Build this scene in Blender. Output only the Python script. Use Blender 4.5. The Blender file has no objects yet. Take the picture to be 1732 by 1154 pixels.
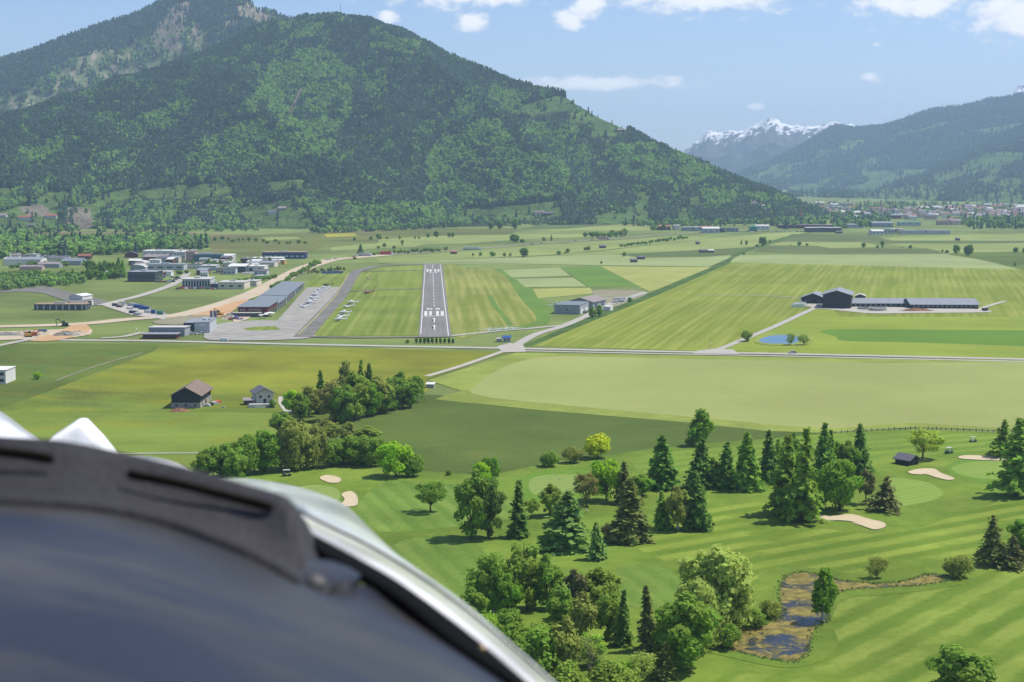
import bpy, bmesh, math, random
import numpy as np
from mathutils import Vector, Matrix
random.seed(7); RNG = np.random.default_rng(7)
R = math.radians
scn = bpy.context.scene
C = scn.collection

# ---------------------------------------------------------------- camera
CAMZ, FPX, CX, CY = 96.0, 2640.0, 866.0, 577.0
TH = math.atan(289.0 / FPX)                       # pitch below the horizon
camd = bpy.data.cameras.new('camera'); cam = bpy.data.objects.new('camera', camd); C.objects.link(cam)
cam.location = (0, 0, CAMZ); cam.rotation_euler = (math.pi / 2 - TH, 0, 0)
camd.sensor_width = 36; camd.lens = FPX / 1732 * 36; camd.clip_start = 0.05; camd.clip_end = 60000
camd.dof.use_dof = True; camd.dof.focus_distance = 900; camd.dof.aperture_fstop = 14
scn.camera = cam
# ---------------------------------------------------------------- light
SUN_EL, SUN_AZ = R(60), R(76)                      # azimuth clockwise from the view direction (+Y)
sund = bpy.data.lights.new('sun', 'SUN'); sund.energy = 4.6; sund.angle = R(0.5); sund.color = (1, 0.935, 0.83)
sun = bpy.data.objects.new('sun', sund); C.objects.link(sun)
sdir = Vector((math.sin(SUN_AZ) * math.cos(SUN_EL), math.cos(SUN_AZ) * math.cos(SUN_EL), math.sin(SUN_EL)))
sun.rotation_euler = (-sdir).to_track_quat('-Z', 'Y').to_euler(); sun.location = (0, 0, 900)
scn.view_settings.view_transform = 'Standard'; scn.view_settings.look = 'None'
scn.view_settings.exposure = 0.3; scn.view_settings.gamma = 1; scn.view_settings.use_curve_mapping = False
scn.render.engine = 'CYCLES'
scn.cycles.use_denoising = True
scn.cycles.max_bounces = 5; scn.cycles.diffuse_bounces = 2; scn.cycles.glossy_bounces = 2
scn.cycles.transmission_bounces = 4; scn.cycles.volume_bounces = 2; scn.cycles.transparent_max_bounces = 8
scn.cycles.caustics_reflective = False; scn.cycles.caustics_refractive = False

world = bpy.data.worlds.new('World'); scn.world = world; world.use_nodes = True
wt = world.node_tree; wt.nodes.clear()
def wn(t, **k):
    n = wt.nodes.new(t)
    for a, b in k.items(): setattr(n, a, b)
    return n
def wl(a, b): wt.links.new(a, b)
def wmath(op, a, b=None, clamp=False):
    n = wn('ShaderNodeMath', operation=op, use_clamp=clamp)
    for i, v in enumerate((a, b)):
        if v is None: continue
        if isinstance(v, (int, float)): n.inputs[i].default_value = v
        else: wl(v, n.inputs[i])
    return n.outputs[0]
sky = wn('ShaderNodeTexSky', sky_type='NISHITA', sun_disc=False, sun_elevation=SUN_EL, sun_rotation=SUN_AZ,
         altitude=760, air_density=1.0, dust_density=0.7, ozone_density=2.6)
tc = wn('ShaderNodeTexCoord'); sep = wn('ShaderNodeSeparateXYZ'); wl(tc.outputs['Generated'], sep.inputs[0])
yy = wmath('MAXIMUM', sep.outputs[1], 0.05)
uu = wmath('DIVIDE', sep.outputs[0], yy); vv = wmath('DIVIDE', sep.outputs[2], yy)
comb = wn('ShaderNodeCombineXYZ'); wl(uu, comb.inputs[0]); wl(vv, comb.inputs[1])
CLOUDS = [(770, -6, 210, 36), (1180, -6, 240, 52), (960, 42, 42, 26), (992, 16, 46, 42), (800, 42, 46, 24), (655, 34, 36, 16),
          (1530, 12, 150, 42), (1715, 28, 150, 66), (1463, 133, 30, 16), (1275, 181, 20, 8), (1005, 143, 230, 17),
          (1487, 192, 15, 5), (1472, 80, 12, 6), (1180, 158, 26, 5), (1465, 57, 22, 10), (15, -40, 60, 30), (1390, 140, 90, 4)]
blob = None
for (px, py, rx, ry) in CLOUDS:                    # cumulus puffs by direction of view from the valley
    s = wn('ShaderNodeVectorMath', operation='SUBTRACT'); wl(comb.outputs[0], s.inputs[0])
    s.inputs[1].default_value = ((px - CX) / FPX, (288 - py) / FPX, 0)
    m = wn('ShaderNodeVectorMath', operation='MULTIPLY'); wl(s.outputs[0], m.inputs[0])
    m.inputs[1].default_value = (FPX / rx, FPX / ry, 0)
    ln = wn('ShaderNodeVectorMath', operation='LENGTH'); wl(m.outputs[0], ln.inputs[0])
    b = wmath('SUBTRACT', 1.0, ln.outputs['Value'])
    b = wmath('MULTIPLY', b, {146: 0.6, 158: .4, 57: .4, 80: .5, 192: .55, 34: .6, 140: .12}.get(py, 1.0))
    blob = b if blob is None else wmath('MAXIMUM', blob, b)
front = wmath('GREATER_THAN', sep.outputs[1], 0.3)
blob = wmath('MAXIMUM', blob, -1.0)
mp = wn('ShaderNodeVectorMath', operation='MULTIPLY'); wl(comb.outputs[0], mp.inputs[0]); mp.inputs[1].default_value = (1, 1.6, 1)
nz = wn('ShaderNodeTexNoise'); nz.inputs['Scale'].default_value = 55; nz.inputs['Detail'].default_value = 7; nz.inputs['Roughness'].default_value = 0.58
wl(mp.outputs[0], nz.inputs['Vector'])
nf = wmath('MULTIPLY', wmath('SUBTRACT', nz.outputs[0], 0.5), 2.0)
val = wmath('ADD', blob, nf)
def wramp(v, lo, hi):
    n = wn('ShaderNodeMapRange', interpolation_type='SMOOTHSTEP'); wl(v, n.inputs[0])
    n.inputs[1].default_value = lo; n.inputs[2].default_value = hi; return n.outputs[0]
near = wmath('MULTIPLY', wmath('MULTIPLY', wramp(val, 0.12, 0.62), wramp(blob, -0.25, 0.15)), front)
gz = wn('ShaderNodeTexNoise'); gz.inputs['Scale'].default_value = 3.2; gz.inputs['Detail'].default_value = 6
wl(tc.outputs['Generated'], gz.inputs['Vector'])
gen = wmath('MULTIPLY', wramp(gz.outputs[0], 0.56, 0.68), wramp(sep.outputs[2], 0.2, 0.35))
alpha = wmath('MULTIPLY', wmath('MAXIMUM', near, gen), 0.92)
tint = wn('ShaderNodeMix', data_type='RGBA', blend_type='MULTIPLY'); tint.inputs[0].default_value = 1; wl(sky.outputs[0], tint.inputs[6]); tint.inputs[7].default_value = (0.86, 0.89, 1.03, 1)
bgs = wn('ShaderNodeBackground'); wl(tint.outputs[2], bgs.inputs[0]); bgs.inputs[1].default_value = 0.116
bgc = wn('ShaderNodeBackground'); bgc.inputs[1].default_value = 1.0
crmp = wn('ShaderNodeValToRGB'); crmp.color_ramp.elements[0].position = 0.3; crmp.color_ramp.elements[0].color = (0.72, 0.76, 0.84, 1)
crmp.color_ramp.elements[1].position = 0.8; crmp.color_ramp.elements[1].color = (1.0, 0.99, 0.98, 1)
wl(val, crmp.inputs[0]); wl(crmp.outputs[0], bgc.inputs[0])
mixw = wn('ShaderNodeMixShader'); wl(alpha, mixw.inputs[0]); wl(bgs.outputs[0], mixw.inputs[1]); wl(bgc.outputs[0], mixw.inputs[2])
wo = wn('ShaderNodeOutputWorld'); wl(mixw.outputs[0], wo.inputs[0])

# ---------------------------------------------------------------- survey helpers
CT, ST = math.cos(TH), math.sin(TH)
def ray(px, py):
    u, v = (px - CX) / FPX, (py - CY) / FPX
    return u, CT - v * ST, -ST - v * CT
def G(px, py, z=0.0):
    """point of the level valley floor seen at photo pixel px, py"""
    a, b, c = ray(px, py); k = (z - CAMZ) / c
    return Vector((a * k, b * k, z))
def A(px, py, d):
    """point at distance d metres in front of the eye"""
    a, b, c = ray(px, py); n = math.sqrt(a * a + b * b + c * c)
    return Vector((a * d / n, b * d / n, CAMZ + c * d / n))
def S(py):
    """metres per photo pixel for something standing on the floor at py"""
    g = G(CX, py); return (g.y * CT + CAMZ * ST) / FPX
def project(p):
    x, y, z = p[..., 0], p[..., 1], p[..., 2] - CAMZ
    dep = y * CT - z * ST; up = y * ST + z * CT
    return CX + FPX * x / dep, CY - FPX * up / dep, dep
def lin(c):
    return tuple(((v / 255) / 12.92 if v / 255 <= 0.04045 else ((v / 255 + 0.055) / 1.055) ** 2.4) for v in c)

# ---------------------------------------------------------------- object helpers
def tag(o, label=None, cat=None, group=None, kind=None):
    if label: o['label'] = label
    if cat: o['category'] = cat
    if group: o['group'] = group
    if kind: o['kind'] = kind
    return o
def link(name, mesh, parent=None):
    o = bpy.data.objects.new(name, mesh); C.objects.link(o)
    if parent is not None: o.parent = parent
    return o
def empty(name, loc=(0, 0, 0), rz=0.0):
    o = bpy.data.objects.new(name, None); C.objects.link(o); o.location = loc; o.rotation_euler = (0, 0, rz)
    o.empty_display_size = 0.5
    return o
def mesh_from(name, verts, faces, mats=None, fm=None, smooth=False):
    me = bpy.data.meshes.new(name); me.from_pydata([tuple(v) for v in verts], [], faces)
    if mats is not None:
        for m in (mats if isinstance(mats, (list, tuple)) else [mats]): me.materials.append(m)
    if fm is not None: me.polygons.foreach_set('material_index', fm)
    if smooth: me.polygons.foreach_set('use_smooth', [True] * len(me.polygons))
    me.update(); return me
def copy_tree(o, parent=None):
    c = o.copy(); C.objects.link(c); c.parent = parent
    for ch in o.children: copy_tree(ch, c)
    return c

# ---------------------------------------------------------------- material helpers
def new_mat(name):
    m = bpy.data.materials.new(name); m.use_nodes = True
    nt = m.node_tree; b = nt.nodes['Principled BSDF']; b.inputs['Specular IOR Level'].default_value = 0.25
    return m, nt, b
class NT:
    def __init__(s, nt): s.nt = nt
    def n(s, t, **k):
        x = s.nt.nodes.new(t)
        for a, b in k.items(): setattr(x, a, b)
        return x
    def l(s, a, b): s.nt.links.new(a, b)
    def set(s, inp, v):
        if v is None: return
        if hasattr(v, 'is_linked') or isinstance(v, bpy.types.NodeSocket): s.l(v, inp)
        else: inp.default_value = v
    def math(s, op, a, b=None, clamp=False):
        x = s.n('ShaderNodeMath', operation=op, use_clamp=clamp); s.set(x.inputs[0], a); s.set(x.inputs[1], b); return x.outputs[0]
    def noise(s, vec, scale, detail=4, rough=0.55, dist=0.0):
        x = s.n('ShaderNodeTexNoise'); s.l(vec, x.inputs['Vector']); x.inputs['Scale'].default_value = scale
        x.inputs['Detail'].default_value = detail; x.inputs['Roughness'].default_value = rough; x.inputs['Distortion'].default_value = dist
        return x.outputs[0]
    def mix(s, f, a, b, mode='MIX'):
        x = s.n('ShaderNodeMix', data_type='RGBA', blend_type=mode)
        s.set(x.inputs[0], f); 
        for i, v in ((6, a), (7, b)):
            if isinstance(v, tuple): v = (*v[:3], 1)
            s.set(x.inputs[i], v)
        return x.outputs[2]
    def ramp(s, v, lo, hi, a=0.0, b=1.0):
        x = s.n('ShaderNodeMapRange', interpolation_type='SMOOTHSTEP'); s.l(v, x.inputs[0])
        x.inputs[1].default_value = lo; x.inputs[2].default_value = hi; x.inputs[3].default_value = a; x.inputs[4].default_value = b
        return x.outputs[0]
    def pos(s, rot=0.0, scale=(1, 1, 1)):
        g = s.n('ShaderNodeNewGeometry'); m = s.n('ShaderNodeMapping', vector_type='POINT'); s.l(g.outputs['Position'], m.inputs[0])
        m.inputs['Rotation'].default_value = (0, 0, rot)
        if scale == (1, 1, 1): return m.outputs[0]
        k = s.n('ShaderNodeVectorMath', operation='MULTIPLY'); s.l(m.outputs[0], k.inputs[0]); k.inputs[1].default_value = scale
        return k.outputs[0]
MATS = {}
def flat_mat(name, col, rough=0.8, var=0.12, vscale=0.4, spec=0.25, metal=0.0, bump=0.0):
    """plain painted / mineral surface with a little blotchy wear"""
    if name in MATS: return MATS[name]
    m, nt, b = new_mat(name); q = NT(nt)
    tcn = q.n('ShaderNodeTexCoord')
    n1 = q.noise(tcn.outputs['Object'], vscale, 5, 0.6); n2 = q.noise(tcn.outputs['Object'], vscale * 7, 3, 0.6)
    f = q.math('ADD', q.math('MULTIPLY', n1, 0.65), q.math('MULTIPLY', n2, 0.35))
    f = q.ramp(f, 0.3, 0.7)
    lo = tuple(max(0, c * (1 - var)) for c in col); hi = tuple(min(1, c * (1 + var)) for c in col)
    q.l(q.mix(f, lo, hi), b.inputs['Base Color']); b.inputs['Roughness'].default_value = rough
    b.inputs['Specular IOR Level'].default_value = spec; b.inputs['Metallic'].default_value = metal
    if bump:
        bp = q.n('ShaderNodeBump'); bp.inputs['Strength'].default_value = bump; bp.inputs['Distance'].default_value = 0.05
        q.l(n2, bp.inputs['Height']); q.l(bp.outputs[0], b.inputs['Normal'])
    MATS[name] = m; return m
def field_mat(name, c1, c2, along=None, period=8.0, contrast=1.0, blot=0.25, blot_scale=0.012, flower=None, fine=0.10, sharp=0.35, wob=0.6, patch=None, spot=None, reg=0.6):
    """grass: mowing swaths across `along` (two photo points), blotches, streaks, optional flower colour"""
    if name in MATS: return MATS[name]
    m, nt, b = new_mat(name); q = NT(nt)
    ang = 0.0
    if along:
        p0, p1 = G(*along[0]), G(*along[1]); ang = math.atan2(p1.y - p0.y, p1.x - p0.x)
    pr = q.pos(-ang); sp = q.n('ShaderNodeSeparateXYZ'); q.l(pr, sp.inputs[0])
    pw = q.pos()
    big = q.noise(pw, blot_scale, 5, 0.55); mid = q.noise(pw, blot_scale * 6, 4, 0.6); tiny = q.noise(pw, 0.55, 5, 0.72)
    if along:
        st = q.pos(-ang + 0.004, (0.004, 0.9 / period, 1)); streak = q.noise(st, 1.0, 4, 0.65); env = q.ramp(q.noise(pw, blot_scale * 1.7, 3, 0.5), 0.3, 0.62, 0.55, 1.0)
        off = q.math('MULTIPLY', q.math('SUBTRACT', mid, 0.5), wob * 5)
        ph = q.math('MULTIPLY', q.math('ADD', sp.outputs[1], off), 2 * math.pi / period)
        w = q.ramp(q.math('SINE', ph), -sharp, sharp)
        w = q.math('ADD', q.math('MULTIPLY', q.math('MULTIPLY', w, env), reg * contrast), q.math('MULTIPLY', q.math('SUBTRACT', streak, 0.45), (2.1 - reg) * contrast))
        w = q.math('ADD', w, q.math('MULTIPLY', q.math('SUBTRACT', 1.0, contrast), 0.4), clamp=True)
    else:
        w = q.ramp(mid, 0.3, 0.7)
    col = q.mix(w, c1, c2)
    if patch:
        pc, lo, hi, psc = patch
        col = q.mix(q.ramp(q.noise(pw, psc, 5, 0.6), lo, hi), col, pc)
    if flower:
        fc, lo, hi = flower
        fst = q.pos(0.25, (0.02, 0.045, 1)); fn = q.noise(fst, 1.0, 6, 0.68, 0.6)
        fn = q.math('ADD', q.math('MULTIPLY', fn, 0.75), q.math('MULTIPLY', tiny, 0.25))
        col = q.mix(q.ramp(fn, lo, hi), col, fc)
        if spot:                                     # flowers crowd together in one soft-edged part of the meadow
            sp2 = q.n('ShaderNodeSeparateXYZ'); q.l(pw, sp2.inputs[0]); g0 = G(*spot[0])
            dx = q.math('MULTIPLY', q.math('SUBTRACT', sp2.outputs[0], g0.x), 1 / spot[1]); dy = q.math('MULTIPLY', q.math('SUBTRACT', sp2.outputs[1], g0.y), 1 / spot[2])
            rr = q.math('ADD', q.math('ADD', q.math('MULTIPLY', dx, dx), q.math('MULTIPLY', dy, dy)), q.math('MULTIPLY', q.math('SUBTRACT', mid, 0.5), 1.2))
            col = q.mix(q.math('MULTIPLY', q.ramp(rr, 1.15, 0.2), q.ramp(fn, lo - .16, hi - .12, .3, 1.0)), col, fc)
    br = q.math('ADD', q.ramp(big, 0.3, 0.7, 1 - blot, 1 + blot * 0.6), q.math('MULTIPLY', q.math('SUBTRACT', tiny, 0.5), fine * 6))
    hs = q.n('ShaderNodeHueSaturation'); q.l(col, hs.inputs['Color']); q.l(br, hs.inputs['Value'])
    hs.inputs['Saturation'].default_value = 0.95
    q.l(hs.outputs[0], b.inputs['Base Color']); b.inputs['Roughness'].default_value = 0.95; b.inputs['Specular IOR Level'].default_value = 0.06
    MATS[name] = m; return m
# ================================================================ terrain
def D(r, g, b, k=1.5):
    """albedo that shows about this sRGB value on sunlit level ground"""
    return tuple(v / k for v in lin((r, g, b)))
_T = RNG.random((256, 256))
def vnoise(x, y):
    xi = np.floor(x).astype(int); yi = np.floor(y).astype(int); fx = x - xi; fy = y - yi
    fx = fx * fx * (3 - 2 * fx); fy = fy * fy * (3 - 2 * fy)
    a = _T[xi % 256, yi % 256]; b = _T[(xi + 1) % 256, yi % 256]; c = _T[xi % 256, (yi + 1) % 256]; d = _T[(xi + 1) % 256, (yi + 1) % 256]
    return (a * (1 - fx) + b * fx) * (1 - fy) + (c * (1 - fx) + d * fx) * fy
def fbm(x, y, o=5, ridged=False):
    s = 0; a = 0.5; t = 0
    for i in range(o):
        n = vnoise(x + 17.3 * i, y + 9.1 * i)
        if ridged: n = 1 - np.abs(2 * n - 1)
        s = s + a * n; t += a; a *= 0.5; x = x * 2.03; y = y * 2.03
    return s / t
def inpoly(px, py, poly):
    r = np.zeros(px.shape, bool); n = len(poly); j = n - 1
    for i in range(n):
        xi, yi = poly[i]; xj, yj = poly[j]
        c = ((yi > py) != (yj > py)) & (px < (xj - xi) * (py - yi) / (yj - yi + 1e-9) + xi); r ^= c; j = i
    return r
def anypoly(px, py, polys, wob=0.0):
    r = np.zeros(px.shape, bool)
    if wob:
        px = px + (fbm(px / 40 + 5, py / 40, 3) - 0.5) * wob * 2; py = py + (fbm(px / 40 + 91, py / 40, 3) - 0.5) * wob
    for p in polys: r |= inpoly(px, py, p)
    return r
class Layer: pass
def mountain(name, ctl, cols, rows, amp, prof, seed, colour_fn, mat, back=0.35, ridge_noise=3.0, canopy=0.0):
    """slope rising from a foot line to a crest; ctl rows: photo px of the bearing, photo py of the crest, crest distance, foot distance"""
    ctl = np.array(ctl, float)
    px = np.linspace(ctl[0, 0], ctl[-1, 0], cols)
    def itp(k):
        v = np.interp(px, ctl[:, 0], ctl[:, k]); w = max(3, int(cols / 60)); ker = np.ones(w) / w
        return np.convolve(np.pad(v, w, mode='edge'), ker, 'same')[w:-w]
    cpy, cd, fd = np.interp(px, ctl[:, 0], ctl[:, 1]), itp(2), itp(3)
    rn = (fbm(px / 26 + seed, px * 0 + seed, 4) - 0.5) * ridge_noise
    H = np.maximum((288 - cpy + rn) / FPX * cd + CAMZ - canopy, 2.0)
    t = np.concatenate([np.linspace(0, 1, rows), 1 + np.linspace(0, back, 10)[1:]])
    PX, T = np.meshgrid(px, t, indexing='ij')
    Dd = fd[:, None] + (cd - fd)[:, None] * T
    X = (PX - CX) / FPX * Dd; Y = Dd
    tt = np.minimum(T, 1)
    base = H[:, None] * (0.72 * tt ** prof + 0.28 * (np.sin((tt - 0.5) * math.pi) * 0.5 + 0.5))
    drop = np.maximum(T - 1, 0); base = base * (1 - 1.2 * drop)
    nz = fbm(X / 520 + Y / 900 + seed, Y / 1500 - X / 2600 + seed, 5, True) - 0.62; nz2 = fbm(X / 130 + seed, Y / 170, 4) - 0.5
    env = np.sin(np.clip(tt, 0, 1) * math.pi) ** 0.8
    Z = base + (nz * amp + nz2 * amp * 0.35) * env * np.clip(H[:, None] / 250, 0.1, 1.3)
    Z[:, 0] = -12.0
    Z = np.where(T < 0.04, np.minimum(Z, base), Z)
    L = Layer(); L.P = np.stack([X, Y, Z], -1); L.px, L.py, L.dep = project(L.P); L.T = T; L.rows = rows
    n, mrow = L.T.shape
    idx = np.arange(n * mrow).reshape(n, mrow)
    F = np.stack([idx[:-1, :-1], idx[1:, :-1], idx[1:, 1:], idx[:-1, 1:]], -1).reshape(-1, 4)
    me = bpy.data.meshes.new(name); me.from_pydata(L.P.reshape(-1, 3).tolist(), [], F.tolist())
    col = colour_fn(L); ca = me.color_attributes.new('ground', 'FLOAT_COLOR', 'POINT')
    ca.data.foreach_set('color', np.concatenate([col, np.ones(col.shape[:2] + (1,))], -1).reshape(-1).astype(np.float32))
    me.materials.append(mat); me.polygons.foreach_set('use_smooth', [True] * len(me.polygons))
    o = link(name, me); tag(o, kind='structure'); L.obj = o
    return L
def on_slope(L, px, py):
    """point of a mountain side seen at px, py (nearest surface from the camera)"""
    d = np.hypot(L.px - px, (L.py - py)) + (L.T > 1.0) * 1e4
    i, j = np.unravel_index(np.argmin(d), d.shape); return Vector(L.P[i, j])
# terrain material: the ground colours are vertex data, broken up by noise
m_terr, nt_, b_ = new_mat('mountain_ground'); q = NT(nt_)
at = q.n('ShaderNodeVertexColor'); at.layer_name = 'ground'; pw = q.pos()
v_ = q.math('ADD', q.ramp(q.noise(pw, 0.012, 6, 0.65), 0.3, 0.7, 0.65, 1.2), q.math('MULTIPLY', q.math('SUBTRACT', q.noise(pw, 0.08, 4, 0.7), 0.5), 0.6))
hs = q.n('ShaderNodeHueSaturation'); q.l(at.outputs[0], hs.inputs['Color']); q.l(v_, hs.inputs['Value'])
q.l(hs.outputs[0], b_.inputs['Base Color']); b_.inputs['Roughness'].default_value = 1; b_.inputs['Specular IOR Level'].default_value = 0.03
bp = q.n('ShaderNodeBump'); bp.inputs['Strength'].default_value = 0.9; bp.inputs['Distance'].default_value = 22
q.l(q.noise(pw, 0.035, 6, 0.7), bp.inputs['Height']); q.l(bp.outputs[0], b_.inputs['Normal'])

MEADOWS = [[(59, 336), (80, 328), (114, 321), (122, 330), (118, 343), (66, 356)],
           [(104, 383), (130, 352), (149, 336), (190, 325), (229, 318), (222, 336), (175, 348), (150, 383)],
           [(236, 324), (300, 312), (392, 308), (399, 329), (298, 335), (240, 336)], [(454, 306), (517, 301), (510, 319), (458, 321)],
           [(400, 352), (440, 344), (503, 334), (487, 350), (416, 363)], [(-60, 372), (35, 348), (104, 357), (104, 386), (-60, 386)],
           [(972, 182), (990, 184), (1020, 196), (1066, 219), (1055, 229), (996, 232), (1000, 208), (951, 210), (961, 198)],
           [(777, 352), (878, 346), (944, 338), (958, 366), (870, 374), (770, 374)], [(1006, 364), (1069, 349), (1100, 346), (1100, 380), (1010, 378)],
           [(1078, 324), (1108, 322), (1092, 345), (1078, 358)], [(1148, 352), (1166, 348), (1176, 372), (1148, 374)],
           [(880, 178), (945, 162), (985, 176), (960, 186), (900, 196)], [(405, 380), (470, 352), (520, 352), (540, 384), (400, 390)],
           [(-60, 318), (25, 316), (20, 326), (-60, 332)], [(1165, 332), (1190, 330), (1186, 344), (1166, 346)]]
LEAFY = [[(400, 215), (425, 150), (480, 95), (545, 85), (600, 130), (585, 200), (560, 265), (430, 292), (330, 300), (305, 262), (370, 235)],
         [(712, 352), (720, 280), (745, 215), (780, 160), (830, 190), (880, 260), (955, 275), (975, 335), (800, 348)],
         [(1030, 255), (1100, 245), (1190, 270), (1250, 305), (1150, 318), (1060, 304), (1010, 282)],
         [(150, 350), (340, 335), (440, 345), (450, 392), (150, 392)], [(490, 338), (620, 352), (740, 345), (760, 392), (520, 392)],
         [(610, 130), (660, 135), (650, 165), (612, 165)], [(160, 265), (240, 262), (225, 300), (150, 305)], [(-60, 330), (60, 320), (50, 352), (-60, 372)],
         [(620, 55), (720, 78), (700, 100), (600, 80)], [(470, 40), (560, 45), (540, 70), (470, 75)], [(840, 150), (900, 165), (880, 200), (820, 190)], [(235, 205), (320, 170), (330, 200), (250, 240)], [(30, 250), (120, 235), (110, 265), (30, 285)], [(870, 205), (1000, 220), (950, 262), (880, 250)], [(1180, 320), (1330, 335), (1380, 352), (1180, 352)]]
BARE = [[(610, 205), (680, 196), (740, 200), (740, 203), (680, 199), (610, 208)], [(845, 212), (900, 204), (960, 196), (960, 199), (900, 208), (846, 216)], [(720, 306), (790, 300), (870, 306), (870, 309), (790, 303), (720, 310)], [(640, 62), (700, 82), (705, 96), (700, 96), (694, 84), (640, 65)], [(1030, 262), (1080, 258), (1130, 270), (1130, 273), (1080, 261), (1030, 265)], [(752, 150), (756, 150), (776, 200), (771, 200)], [(484, 195), (500, 165), (512, 138), (518, 142), (505, 172), (490, 196)], [(732, 318), (740, 320), (739, 333), (733, 330)], [(440, 250), (448, 250), (444, 262)],
        [(690, 315), (703, 310), (700, 316), (685, 322)], [(115, 350), (150, 352), (160, 385), (110, 388)], [(30, 350), (70, 345), (90, 362), (50, 368)]]
SCAR = [[(258, 62), (268, 40), (300, 5), (325, 2), (318, 25), (303, 60), (296, 88), (272, 80)], [(398, 10), (428, 2), (446, 24), (475, 32), (440, 40), (405, 26)], [(320, 55), (336, 35), (338, 50), (324, 78)],
        [(185, 105), (196, 110), (190, 128), (184, 122)], [(118, 150), (128, 152), (124, 172), (117, 168)], [(80, 180), (88, 178), (86, 188)], [(6, 195), (34, 182), (36, 190), (12, 206)], [(378, 38), (408, 34), (404, 42), (380, 46)]]
BOWL = [[(-60, 205), (60, 140), (125, 100), (170, 82), (215, 80), (260, 60), (320, 40), (345, 60), (345, 100), (180, 185), (60, 232), (-60, 260)]]
C_MEADOW, C_FOREST, C_LEAF, C_ROCK = (0.10, 0.17, 0.045), (0.045, 0.07, 0.03), (0.075, 0.125, 0.035), (0.24, 0.21, 0.16)
def blend(base, mask, c):
    base[mask] = c; return base
def col_front(L):
    c = np.tile(np.array(C_FOREST), L.T.shape + (1,)).astype(float)
    blend(c, anypoly(L.px, L.py, LEAFY, 14), C_LEAF); blend(c, anypoly(L.px, L.py, MEADOWS, 5), C_MEADOW); blend(c, anypoly(L.px, L.py, BARE, 3), C_ROCK)
    return c
def col_rear(L):
    c = np.tile(np.array(C_FOREST), L.T.shape + (1,)).astype(float)
    b = anypoly(L.px, L.py, BOWL, 14); blend(c, b, (0.17, 0.22, 0.09))
    blend(c, b & (fbm(L.px / 5, L.py / 16, 4) > 0.58), (0.32, 0.29, 0.19))
    blend(c, anypoly(L.px, L.py, SCAR, 5), (0.25, 0.225, 0.15)); return c
def col_right(L):
    c = np.tile(np.array(C_FOREST), L.T.shape + (1,)).astype(float)
    n = fbm(L.px / 60 + L.py / 22, L.py / 14 + 3, 4); h = np.clip((345 - L.py) / 150, 0, 1)
    blend(c, (n > 0.46 + 0.22 * h) & (L.T < 0.75), C_MEADOW)
    blend(c, anypoly(L.px, L.py, RMEADOW, 6), C_MEADOW); return c
def col_snow(L):
    c = np.tile(np.array((0.12, 0.13, 0.13)), L.T.shape + (1,)).astype(float)
    n = fbm(L.px / 9 + L.py / 13, L.py / 5, 5, True)
    blend(c, (L.T > 0.6) & (n + (L.T - 0.85) * 1.5 > 0.66), (0.9, 0.92, 0.94))
    blend(c, L.T < 0.55, (0.06, 0.085, 0.06)); return c
RMEADOW = [[(1380, 305), (1430, 292), (1420, 300), (1390, 312)], [(1440, 328), (1490, 305), (1500, 302), (1490, 318), (1452, 334)], [(1545, 335), (1590, 328), (1580, 340), (1550, 345)],
           [(1612, 280), (1680, 272), (1732, 255), (1732, 268), (1690, 282), (1630, 290)], [(1570, 300), (1640, 288), (1620, 300), (1590, 312)], [(1660, 345), (1700, 322), (1732, 312), (1732, 352), (1660, 352)],
           [(1360, 322), (1385, 320), (1382, 332), (1360, 334)], [(1470, 340), (1530, 326), (1530, 345), (1470, 348)]]
mF = mountain('mountain_slope', [(-330, 285, 3300, 2250), (-150, 255, 3350, 2400), (0, 206, 3400, 2520), (150, 158, 3450, 2560), (250, 126, 3500, 2580), (347, 93, 3600, 2580), (430, 52, 3750, 2580), (455, 40, 3800, 2580),
    (500, 36, 3850, 2560), (520, 30, 3860, 2560), (570, 27, 3850, 2560), (640, 42, 3800, 2570), (700, 61, 3750, 2600), (760, 93, 3700, 2640), (830, 121, 3640, 2680), (880, 141, 3600, 2720), (945, 152, 3540, 2750),
    (975, 173, 3500, 2760), (1000, 187, 3480, 2770), (1065, 215, 3420, 2780), (1100, 237, 3380, 2790), (1170, 264, 3330, 2790), (1230, 293, 3290, 2800), (1290, 314, 3250, 2830), (1340, 332, 3220, 2880), (1375, 347, 3200, 2960), (1400, 362, 3190, 3050)],
    320, 110, 150, 1.05, 3.0, col_front, m_terr, ridge_noise=6, canopy=11)
mR = mountain('mountain_peak', [(-420, 250, 5000, 3500), (-200, 170, 5100, 3600), (0, 106, 5200, 3600), (60, 88, 5200, 3600), (130, 60, 5200, 3600), (215, 34, 5200, 3600), (250, 20, 5200, 3600), (290, 2, 5200, 3600), (320, -12, 5200, 3600), (380, -22, 5150, 3600), (415, -16, 5100, 3600),
    (430, 2, 5080, 3600), (448, 16, 5060, 3600), (480, 29, 5050, 3600), (520, 40, 5000, 3600), (620, 85, 5000, 3600)], 200, 80, 90, 1.1, 11.0, col_rear, m_terr, ridge_noise=5, canopy=12)
mS = mountain('snowy_range', [(1060, 290, 11200, 9900), (1120, 268, 11200, 9900), (1165, 251, 11200, 9900), (1195, 228, 11200, 9900), (1225, 226, 11200, 9900), (1250, 217, 11200, 9900), (1268, 211, 11200, 9900), (1290, 206, 11200, 9900), (1330, 211, 11200, 9900), (1370, 213, 11200, 9900), (1420, 213, 11200, 9900), (1460, 216, 11200, 9900), (1500, 214, 11200, 9900),
    (1560, 205, 11200, 9900), (1640, 190, 11200, 9900), (1690, 166, 11200, 9900), (1712, 150, 11200, 9900), (1740, 142, 11200, 9900), (1850, 120, 11200, 9900)], 260, 60, 150, 1.2, 21.0, col_snow, m_terr, ridge_noise=24)
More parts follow.
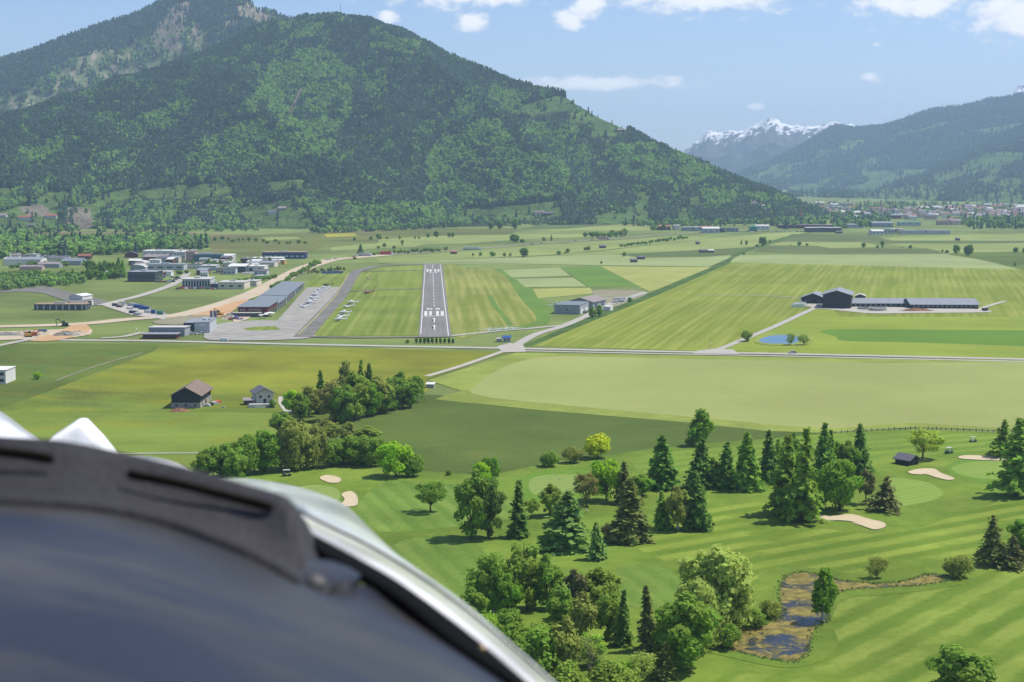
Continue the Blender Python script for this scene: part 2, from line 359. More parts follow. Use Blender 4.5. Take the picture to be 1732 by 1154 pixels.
mM = mountain('far_slope', [(1100, 330, 9300, 7600), (1165, 315, 9300, 7600), (1230, 296, 9400, 7600), (1290, 276, 9500, 7600), (1340, 252, 9500, 7600), (1380, 228, 9500, 7600), (1410, 212, 9500, 7400), (1450, 217, 9500, 7200), (1500, 210, 9400, 7000), (1540, 194, 9300, 6900), (1580, 182, 9200, 6800), (1620, 180, 9200, 6700), (1660, 169, 9100, 6600), (1732, 159, 9000, 6500), (1860, 130, 9000, 6500), (2000, 110, 9000, 6500)],
    200, 70, 110, 1.05, 33.0, col_right, m_terr, ridge_noise=5, canopy=16)
mN = mountain('valley_side', [(1330, 347, 6600, 5700), (1400, 338, 6600, 5500), (1460, 322, 6700, 5300), (1520, 298, 6900, 5100), (1580, 276, 7000, 4900), (1650, 245, 7100, 4700), (1732, 206, 7200, 4500), (1860, 150, 7200, 4400), (2050, 110, 7200, 4200)],
    180, 70, 90, 1.05, 47.0, col_right, m_terr, ridge_noise=4, canopy=14)

# ================================================================ valley floor
def poly_mesh(name, pts, z, mat, kind='structure', bank=0.0):
    g = [G(*p) for p in pts]; vs = [(v.x, v.y, z) for v in g]
    bm = bmesh.new(); bv = [bm.verts.new(v) for v in vs]; f = bm.faces.new(bv); bmesh.ops.triangulate(bm, faces=[f]); bm.normal_update()
    for f in bm.faces:
        if f.normal.z < 0: f.normal_flip()
    me = bpy.data.meshes.new(name); bm.to_mesh(me); bm.free(); me.materials.append(mat)
    o = link(name, me); tag(o, kind=kind); return o
def smooth_loop(pts, n=6, closed=True):
    out = []; m = len(pts); rng = range(m if closed else m - 1)
    for i in rng:
        p = [pts[(i + k) % m] if closed else pts[min(max(i + k, 0), m - 1)] for k in (-1, 0, 1, 2)]
        for k in range(n):
            t = k / n
            out.append(tuple(0.5 * (2 * p[1][a] + (p[2][a] - p[0][a]) * t + (2 * p[0][a] - 5 * p[1][a] + 4 * p[2][a] - p[3][a]) * t * t + (3 * p[1][a] - p[0][a] - 3 * p[2][a] + p[3][a]) * t ** 3) for a in (0, 1)))
    if not closed: out.append(pts[-1])
    return out
def ribbon(name, pts, width, z, mat, curve=True, kind='structure'):
    g = [G(*p) for p in (smooth_loop(pts, 6, False) if curve else pts)]; vs = []
    ws = width if isinstance(width, (list, tuple)) else [width, width]
    for i, p in enumerate(g):
        d = (g[min(i + 1, len(g) - 1)] - g[max(i - 1, 0)]); d.normalize(); nrm = Vector((-d.y, d.x, 0))
        w = ws[0] + (ws[-1] - ws[0]) * i / (len(g) - 1)
        for s in (1, -1): vs.append((p.x + nrm.x * w / 2 * s, p.y + nrm.y * w / 2 * s, z))
    fs = [(2 * i, 2 * i + 1, 2 * i + 3, 2 * i + 2) for i in range(len(g) - 1)]
    o = link(name, mesh_from(name, vs, fs, mat)); tag(o, kind=kind); return o
Z = [0.0]
def nz(): Z[0] += 0.004; return Z[0]
YEL = (0.36, 0.30, 0.02)
F_BASE = field_mat('valley_grass', D(122, 140, 70), D(140, 158, 84), blot=0.3, blot_scale=0.004)
F_OLIVE = field_mat('olive_meadow', D(112, 124, 58), D(128, 134, 66), blot=0.3, blot_scale=0.006, patch=(D(136, 126, 78), .55, .7, .01))
F_DARK = field_mat('dark_meadow', D(92, 114, 46), D(104, 124, 54), along=((820, 760), (1150, 735)), period=9, contrast=.35, blot=0.22, blot_scale=0.012, patch=(D(112, 126, 58), .55, .75, .03))
F_FARDARK = field_mat('far_dark_field', D(104, 122, 66), D(112, 128, 70), along=((1300, 420), (1560, 421)), period=14, contrast=.5, blot=.15)
F_FARLT = field_mat('far_light_field', D(150, 166, 88), D(166, 178, 100), along=((1300, 412), (1480, 413)), period=16, contrast=.7, blot=.18, blot_scale=.006)
F_PALE = field_mat('pale_hay_field', D(164, 174, 98), D(172, 180, 106), along=((900, 660), (1500, 668)), period=10, contrast=.35, blot=.1, blot_scale=.01, fine=.06)
F_PALE2 = field_mat('pale_far_field', D(160, 176, 112), D(170, 182, 118), along=((860, 457), (960, 455)), period=12, contrast=.4, blot=.1, fine=.05)
F_FARM = field_mat('mown_farm_field', D(134, 152, 40), D(186, 188, 94), along=((1000, 560), (1240, 440)), period=5.5, contrast=1.0, blot=.16, blot_scale=.007, sharp=.9, wob=.5, reg=.22)
F_FARM2 = field_mat('farm_field_near', D(146, 166, 50), D(166, 180, 72), along=((1450, 550), (1700, 553)), period=7, contrast=1.0, blot=.14, blot_scale=.01, sharp=.9, reg=.22)
F_CROP = field_mat('green_crop_strip', D(104, 144, 40), D(114, 152, 48), along=((1450, 565), (1700, 567)), period=3, contrast=.4, blot=.1)
F_AIR = field_mat('airfield_grass', D(122, 144, 46), D(172, 180, 88), along=((540, 565), (640, 449)), period=6, contrast=1.0, blot=.15, sharp=.8, reg=.22)
F_AIR2 = field_mat('airfield_grass_far', D(134, 154, 52), D(164, 176, 80), along=((707, 568), (716, 455)), period=10, contrast=1.0, blot=.12, sharp=.8, reg=.22)
F_HAY = field_mat('hay_strip_field', D(136, 150, 54), D(202, 194, 116), along=((768, 566), (752, 456)), period=7, contrast=1.0, blot=.12, sharp=.8, reg=.22)
F_HAY2 = field_mat('hay_swath_field', D(172, 180, 92), D(190, 190, 112), along=((1100, 492), (1202, 453)), period=9, contrast=1.0, blot=.1, reg=.22)
F_GREEN = field_mat('green_clover_field', D(108, 146, 54), D(118, 152, 60), blot=.12)
F_LEFT = field_mat('flower_meadow', D(110, 134, 46), D(124, 144, 52), blot=.28, blot_scale=.014, flower=(D(146, 152, 38), .44, .68), patch=(D(104, 116, 54), .52, .7, .02), spot=((600, 618), 150, 150))
F_LDARK = field_mat('rough_meadow', D(100, 126, 50), D(114, 130, 54), blot=.25, blot_scale=.012, flower=(D(134, 132, 46), .52, .72), patch=(D(112, 112, 66), .55, .72, .02))
F_LLOW = field_mat('grazed_meadow', D(126, 150, 54), D(140, 160, 62), along=((150, 730), (450, 728)), period=12, contrast=.4, blot=.2, blot_scale=.02, patch=(D(140, 150, 46), .5, .7, .03))
F_MARSH = field_mat('dry_marsh', D(142, 128, 88), D(128, 128, 76), blot=.3, blot_scale=.008)
F_ROUGH = field_mat('golf_rough', D(110, 142, 42), D(128, 154, 50), blot=.25, blot_scale=.02, patch=(D(138, 160, 56), .52, .7, .025))
F_FWA = field_mat('fairway_striped', D(108, 140, 36), D(158, 178, 64), along=((1270, 936), (1640, 872)), period=9.0, contrast=.85, reg=.8, blot=.18, blot_scale=.02, sharp=.7, wob=.35, patch=(D(116, 146, 40), .5, .68, .035))
F_FWB = field_mat('fairway_lower', D(106, 138, 36), D(160, 178, 72), along=((1330, 1150), (1700, 962)), period=9.0, contrast=.85, reg=.8, blot=.18, blot_scale=.02, sharp=.7, wob=.7, patch=(D(116, 144, 42), .5, .68, .03))
F_FWC = field_mat('fairway_far', D(112, 146, 42), D(150, 174, 64), along=((1130, 772), (1500, 742)), period=9.0, contrast=.8, blot=.14, blot_scale=.02, sharp=.55, wob=.25)
F_FWD = field_mat('fairway_left', D(104, 140, 46), D(138, 164, 68), along=((600, 800), (690, 880)), period=6.0, contrast=.8, blot=.16, blot_scale=.03, sharp=.7)
F_GRN = field_mat('putting_green', D(132, 166, 62), D(156, 182, 86), along=((1610, 800), (1700, 783)), period=2.6, contrast=.9, blot=.05, fine=.04, sharp=.5, wob=.05)
F_GRN2 = field_mat('putting_green_middle', D(136, 164, 74), D(158, 180, 96), along=((900, 830), (980, 812)), period=2.8, contrast=.9, blot=.05, fine=.04, sharp=.5, wob=.05)
F_APRON = field_mat('green_collar', D(110, 152, 42), D(122, 160, 52), blot=.1, fine=.06)
F_DITCH = field_mat('ditch_grass', D(78, 110, 46), D(96, 124, 56), blot=.25, blot_scale=.05)
F_MARGIN = field_mat('field_margin', D(146, 164, 66), D(158, 172, 78), blot=.18, blot_scale=.03)
F_SAND = flat_mat('bunker_sand', D(222, 206, 172), .95, .05, .3, .05, bump=.4)
F_ASPH = field_mat('runway_asphalt', D(140, 138, 135), D(170, 168, 164), along=((734, 566), (732, 450)), period=3, contrast=.8, blot=.08, blot_scale=.02, fine=.02, reg=.1)
F_ASPHD = field_mat('taxiway_asphalt', D(126, 124, 118), D(150, 148, 140), blot=.12, blot_scale=.03, fine=.03)
F_APRN = field_mat('apron_concrete', D(166, 163, 156), D(188, 185, 177), blot=.08, blot_scale=.02, fine=.03)
F_ROAD = flat_mat('road_asphalt', D(196, 192, 182), .9, .06, .1, .1)
F_GRAV = flat_mat('gravel', D(200, 196, 184), .95, .1, .1, .05)
F_EARTH = flat_mat('earthworks', D(214, 198, 172), .95, .1, .03, .05, bump=.5)
F_ORANGE = flat_mat('orange_earth', D(214, 176, 134), .95, .12, .05, .05, bump=.5)
F_GREY = flat_mat('waste_ground', D(160, 156, 130), .95, .2, .05, .05)
F_WHITE = flat_mat('runway_paint', (0.55, 0.55, 0.52), .8, .2, .25)
F_YLINE = flat_mat('taxi_line_paint', D(186, 178, 110), .8, .1, .3)

bmg = bmesh.new(); bmesh.ops.create_grid(bmg, x_segments=40, y_segments=40, size=11000); meg = bpy.data.meshes.new('ground'); bmg.to_mesh(meg); bmg.free(); meg.materials.append(F_BASE)
gobj = link('ground', meg); gobj.location = (1000, 7500, -0.02); tag(gobj, kind='structure')
P = lambda name, pts, mat: poly_mesh(name, pts, nz(), mat)
# far strips
P('marsh', [(-200, 393), (60, 392), (250, 391), (420, 397), (520, 403), (420, 408), (200, 406), (-200, 404)], F_MARSH)
P('meadow', [(340, 404), (470, 396), (560, 391), (700, 388), (830, 384), (890, 387), (860, 397), (700, 405), (560, 414), (520, 428), (430, 434), (360, 424)], F_OLIVE)
P('rape_field', [(548, 396), (600, 394), (604, 399), (552, 401)], field_mat('rape_flowers', D(190, 182, 40), D(170, 168, 50), blot=.2))
P('field', [(440, 402), (500, 400), (510, 404), (450, 407)], F_FARLT)
P('field', [(883, 389), (919, 376), (1000, 374), (1064, 378), (960, 387)], F_FARDARK)
P('field', [(888, 390), (960, 387), (1060, 379), (1112, 381), (1110, 391), (1000, 390)], F_FARLT)
P('field', [(640, 405), (780, 398), (870, 397), (990, 396), (1010, 400), (900, 404), (780, 412), (640, 414)], F_FARLT)
P('field', [(560, 418), (640, 412), (720, 412), (700, 418), (560, 424)], F_FARLT)
P('field', [(640, 436), (780, 426), (900, 416), (1040, 407), (1150, 399), (1208, 402), (1130, 411), (1010, 424), (940, 431), (800, 437), (640, 444)], F_FARLT)
P('field', [(935, 432), (1010, 425), (1130, 412), (1215, 402), (1300, 395), (1395, 390), (1335, 402), (1290, 416), (1220, 422), (1046, 430)], F_FARLT)
P('field', [(1046, 430), (1220, 421), (1291, 417), (1246, 430), (1200, 434), (1085, 436)], F_FARDARK)
P('field', [(640, 446), (800, 438), (935, 433), (1046, 431), (1085, 437), (1200, 435), (1244, 431), (1206, 451), (1060, 450), (940, 448), (740, 446)], F_PALE2)
P('field', [(1340, 396), (1478, 397), (1500, 406), (1800, 408), (1800, 413), (1496, 411), (1310, 410)], F_FARDARK)
P('field', [(1500, 402), (1540, 399), (1800, 396), (1800, 408), (1506, 407)], F_FARLT)
P('field', [(1298, 415), (1325, 409), (1456, 410), (1500, 418), (1404, 420), (1381, 416)], F_FARLT)
P('field', [(1274, 427), (1292, 416), (1381, 417), (1404, 421), (1570, 421), (1600, 429)], F_FARDARK)
P('field', [(1500, 414), (1800, 411), (1800, 424), (1604, 428), (1566, 420)], F_FARLT)
P('meadow', [(1600, 430), (1645, 428), (1800, 424), (1800, 470), (1735, 461), (1690, 445)], F_LDARK)
P('field', [(1250, 432), (1598, 430), (1650, 438), (1725, 456), (1232, 444)], F_PALE2)
P('farm_field', [(1230, 444), (1725, 456), (1800, 474), (1800, 614), (1210, 595), (890, 585), (1000, 540), (1112, 494)], F_FARM)
P('farm_field', [(1224, 592), (1400, 512), (1420, 536), (1800, 536), (1800, 612)], F_FARM2)
P('crop_strip', smooth_loop([(1393, 558), (1560, 558), (1800, 562), (1800, 586), (1560, 580), (1430, 577), (1415, 570)], 3), F_CROP)
P('ditch', [(880, 586), (1000, 536), (1112, 490), (1226, 440), (1242, 433), (1234, 446), (1118, 497), (1004, 543), (900, 586)], F_DITCH)
ribbon('ditch', [(1240, 434), (1262, 424), (1290, 415), (1330, 402), (1395, 389)], 9, nz(), F_DITCH)
ribbon('ditch', [(640, 446), (760, 444), (900, 447), (1000, 449), (1206, 452)], 5, nz(), F_DITCH)
ribbon('ditch', [(780, 437), (860, 436), (950, 430), (1020, 424), (1100, 414)], 5, nz(), F_DITCH)
# airfield
P('airfield_grass', [(516, 490), (528, 466), (560, 458), (600, 458), (578, 488)], F_AIR)
P('airfield_grass', [(528, 569), (580, 496), (606, 463), (640, 453), (716, 448), (710, 568)], F_AIR)
P('airfield_grass', [(640, 500), (712, 500), (716, 449), (680, 450), (640, 455)], F_AIR2)
P('airfield_grass', [(752, 449), (790, 452), (850, 457), (880, 472), (936, 522), (928, 548), (860, 560), (764, 569)], F_GREEN)
P('hay_field', smooth_loop([(764, 567), (751, 452), (790, 454), (846, 460), (880, 505), (906, 535), (896, 548), (830, 560)], 3), F_HAY)
P('field', [(850, 457), (947, 453), (964, 467), (866, 470)], F_PALE2)
P('field', [(871, 472), (970, 470), (992, 485), (889, 486)], F_PALE2)
P('field', [(948, 453), (1014, 451), (1082, 485), (996, 486)], F_GREEN)
P('hay_field', [(1016, 451), (1204, 452), (1112, 490), (1099, 494), (1082, 485)], F_HAY2)
P('field', [(901, 489), (998, 487), (1004, 497), (910, 505)], F_HAY2)
P('waste_ground', smooth_loop([(1002, 493), (1050, 490), (1096, 495), (1070, 508), (1030, 522), (1000, 520), (1010, 505)], 3), F_GREY)
ribbon('ditch', smooth_loop([(828, 500), (838, 520), (850, 532), (864, 553)], 3, False), 4, nz(), F_GREEN, False)
# left meadows
P('flower_meadow', [(-200, 585), (0, 583), (240, 582), (860, 596), (720, 642), (725, 662), (480, 738), (350, 772), (-200, 776)], F_LEFT)
P('rough_meadow', smooth_loop([(-200, 605), (60, 582), (240, 584), (262, 594), (140, 640), (0, 692), (-200, 745)], 2), F_LDARK)
P('grazed_meadow', [(-200, 708), (150, 700), (330, 697), (480, 700), (560, 730), (360, 772), (-200, 776)], F_LLOW)
P('grazed_meadow', [(-200, 770), (350, 768), (470, 775), (470, 830), (-200, 850)], F_LLOW)
P('dark_meadow', smooth_loop([(480, 740), (600, 712), (720, 668), (790, 682), (900, 693), (1170, 716), (1320, 731), (1400, 734), (1300, 745), (1210, 751), (1035, 771), (930, 784), (830, 808), (700, 812), (560, 800)], 3), F_DARK)
P('field_margin', [(724, 644), (872, 597), (1800, 613), (1800, 732), (1540, 724), (1390, 733), (1300, 730), (1170, 716), (900, 693), (790, 682), (735, 676), (780, 662)], F_MARGIN)
P('hay_field', smooth_loop([(800, 655), (900, 606), (1100, 607), (1500, 615), (1800, 622), (1800, 722), (1540, 716), (1390, 725), (1170, 706), (900, 681), (815, 670)], 3), F_PALE)
# golf course
P('golf_rough', [(330, 806), (430, 799), (560, 786), (700, 797), (830, 805), (930, 783), (1035, 770), (1110, 759), (1210, 750), (1300, 743), (1390, 735), (1480, 729), (1540, 727), (1800, 737), (1800, 1400), (250, 1400)], F_ROUGH)
P('fairway', smooth_loop([(1080, 775), (1210, 756), (1390, 740), (1500, 733), (1640, 734), (1760, 745), (1730, 764), (1640, 768), (1590, 775), (1530, 768), (1440, 775), (1300, 790), (1180, 800), (1090, 800)], 3), F_FWC)
P('fairway', smooth_loop([(1090, 890), (1200, 862), (1290, 850), (1350, 885), (1480, 905), (1570, 890), (1640, 862), (1780, 850), (1780, 955), (1640, 940), (1560, 962), (1450, 975), (1300, 962), (1270, 985), (1160, 960), (1080, 930)], 3), F_FWA)
P('fairway', smooth_loop([(1395, 1030), (1430, 1005), (1520, 998), (1640, 982), (1800, 955), (1800, 1320), (1220, 1320), (1200, 1160), (1300, 1140), (1380, 1122), (1400, 1090)], 3), F_FWB)
P('fairway', smooth_loop([(640, 820), (700, 815), (830, 830), (880, 860), (840, 885), (740, 895), (640, 900), (600, 870)], 3), F_FWD)
P('fairway', smooth_loop([(660, 925), (740, 908), (800, 918), (830, 960), (790, 1030), (720, 1040), (660, 980)], 3), F_FWD)
P('tee', smooth_loop([(1500, 812), (1560, 815), (1592, 830), (1590, 842), (1555, 853), (1500, 857)], 4), F_GRN)
P('green_collar', smooth_loop([(1600, 795), (1615, 782), (1660, 774), (1740, 778), (1760, 800), (1700, 816), (1640, 814)], 4), F_APRON)
P('putting_green', smooth_loop([(1609, 795), (1625, 786), (1665, 781), (1740, 784), (1745, 800), (1690, 811), (1640, 808)], 4), F_GRN)
P('green_collar', smooth_loop([(872, 825), (890, 804), (940, 796), (1000, 800), (1010, 830), (960, 850), (890, 848)], 4), F_APRON)
P('putting_green', smooth_loop([(894, 822), (905, 808), (945, 804), (985, 806), (992, 826), (950, 840), (905, 838)], 4), F_GRN2)
P('putting_green', smooth_loop([(480, 838), (520, 822), (565, 826), (575, 845), (540, 870), (480, 870)], 4), F_GRN2)
P('putting_green', smooth_loop([(1040, 965), (1080, 958), (1130, 962), (1150, 990), (1120, 1030), (1060, 1025), (1030, 995)], 4), F_FWD)
def bunker(pts, label):
    g = [G(*p) for p in smooth_loop(pts, 5)]; c = sum(g, Vector()) / len(g); z = nz() + 0.02
    vs = []; n = len(g)
    for s, dz in ((1.0, 0.0), (1.0, 0.16), (0.86, 0.05), (0.45, 0.02)): vs += [(c.x + (p.x - c.x) * s, c.y + (p.y - c.y) * s, z + dz) for p in g]
    fs = [(r * n + i, r * n + (i + 1) % n, (r + 1) * n + (i + 1) % n, (r + 1) * n + i) for r in range(3) for i in range(n)] + [tuple(3 * n + i for i in range(n))]
    o = link('bunker', mesh_from('bunker', vs, fs, F_SAND, smooth=False)); tag(o, label, 'bunker', 'sand bunkers of the golf course')
bunker([(541, 811), (550, 806), (566, 807), (577, 812), (572, 818), (556, 818)], 'small oval sand bunker below the dark hedge, beside the golf buggy')
bunker([(578, 838), (592, 833), (602, 838), (606, 850), (602, 857), (584, 860), (570, 866), (562, 862), (576, 855), (583, 847)], 'kidney shaped sand bunker at the edge of the aircraft cowling')
bunker([(1536, 800), (1556, 795), (1580, 795), (1592, 802), (1614, 811), (1604, 814), (1585, 810), (1565, 804), (1545, 804)], 'pale sand bunker just below the dark wooden hut')
bunker([(1360, 874), (1380, 873), (1410, 875), (1440, 872), (1470, 880), (1494, 886), (1497, 893), (1480, 898), (1462, 893), (1438, 884), (1400, 882), (1370, 882)], 'long curved sand bunker in front of the round green tree')
bunker([(1621, 775), (1640, 772), (1700, 775), (1706, 781), (1660, 780), (1628, 778)], 'thin flat sand bunker behind the putting green on the right')
# ponds
m_algae, nt_, b_ = new_mat('pond_surface'); q = NT(nt_); pw = q.pos()
_sp = q.n('ShaderNodeSeparateXYZ'); q.l(pw, _sp.inputs[0]); _g = G(1312, 1094); _g2 = G(1350, 1040)
_d1 = q.math('ADD', q.math('MULTIPLY', q.math('POWER', q.math('SUBTRACT', _sp.outputs[0], _g.x), 2), .018), q.math('MULTIPLY', q.math('POWER', q.math('SUBTRACT', _sp.outputs[1], _g.y), 2), .02))
_d2 = q.math('ADD', q.math('MULTIPLY', q.math('POWER', q.math('SUBTRACT', _sp.outputs[0], _g2.x), 2), .012), q.math('MULTIPLY', q.math('POWER', q.math('SUBTRACT', _sp.outputs[1], _g2.y), 2), .02))
pool = q.math('MULTIPLY', q.ramp(q.math('MINIMUM', _d1, _d2), 1.9, 0.0), .085)
alg = q.ramp(q.math('ADD', q.math('SUBTRACT', q.noise(pw, 0.14, 7, 0.75, 0.5), pool), q.math('MULTIPLY', q.noise(pw, 1.1, 3, 0.7), .12)), 0.44, 0.56); wid = q.ramp(q.noise(pw, 0.5, 4, 0.6), 0.35, 0.65)
q.l(q.mix(alg, (0.02, 0.024, 0.032), q.mix(wid, D(118, 112, 54), D(166, 150, 80))), b_.inputs['Base Color'])
q.l(q.ramp(alg, 0, 1, 0.2, 0.9), b_.inputs['Roughness']); b_.inputs['Specular IOR Level'].default_value = 0.22
bpn = q.n('ShaderNodeBump'); bpn.inputs['Strength'].default_value = .3; bpn.inputs['Distance'].default_value = .05; q.l(q.noise(pw, 1.6, 3), bpn.inputs['Height']); q.l(bpn.outputs[0], b_.inputs['Normal'])
m_water, nt_, b_ = new_mat('clear_pond'); b_.inputs['Base Color'].default_value = (0.06, 0.15, 0.25, 1); b_.inputs['Roughness'].default_value = 0.25; b_.inputs['Specular IOR Level'].default_value = 0.3
POND = smooth_loop([(1322, 985), (1346, 971), (1374, 972), (1416, 982), (1467, 988), (1505, 988), (1537, 983), (1572, 973), (1602, 978), (1596, 985), (1556, 992), (1492, 996), (1422, 1003), (1403, 1030), (1400, 1052), (1376, 1068), (1368, 1103), (1346, 1121), (1301, 1117), (1253, 1106), (1215, 1097), (1237, 1071), (1285, 1062), (1320, 1042), (1319, 1014)], 4)
cx_ = sum(p[0] for p in POND) / len(POND); cy_ = sum(p[1] for p in POND) / len(POND)
def grow(pts, d):
    out = []; n = len(pts)
    for i in range(n):
        a, b = pts[i - 1], pts[(i + 1) % n]; tx, ty = b[0] - a[0], b[1] - a[1]; L = math.hypot(tx, ty) or 1
        out.append((pts[i][0] + ty / L * d * 1.6, pts[i][1] - tx / L * d))
    return out
P('pond_bank', smooth_loop([(1308, 985), (1335, 962), (1380, 963), (1430, 970), (1505, 977), (1550, 966), (1580, 955), (1630, 965), (1640, 985), (1590, 997), (1500, 1008), (1432, 1014), (1412, 1035), (1408, 1060), (1418, 1090), (1400, 1115), (1350, 1131), (1300, 1128), (1240, 1115), (1195, 1100), (1225, 1062), (1280, 1048), (1308, 1030)], 3), F_ROUGH)
P('pond', POND, m_algae)
P('pond_bank', smooth_loop([(1276, 577), (1294, 566), (1330, 563), (1372, 567), (1368, 583), (1310, 585), (1282, 582)], 3), F_MARGIN)
P('pond', smooth_loop([(1283, 576.5), (1302, 569), (1332, 567.5), (1350, 571), (1346, 581), (1316, 582), (1294, 581)], 3), m_water)
# roads
ribbon('road', [(-200, 572), (0, 573), (120, 576), (240, 577), (380, 580), (500, 583), (700, 587), (862, 590), (1100, 595), (1210, 597), (1450, 602), (1800, 610)], 7, nz(), F_ROAD)
ribbon('cycle_path', [(870, 594), (1100, 599), (1210, 601), (1450, 606), (1800, 614)], 4, nz(), F_GRAV)
ribbon('path', [(722, 637), (760, 626), (800, 613), (862, 591)], 3.6, nz(), F_GRAV)
ribbon('farm_track', [(1206, 596), (1250, 578), (1310, 553), (1362, 529), (1395, 514)], 4.5, nz(), F_ROAD)
P('junction', [(1180, 594), (1206, 591), (1240, 592), (1250, 600), (1170, 599)], F_ROAD)
P('junction', [(840, 587), (862, 581), (885, 584), (890, 596), (850, 597)], F_ROAD)
P('yard', smooth_loop([(1372, 521), (1395, 512), (1500, 520), (1600, 521), (1668, 525), (1668, 529), (1560, 530), (1480, 531), (1440, 528), (1400, 524)], 3), F_GRAV)
P('yard', [(1345, 516), (1360, 512), (1400, 513), (1388, 522)], F_GRAV)
ribbon('farm_track', [(1655, 526), (1666, 520), (1700, 510)], 4, nz(), F_GRAV)
ribbon('farm_track', [(1180, 500), (1300, 501), (1365, 506)], 2.5, nz(), F_GRAV)
ribbon('access_road', [(868, 588), (905, 567), (950, 553), (990, 536), (1030, 516), (1092, 495)], 6, nz(), F_ROAD)
ribbon('access_road', [(760, 569), (840, 561), (900, 556), (952, 551)], 5, nz(), F_ROAD)
ribbon('path', [(195, 769), (280, 768), (360, 768)], 1.6, nz(), F_GRAV)
ribbon('path', [(478, 672), (478, 682), (484, 692), (492, 702)], 3.5, nz(), F_GRAV)
ribbon('footpath', [(95, 645), (140, 628), (190, 612), (240, 598)], 1.4, nz(), F_GREY)
ribbon('highway', [(-150, 556), (0, 553), (130, 549), (215, 541), (300, 534), (360, 520), (408, 505), (445, 490), (477, 473), (510, 456), (532, 448), (561, 440), (604, 436), (660, 431)], [14, 21], nz(), F_EARTH)
ribbon('highway', [(655, 431), (780, 423), (900, 413), (1040, 404), (1110, 398), (1200, 393)], 14, nz(), F_GREY)
P('earthworks', smooth_loop([(-60, 567), (0, 562), (50, 560), (100, 558), (150, 556), (152, 566), (110, 573), (40, 575), (-60, 577)], 3), F_EARTH)
P('earthworks', smooth_loop([(45, 576), (90, 566), (120, 552), (145, 550), (150, 562), (95, 577)], 3), F_ORANGE)
P('earthworks', smooth_loop([(318, 537), (350, 527), (400, 510), (420, 508), (400, 522), (380, 535), (340, 540)], 3), F_ORANGE)
P('earthworks', smooth_loop([(400, 530), (430, 512), (470, 490), (482, 486), (440, 520), (420, 540), (395, 545)], 3), F_EARTH)
P('waste_ground', smooth_loop([(258, 545), (300, 536), (360, 535), (330, 548), (280, 550)], 3), F_GREY)
P('parking', smooth_loop([(345, 572), (360, 552), (400, 545), (470, 543), (470, 553), (512, 566), (535, 569), (500, 575), (380, 577)], 3), F_APRN)
P('airfield_grass', smooth_loop([(412, 558), (430, 554), (470, 553), (490, 556), (470, 559), (430, 560)], 3), F_AIR)
P('asphalt_yard', smooth_loop([(-40, 498), (20, 490), (65, 486), (84, 486), (130, 498), (184, 511), (172, 517), (130, 516), (78, 498), (30, 494)], 2), F_ASPHD)
ribbon('access_road', [(172, 517), (200, 510), (240, 500), (285, 485), (305, 474), (318, 462)], [8, 7], nz(), F_ROAD)
P('storage_yard', [(172, 517), (192, 511), (285, 533), (278, 541), (220, 533)], F_GRAV)
ribbon('access_road', [(-60, 596), (0, 585), (40, 577), (60, 573)], 5, nz(), F_ROAD)
ribbon('access_road', [(170, 573), (210, 570), (240, 563)], 5, nz(), F_ROAD)
P('apron', [(462, 551), (519, 487), (577, 486), (508, 566), (480, 562)], F_APRN)
ribbon('taxiway', [(512, 571), (540, 540), (575, 502), (600, 463), (616, 456), (640, 451), (680, 449), (722, 447.5)], [11, 9], nz(), F_ASPHD)
ribbon('taxiway', [(578, 494), (640, 491), (712, 489)], 5, nz(), F_ASPHD)
ribbon('taxiway', [(610, 460), (660, 459), (716, 458)], 5, nz(), F_ASPHD)
ribbon('taxiway', [(500, 570), (600, 572), (700, 571), (765, 570)], 5, nz(), F_ASPHD)
ribbon('taxi_line', [(504, 567), (532, 540), (567, 502), (590, 463)], 0.9, nz(), F_YLINE, False)
P('runway', [(708, 571), (764, 571), (748, 446.5), (716.5, 446.5)], F_ASPH)
run_z = nz()
# ================================================================ trees
ORD = 'first second third fourth fifth sixth seventh eighth ninth tenth eleventh twelfth thirteenth fourteenth fifteenth sixteenth seventeenth eighteenth nineteenth twentieth'.split()
ORD += ['twenty-' + o for o in ORD[:9]] + ['thirtieth'] + ['thirty-' + o for o in ORD[:9]] + ['fortieth'] + ['forty-' + o for o in ORD[:9]] + ['fiftieth'] + ['fifty-' + o for o in ORD[:9]]
m_bark = flat_mat('bark', (0.10, 0.075, 0.055), .95, .3, 2.0, .05)
m_barkw = flat_mat('birch_bark', (0.42, 0.40, 0.36), .9, .4, 3.0, .05)
def leaf_mat(name, trans=0.3, sat=1.0, fixed=None):
    m = bpy.data.materials.new(name); m.use_nodes = True; nt = m.node_tree; q = NT(nt); b = nt.nodes['Principled BSDF']
    oi = q.n('ShaderNodeObjectInfo'); at = q.n('ShaderNodeAttribute'); at.attribute_name = 'tone'
    hs = q.n('ShaderNodeHueSaturation'); (q.l(oi.outputs['Color'], hs.inputs['Color']) if fixed is None else setattr(hs.inputs['Color'], 'default_value', (*fixed, 1)))
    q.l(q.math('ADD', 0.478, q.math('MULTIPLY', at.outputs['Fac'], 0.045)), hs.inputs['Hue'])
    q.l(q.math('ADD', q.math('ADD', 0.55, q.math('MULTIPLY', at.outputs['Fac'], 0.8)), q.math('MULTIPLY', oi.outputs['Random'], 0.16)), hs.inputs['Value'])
    hs.inputs['Saturation'].default_value = sat
    q.l(hs.outputs[0], b.inputs['Base Color']); b.inputs['Roughness'].default_value = 0.75; b.inputs['Specular IOR Level'].default_value = 0.12
    tr = q.n('ShaderNodeBsdfTranslucent'); q.l(hs.outputs[0], tr.inputs[0]); mx = q.n('ShaderNodeMixShader'); mx.inputs[0].default_value = trans
    q.l(b.outputs[0], mx.inputs[1]); q.l(tr.outputs[0], mx.inputs[2]); q.l(mx.outputs[0], nt.nodes['Material Output'].inputs['Surface'])
    return m
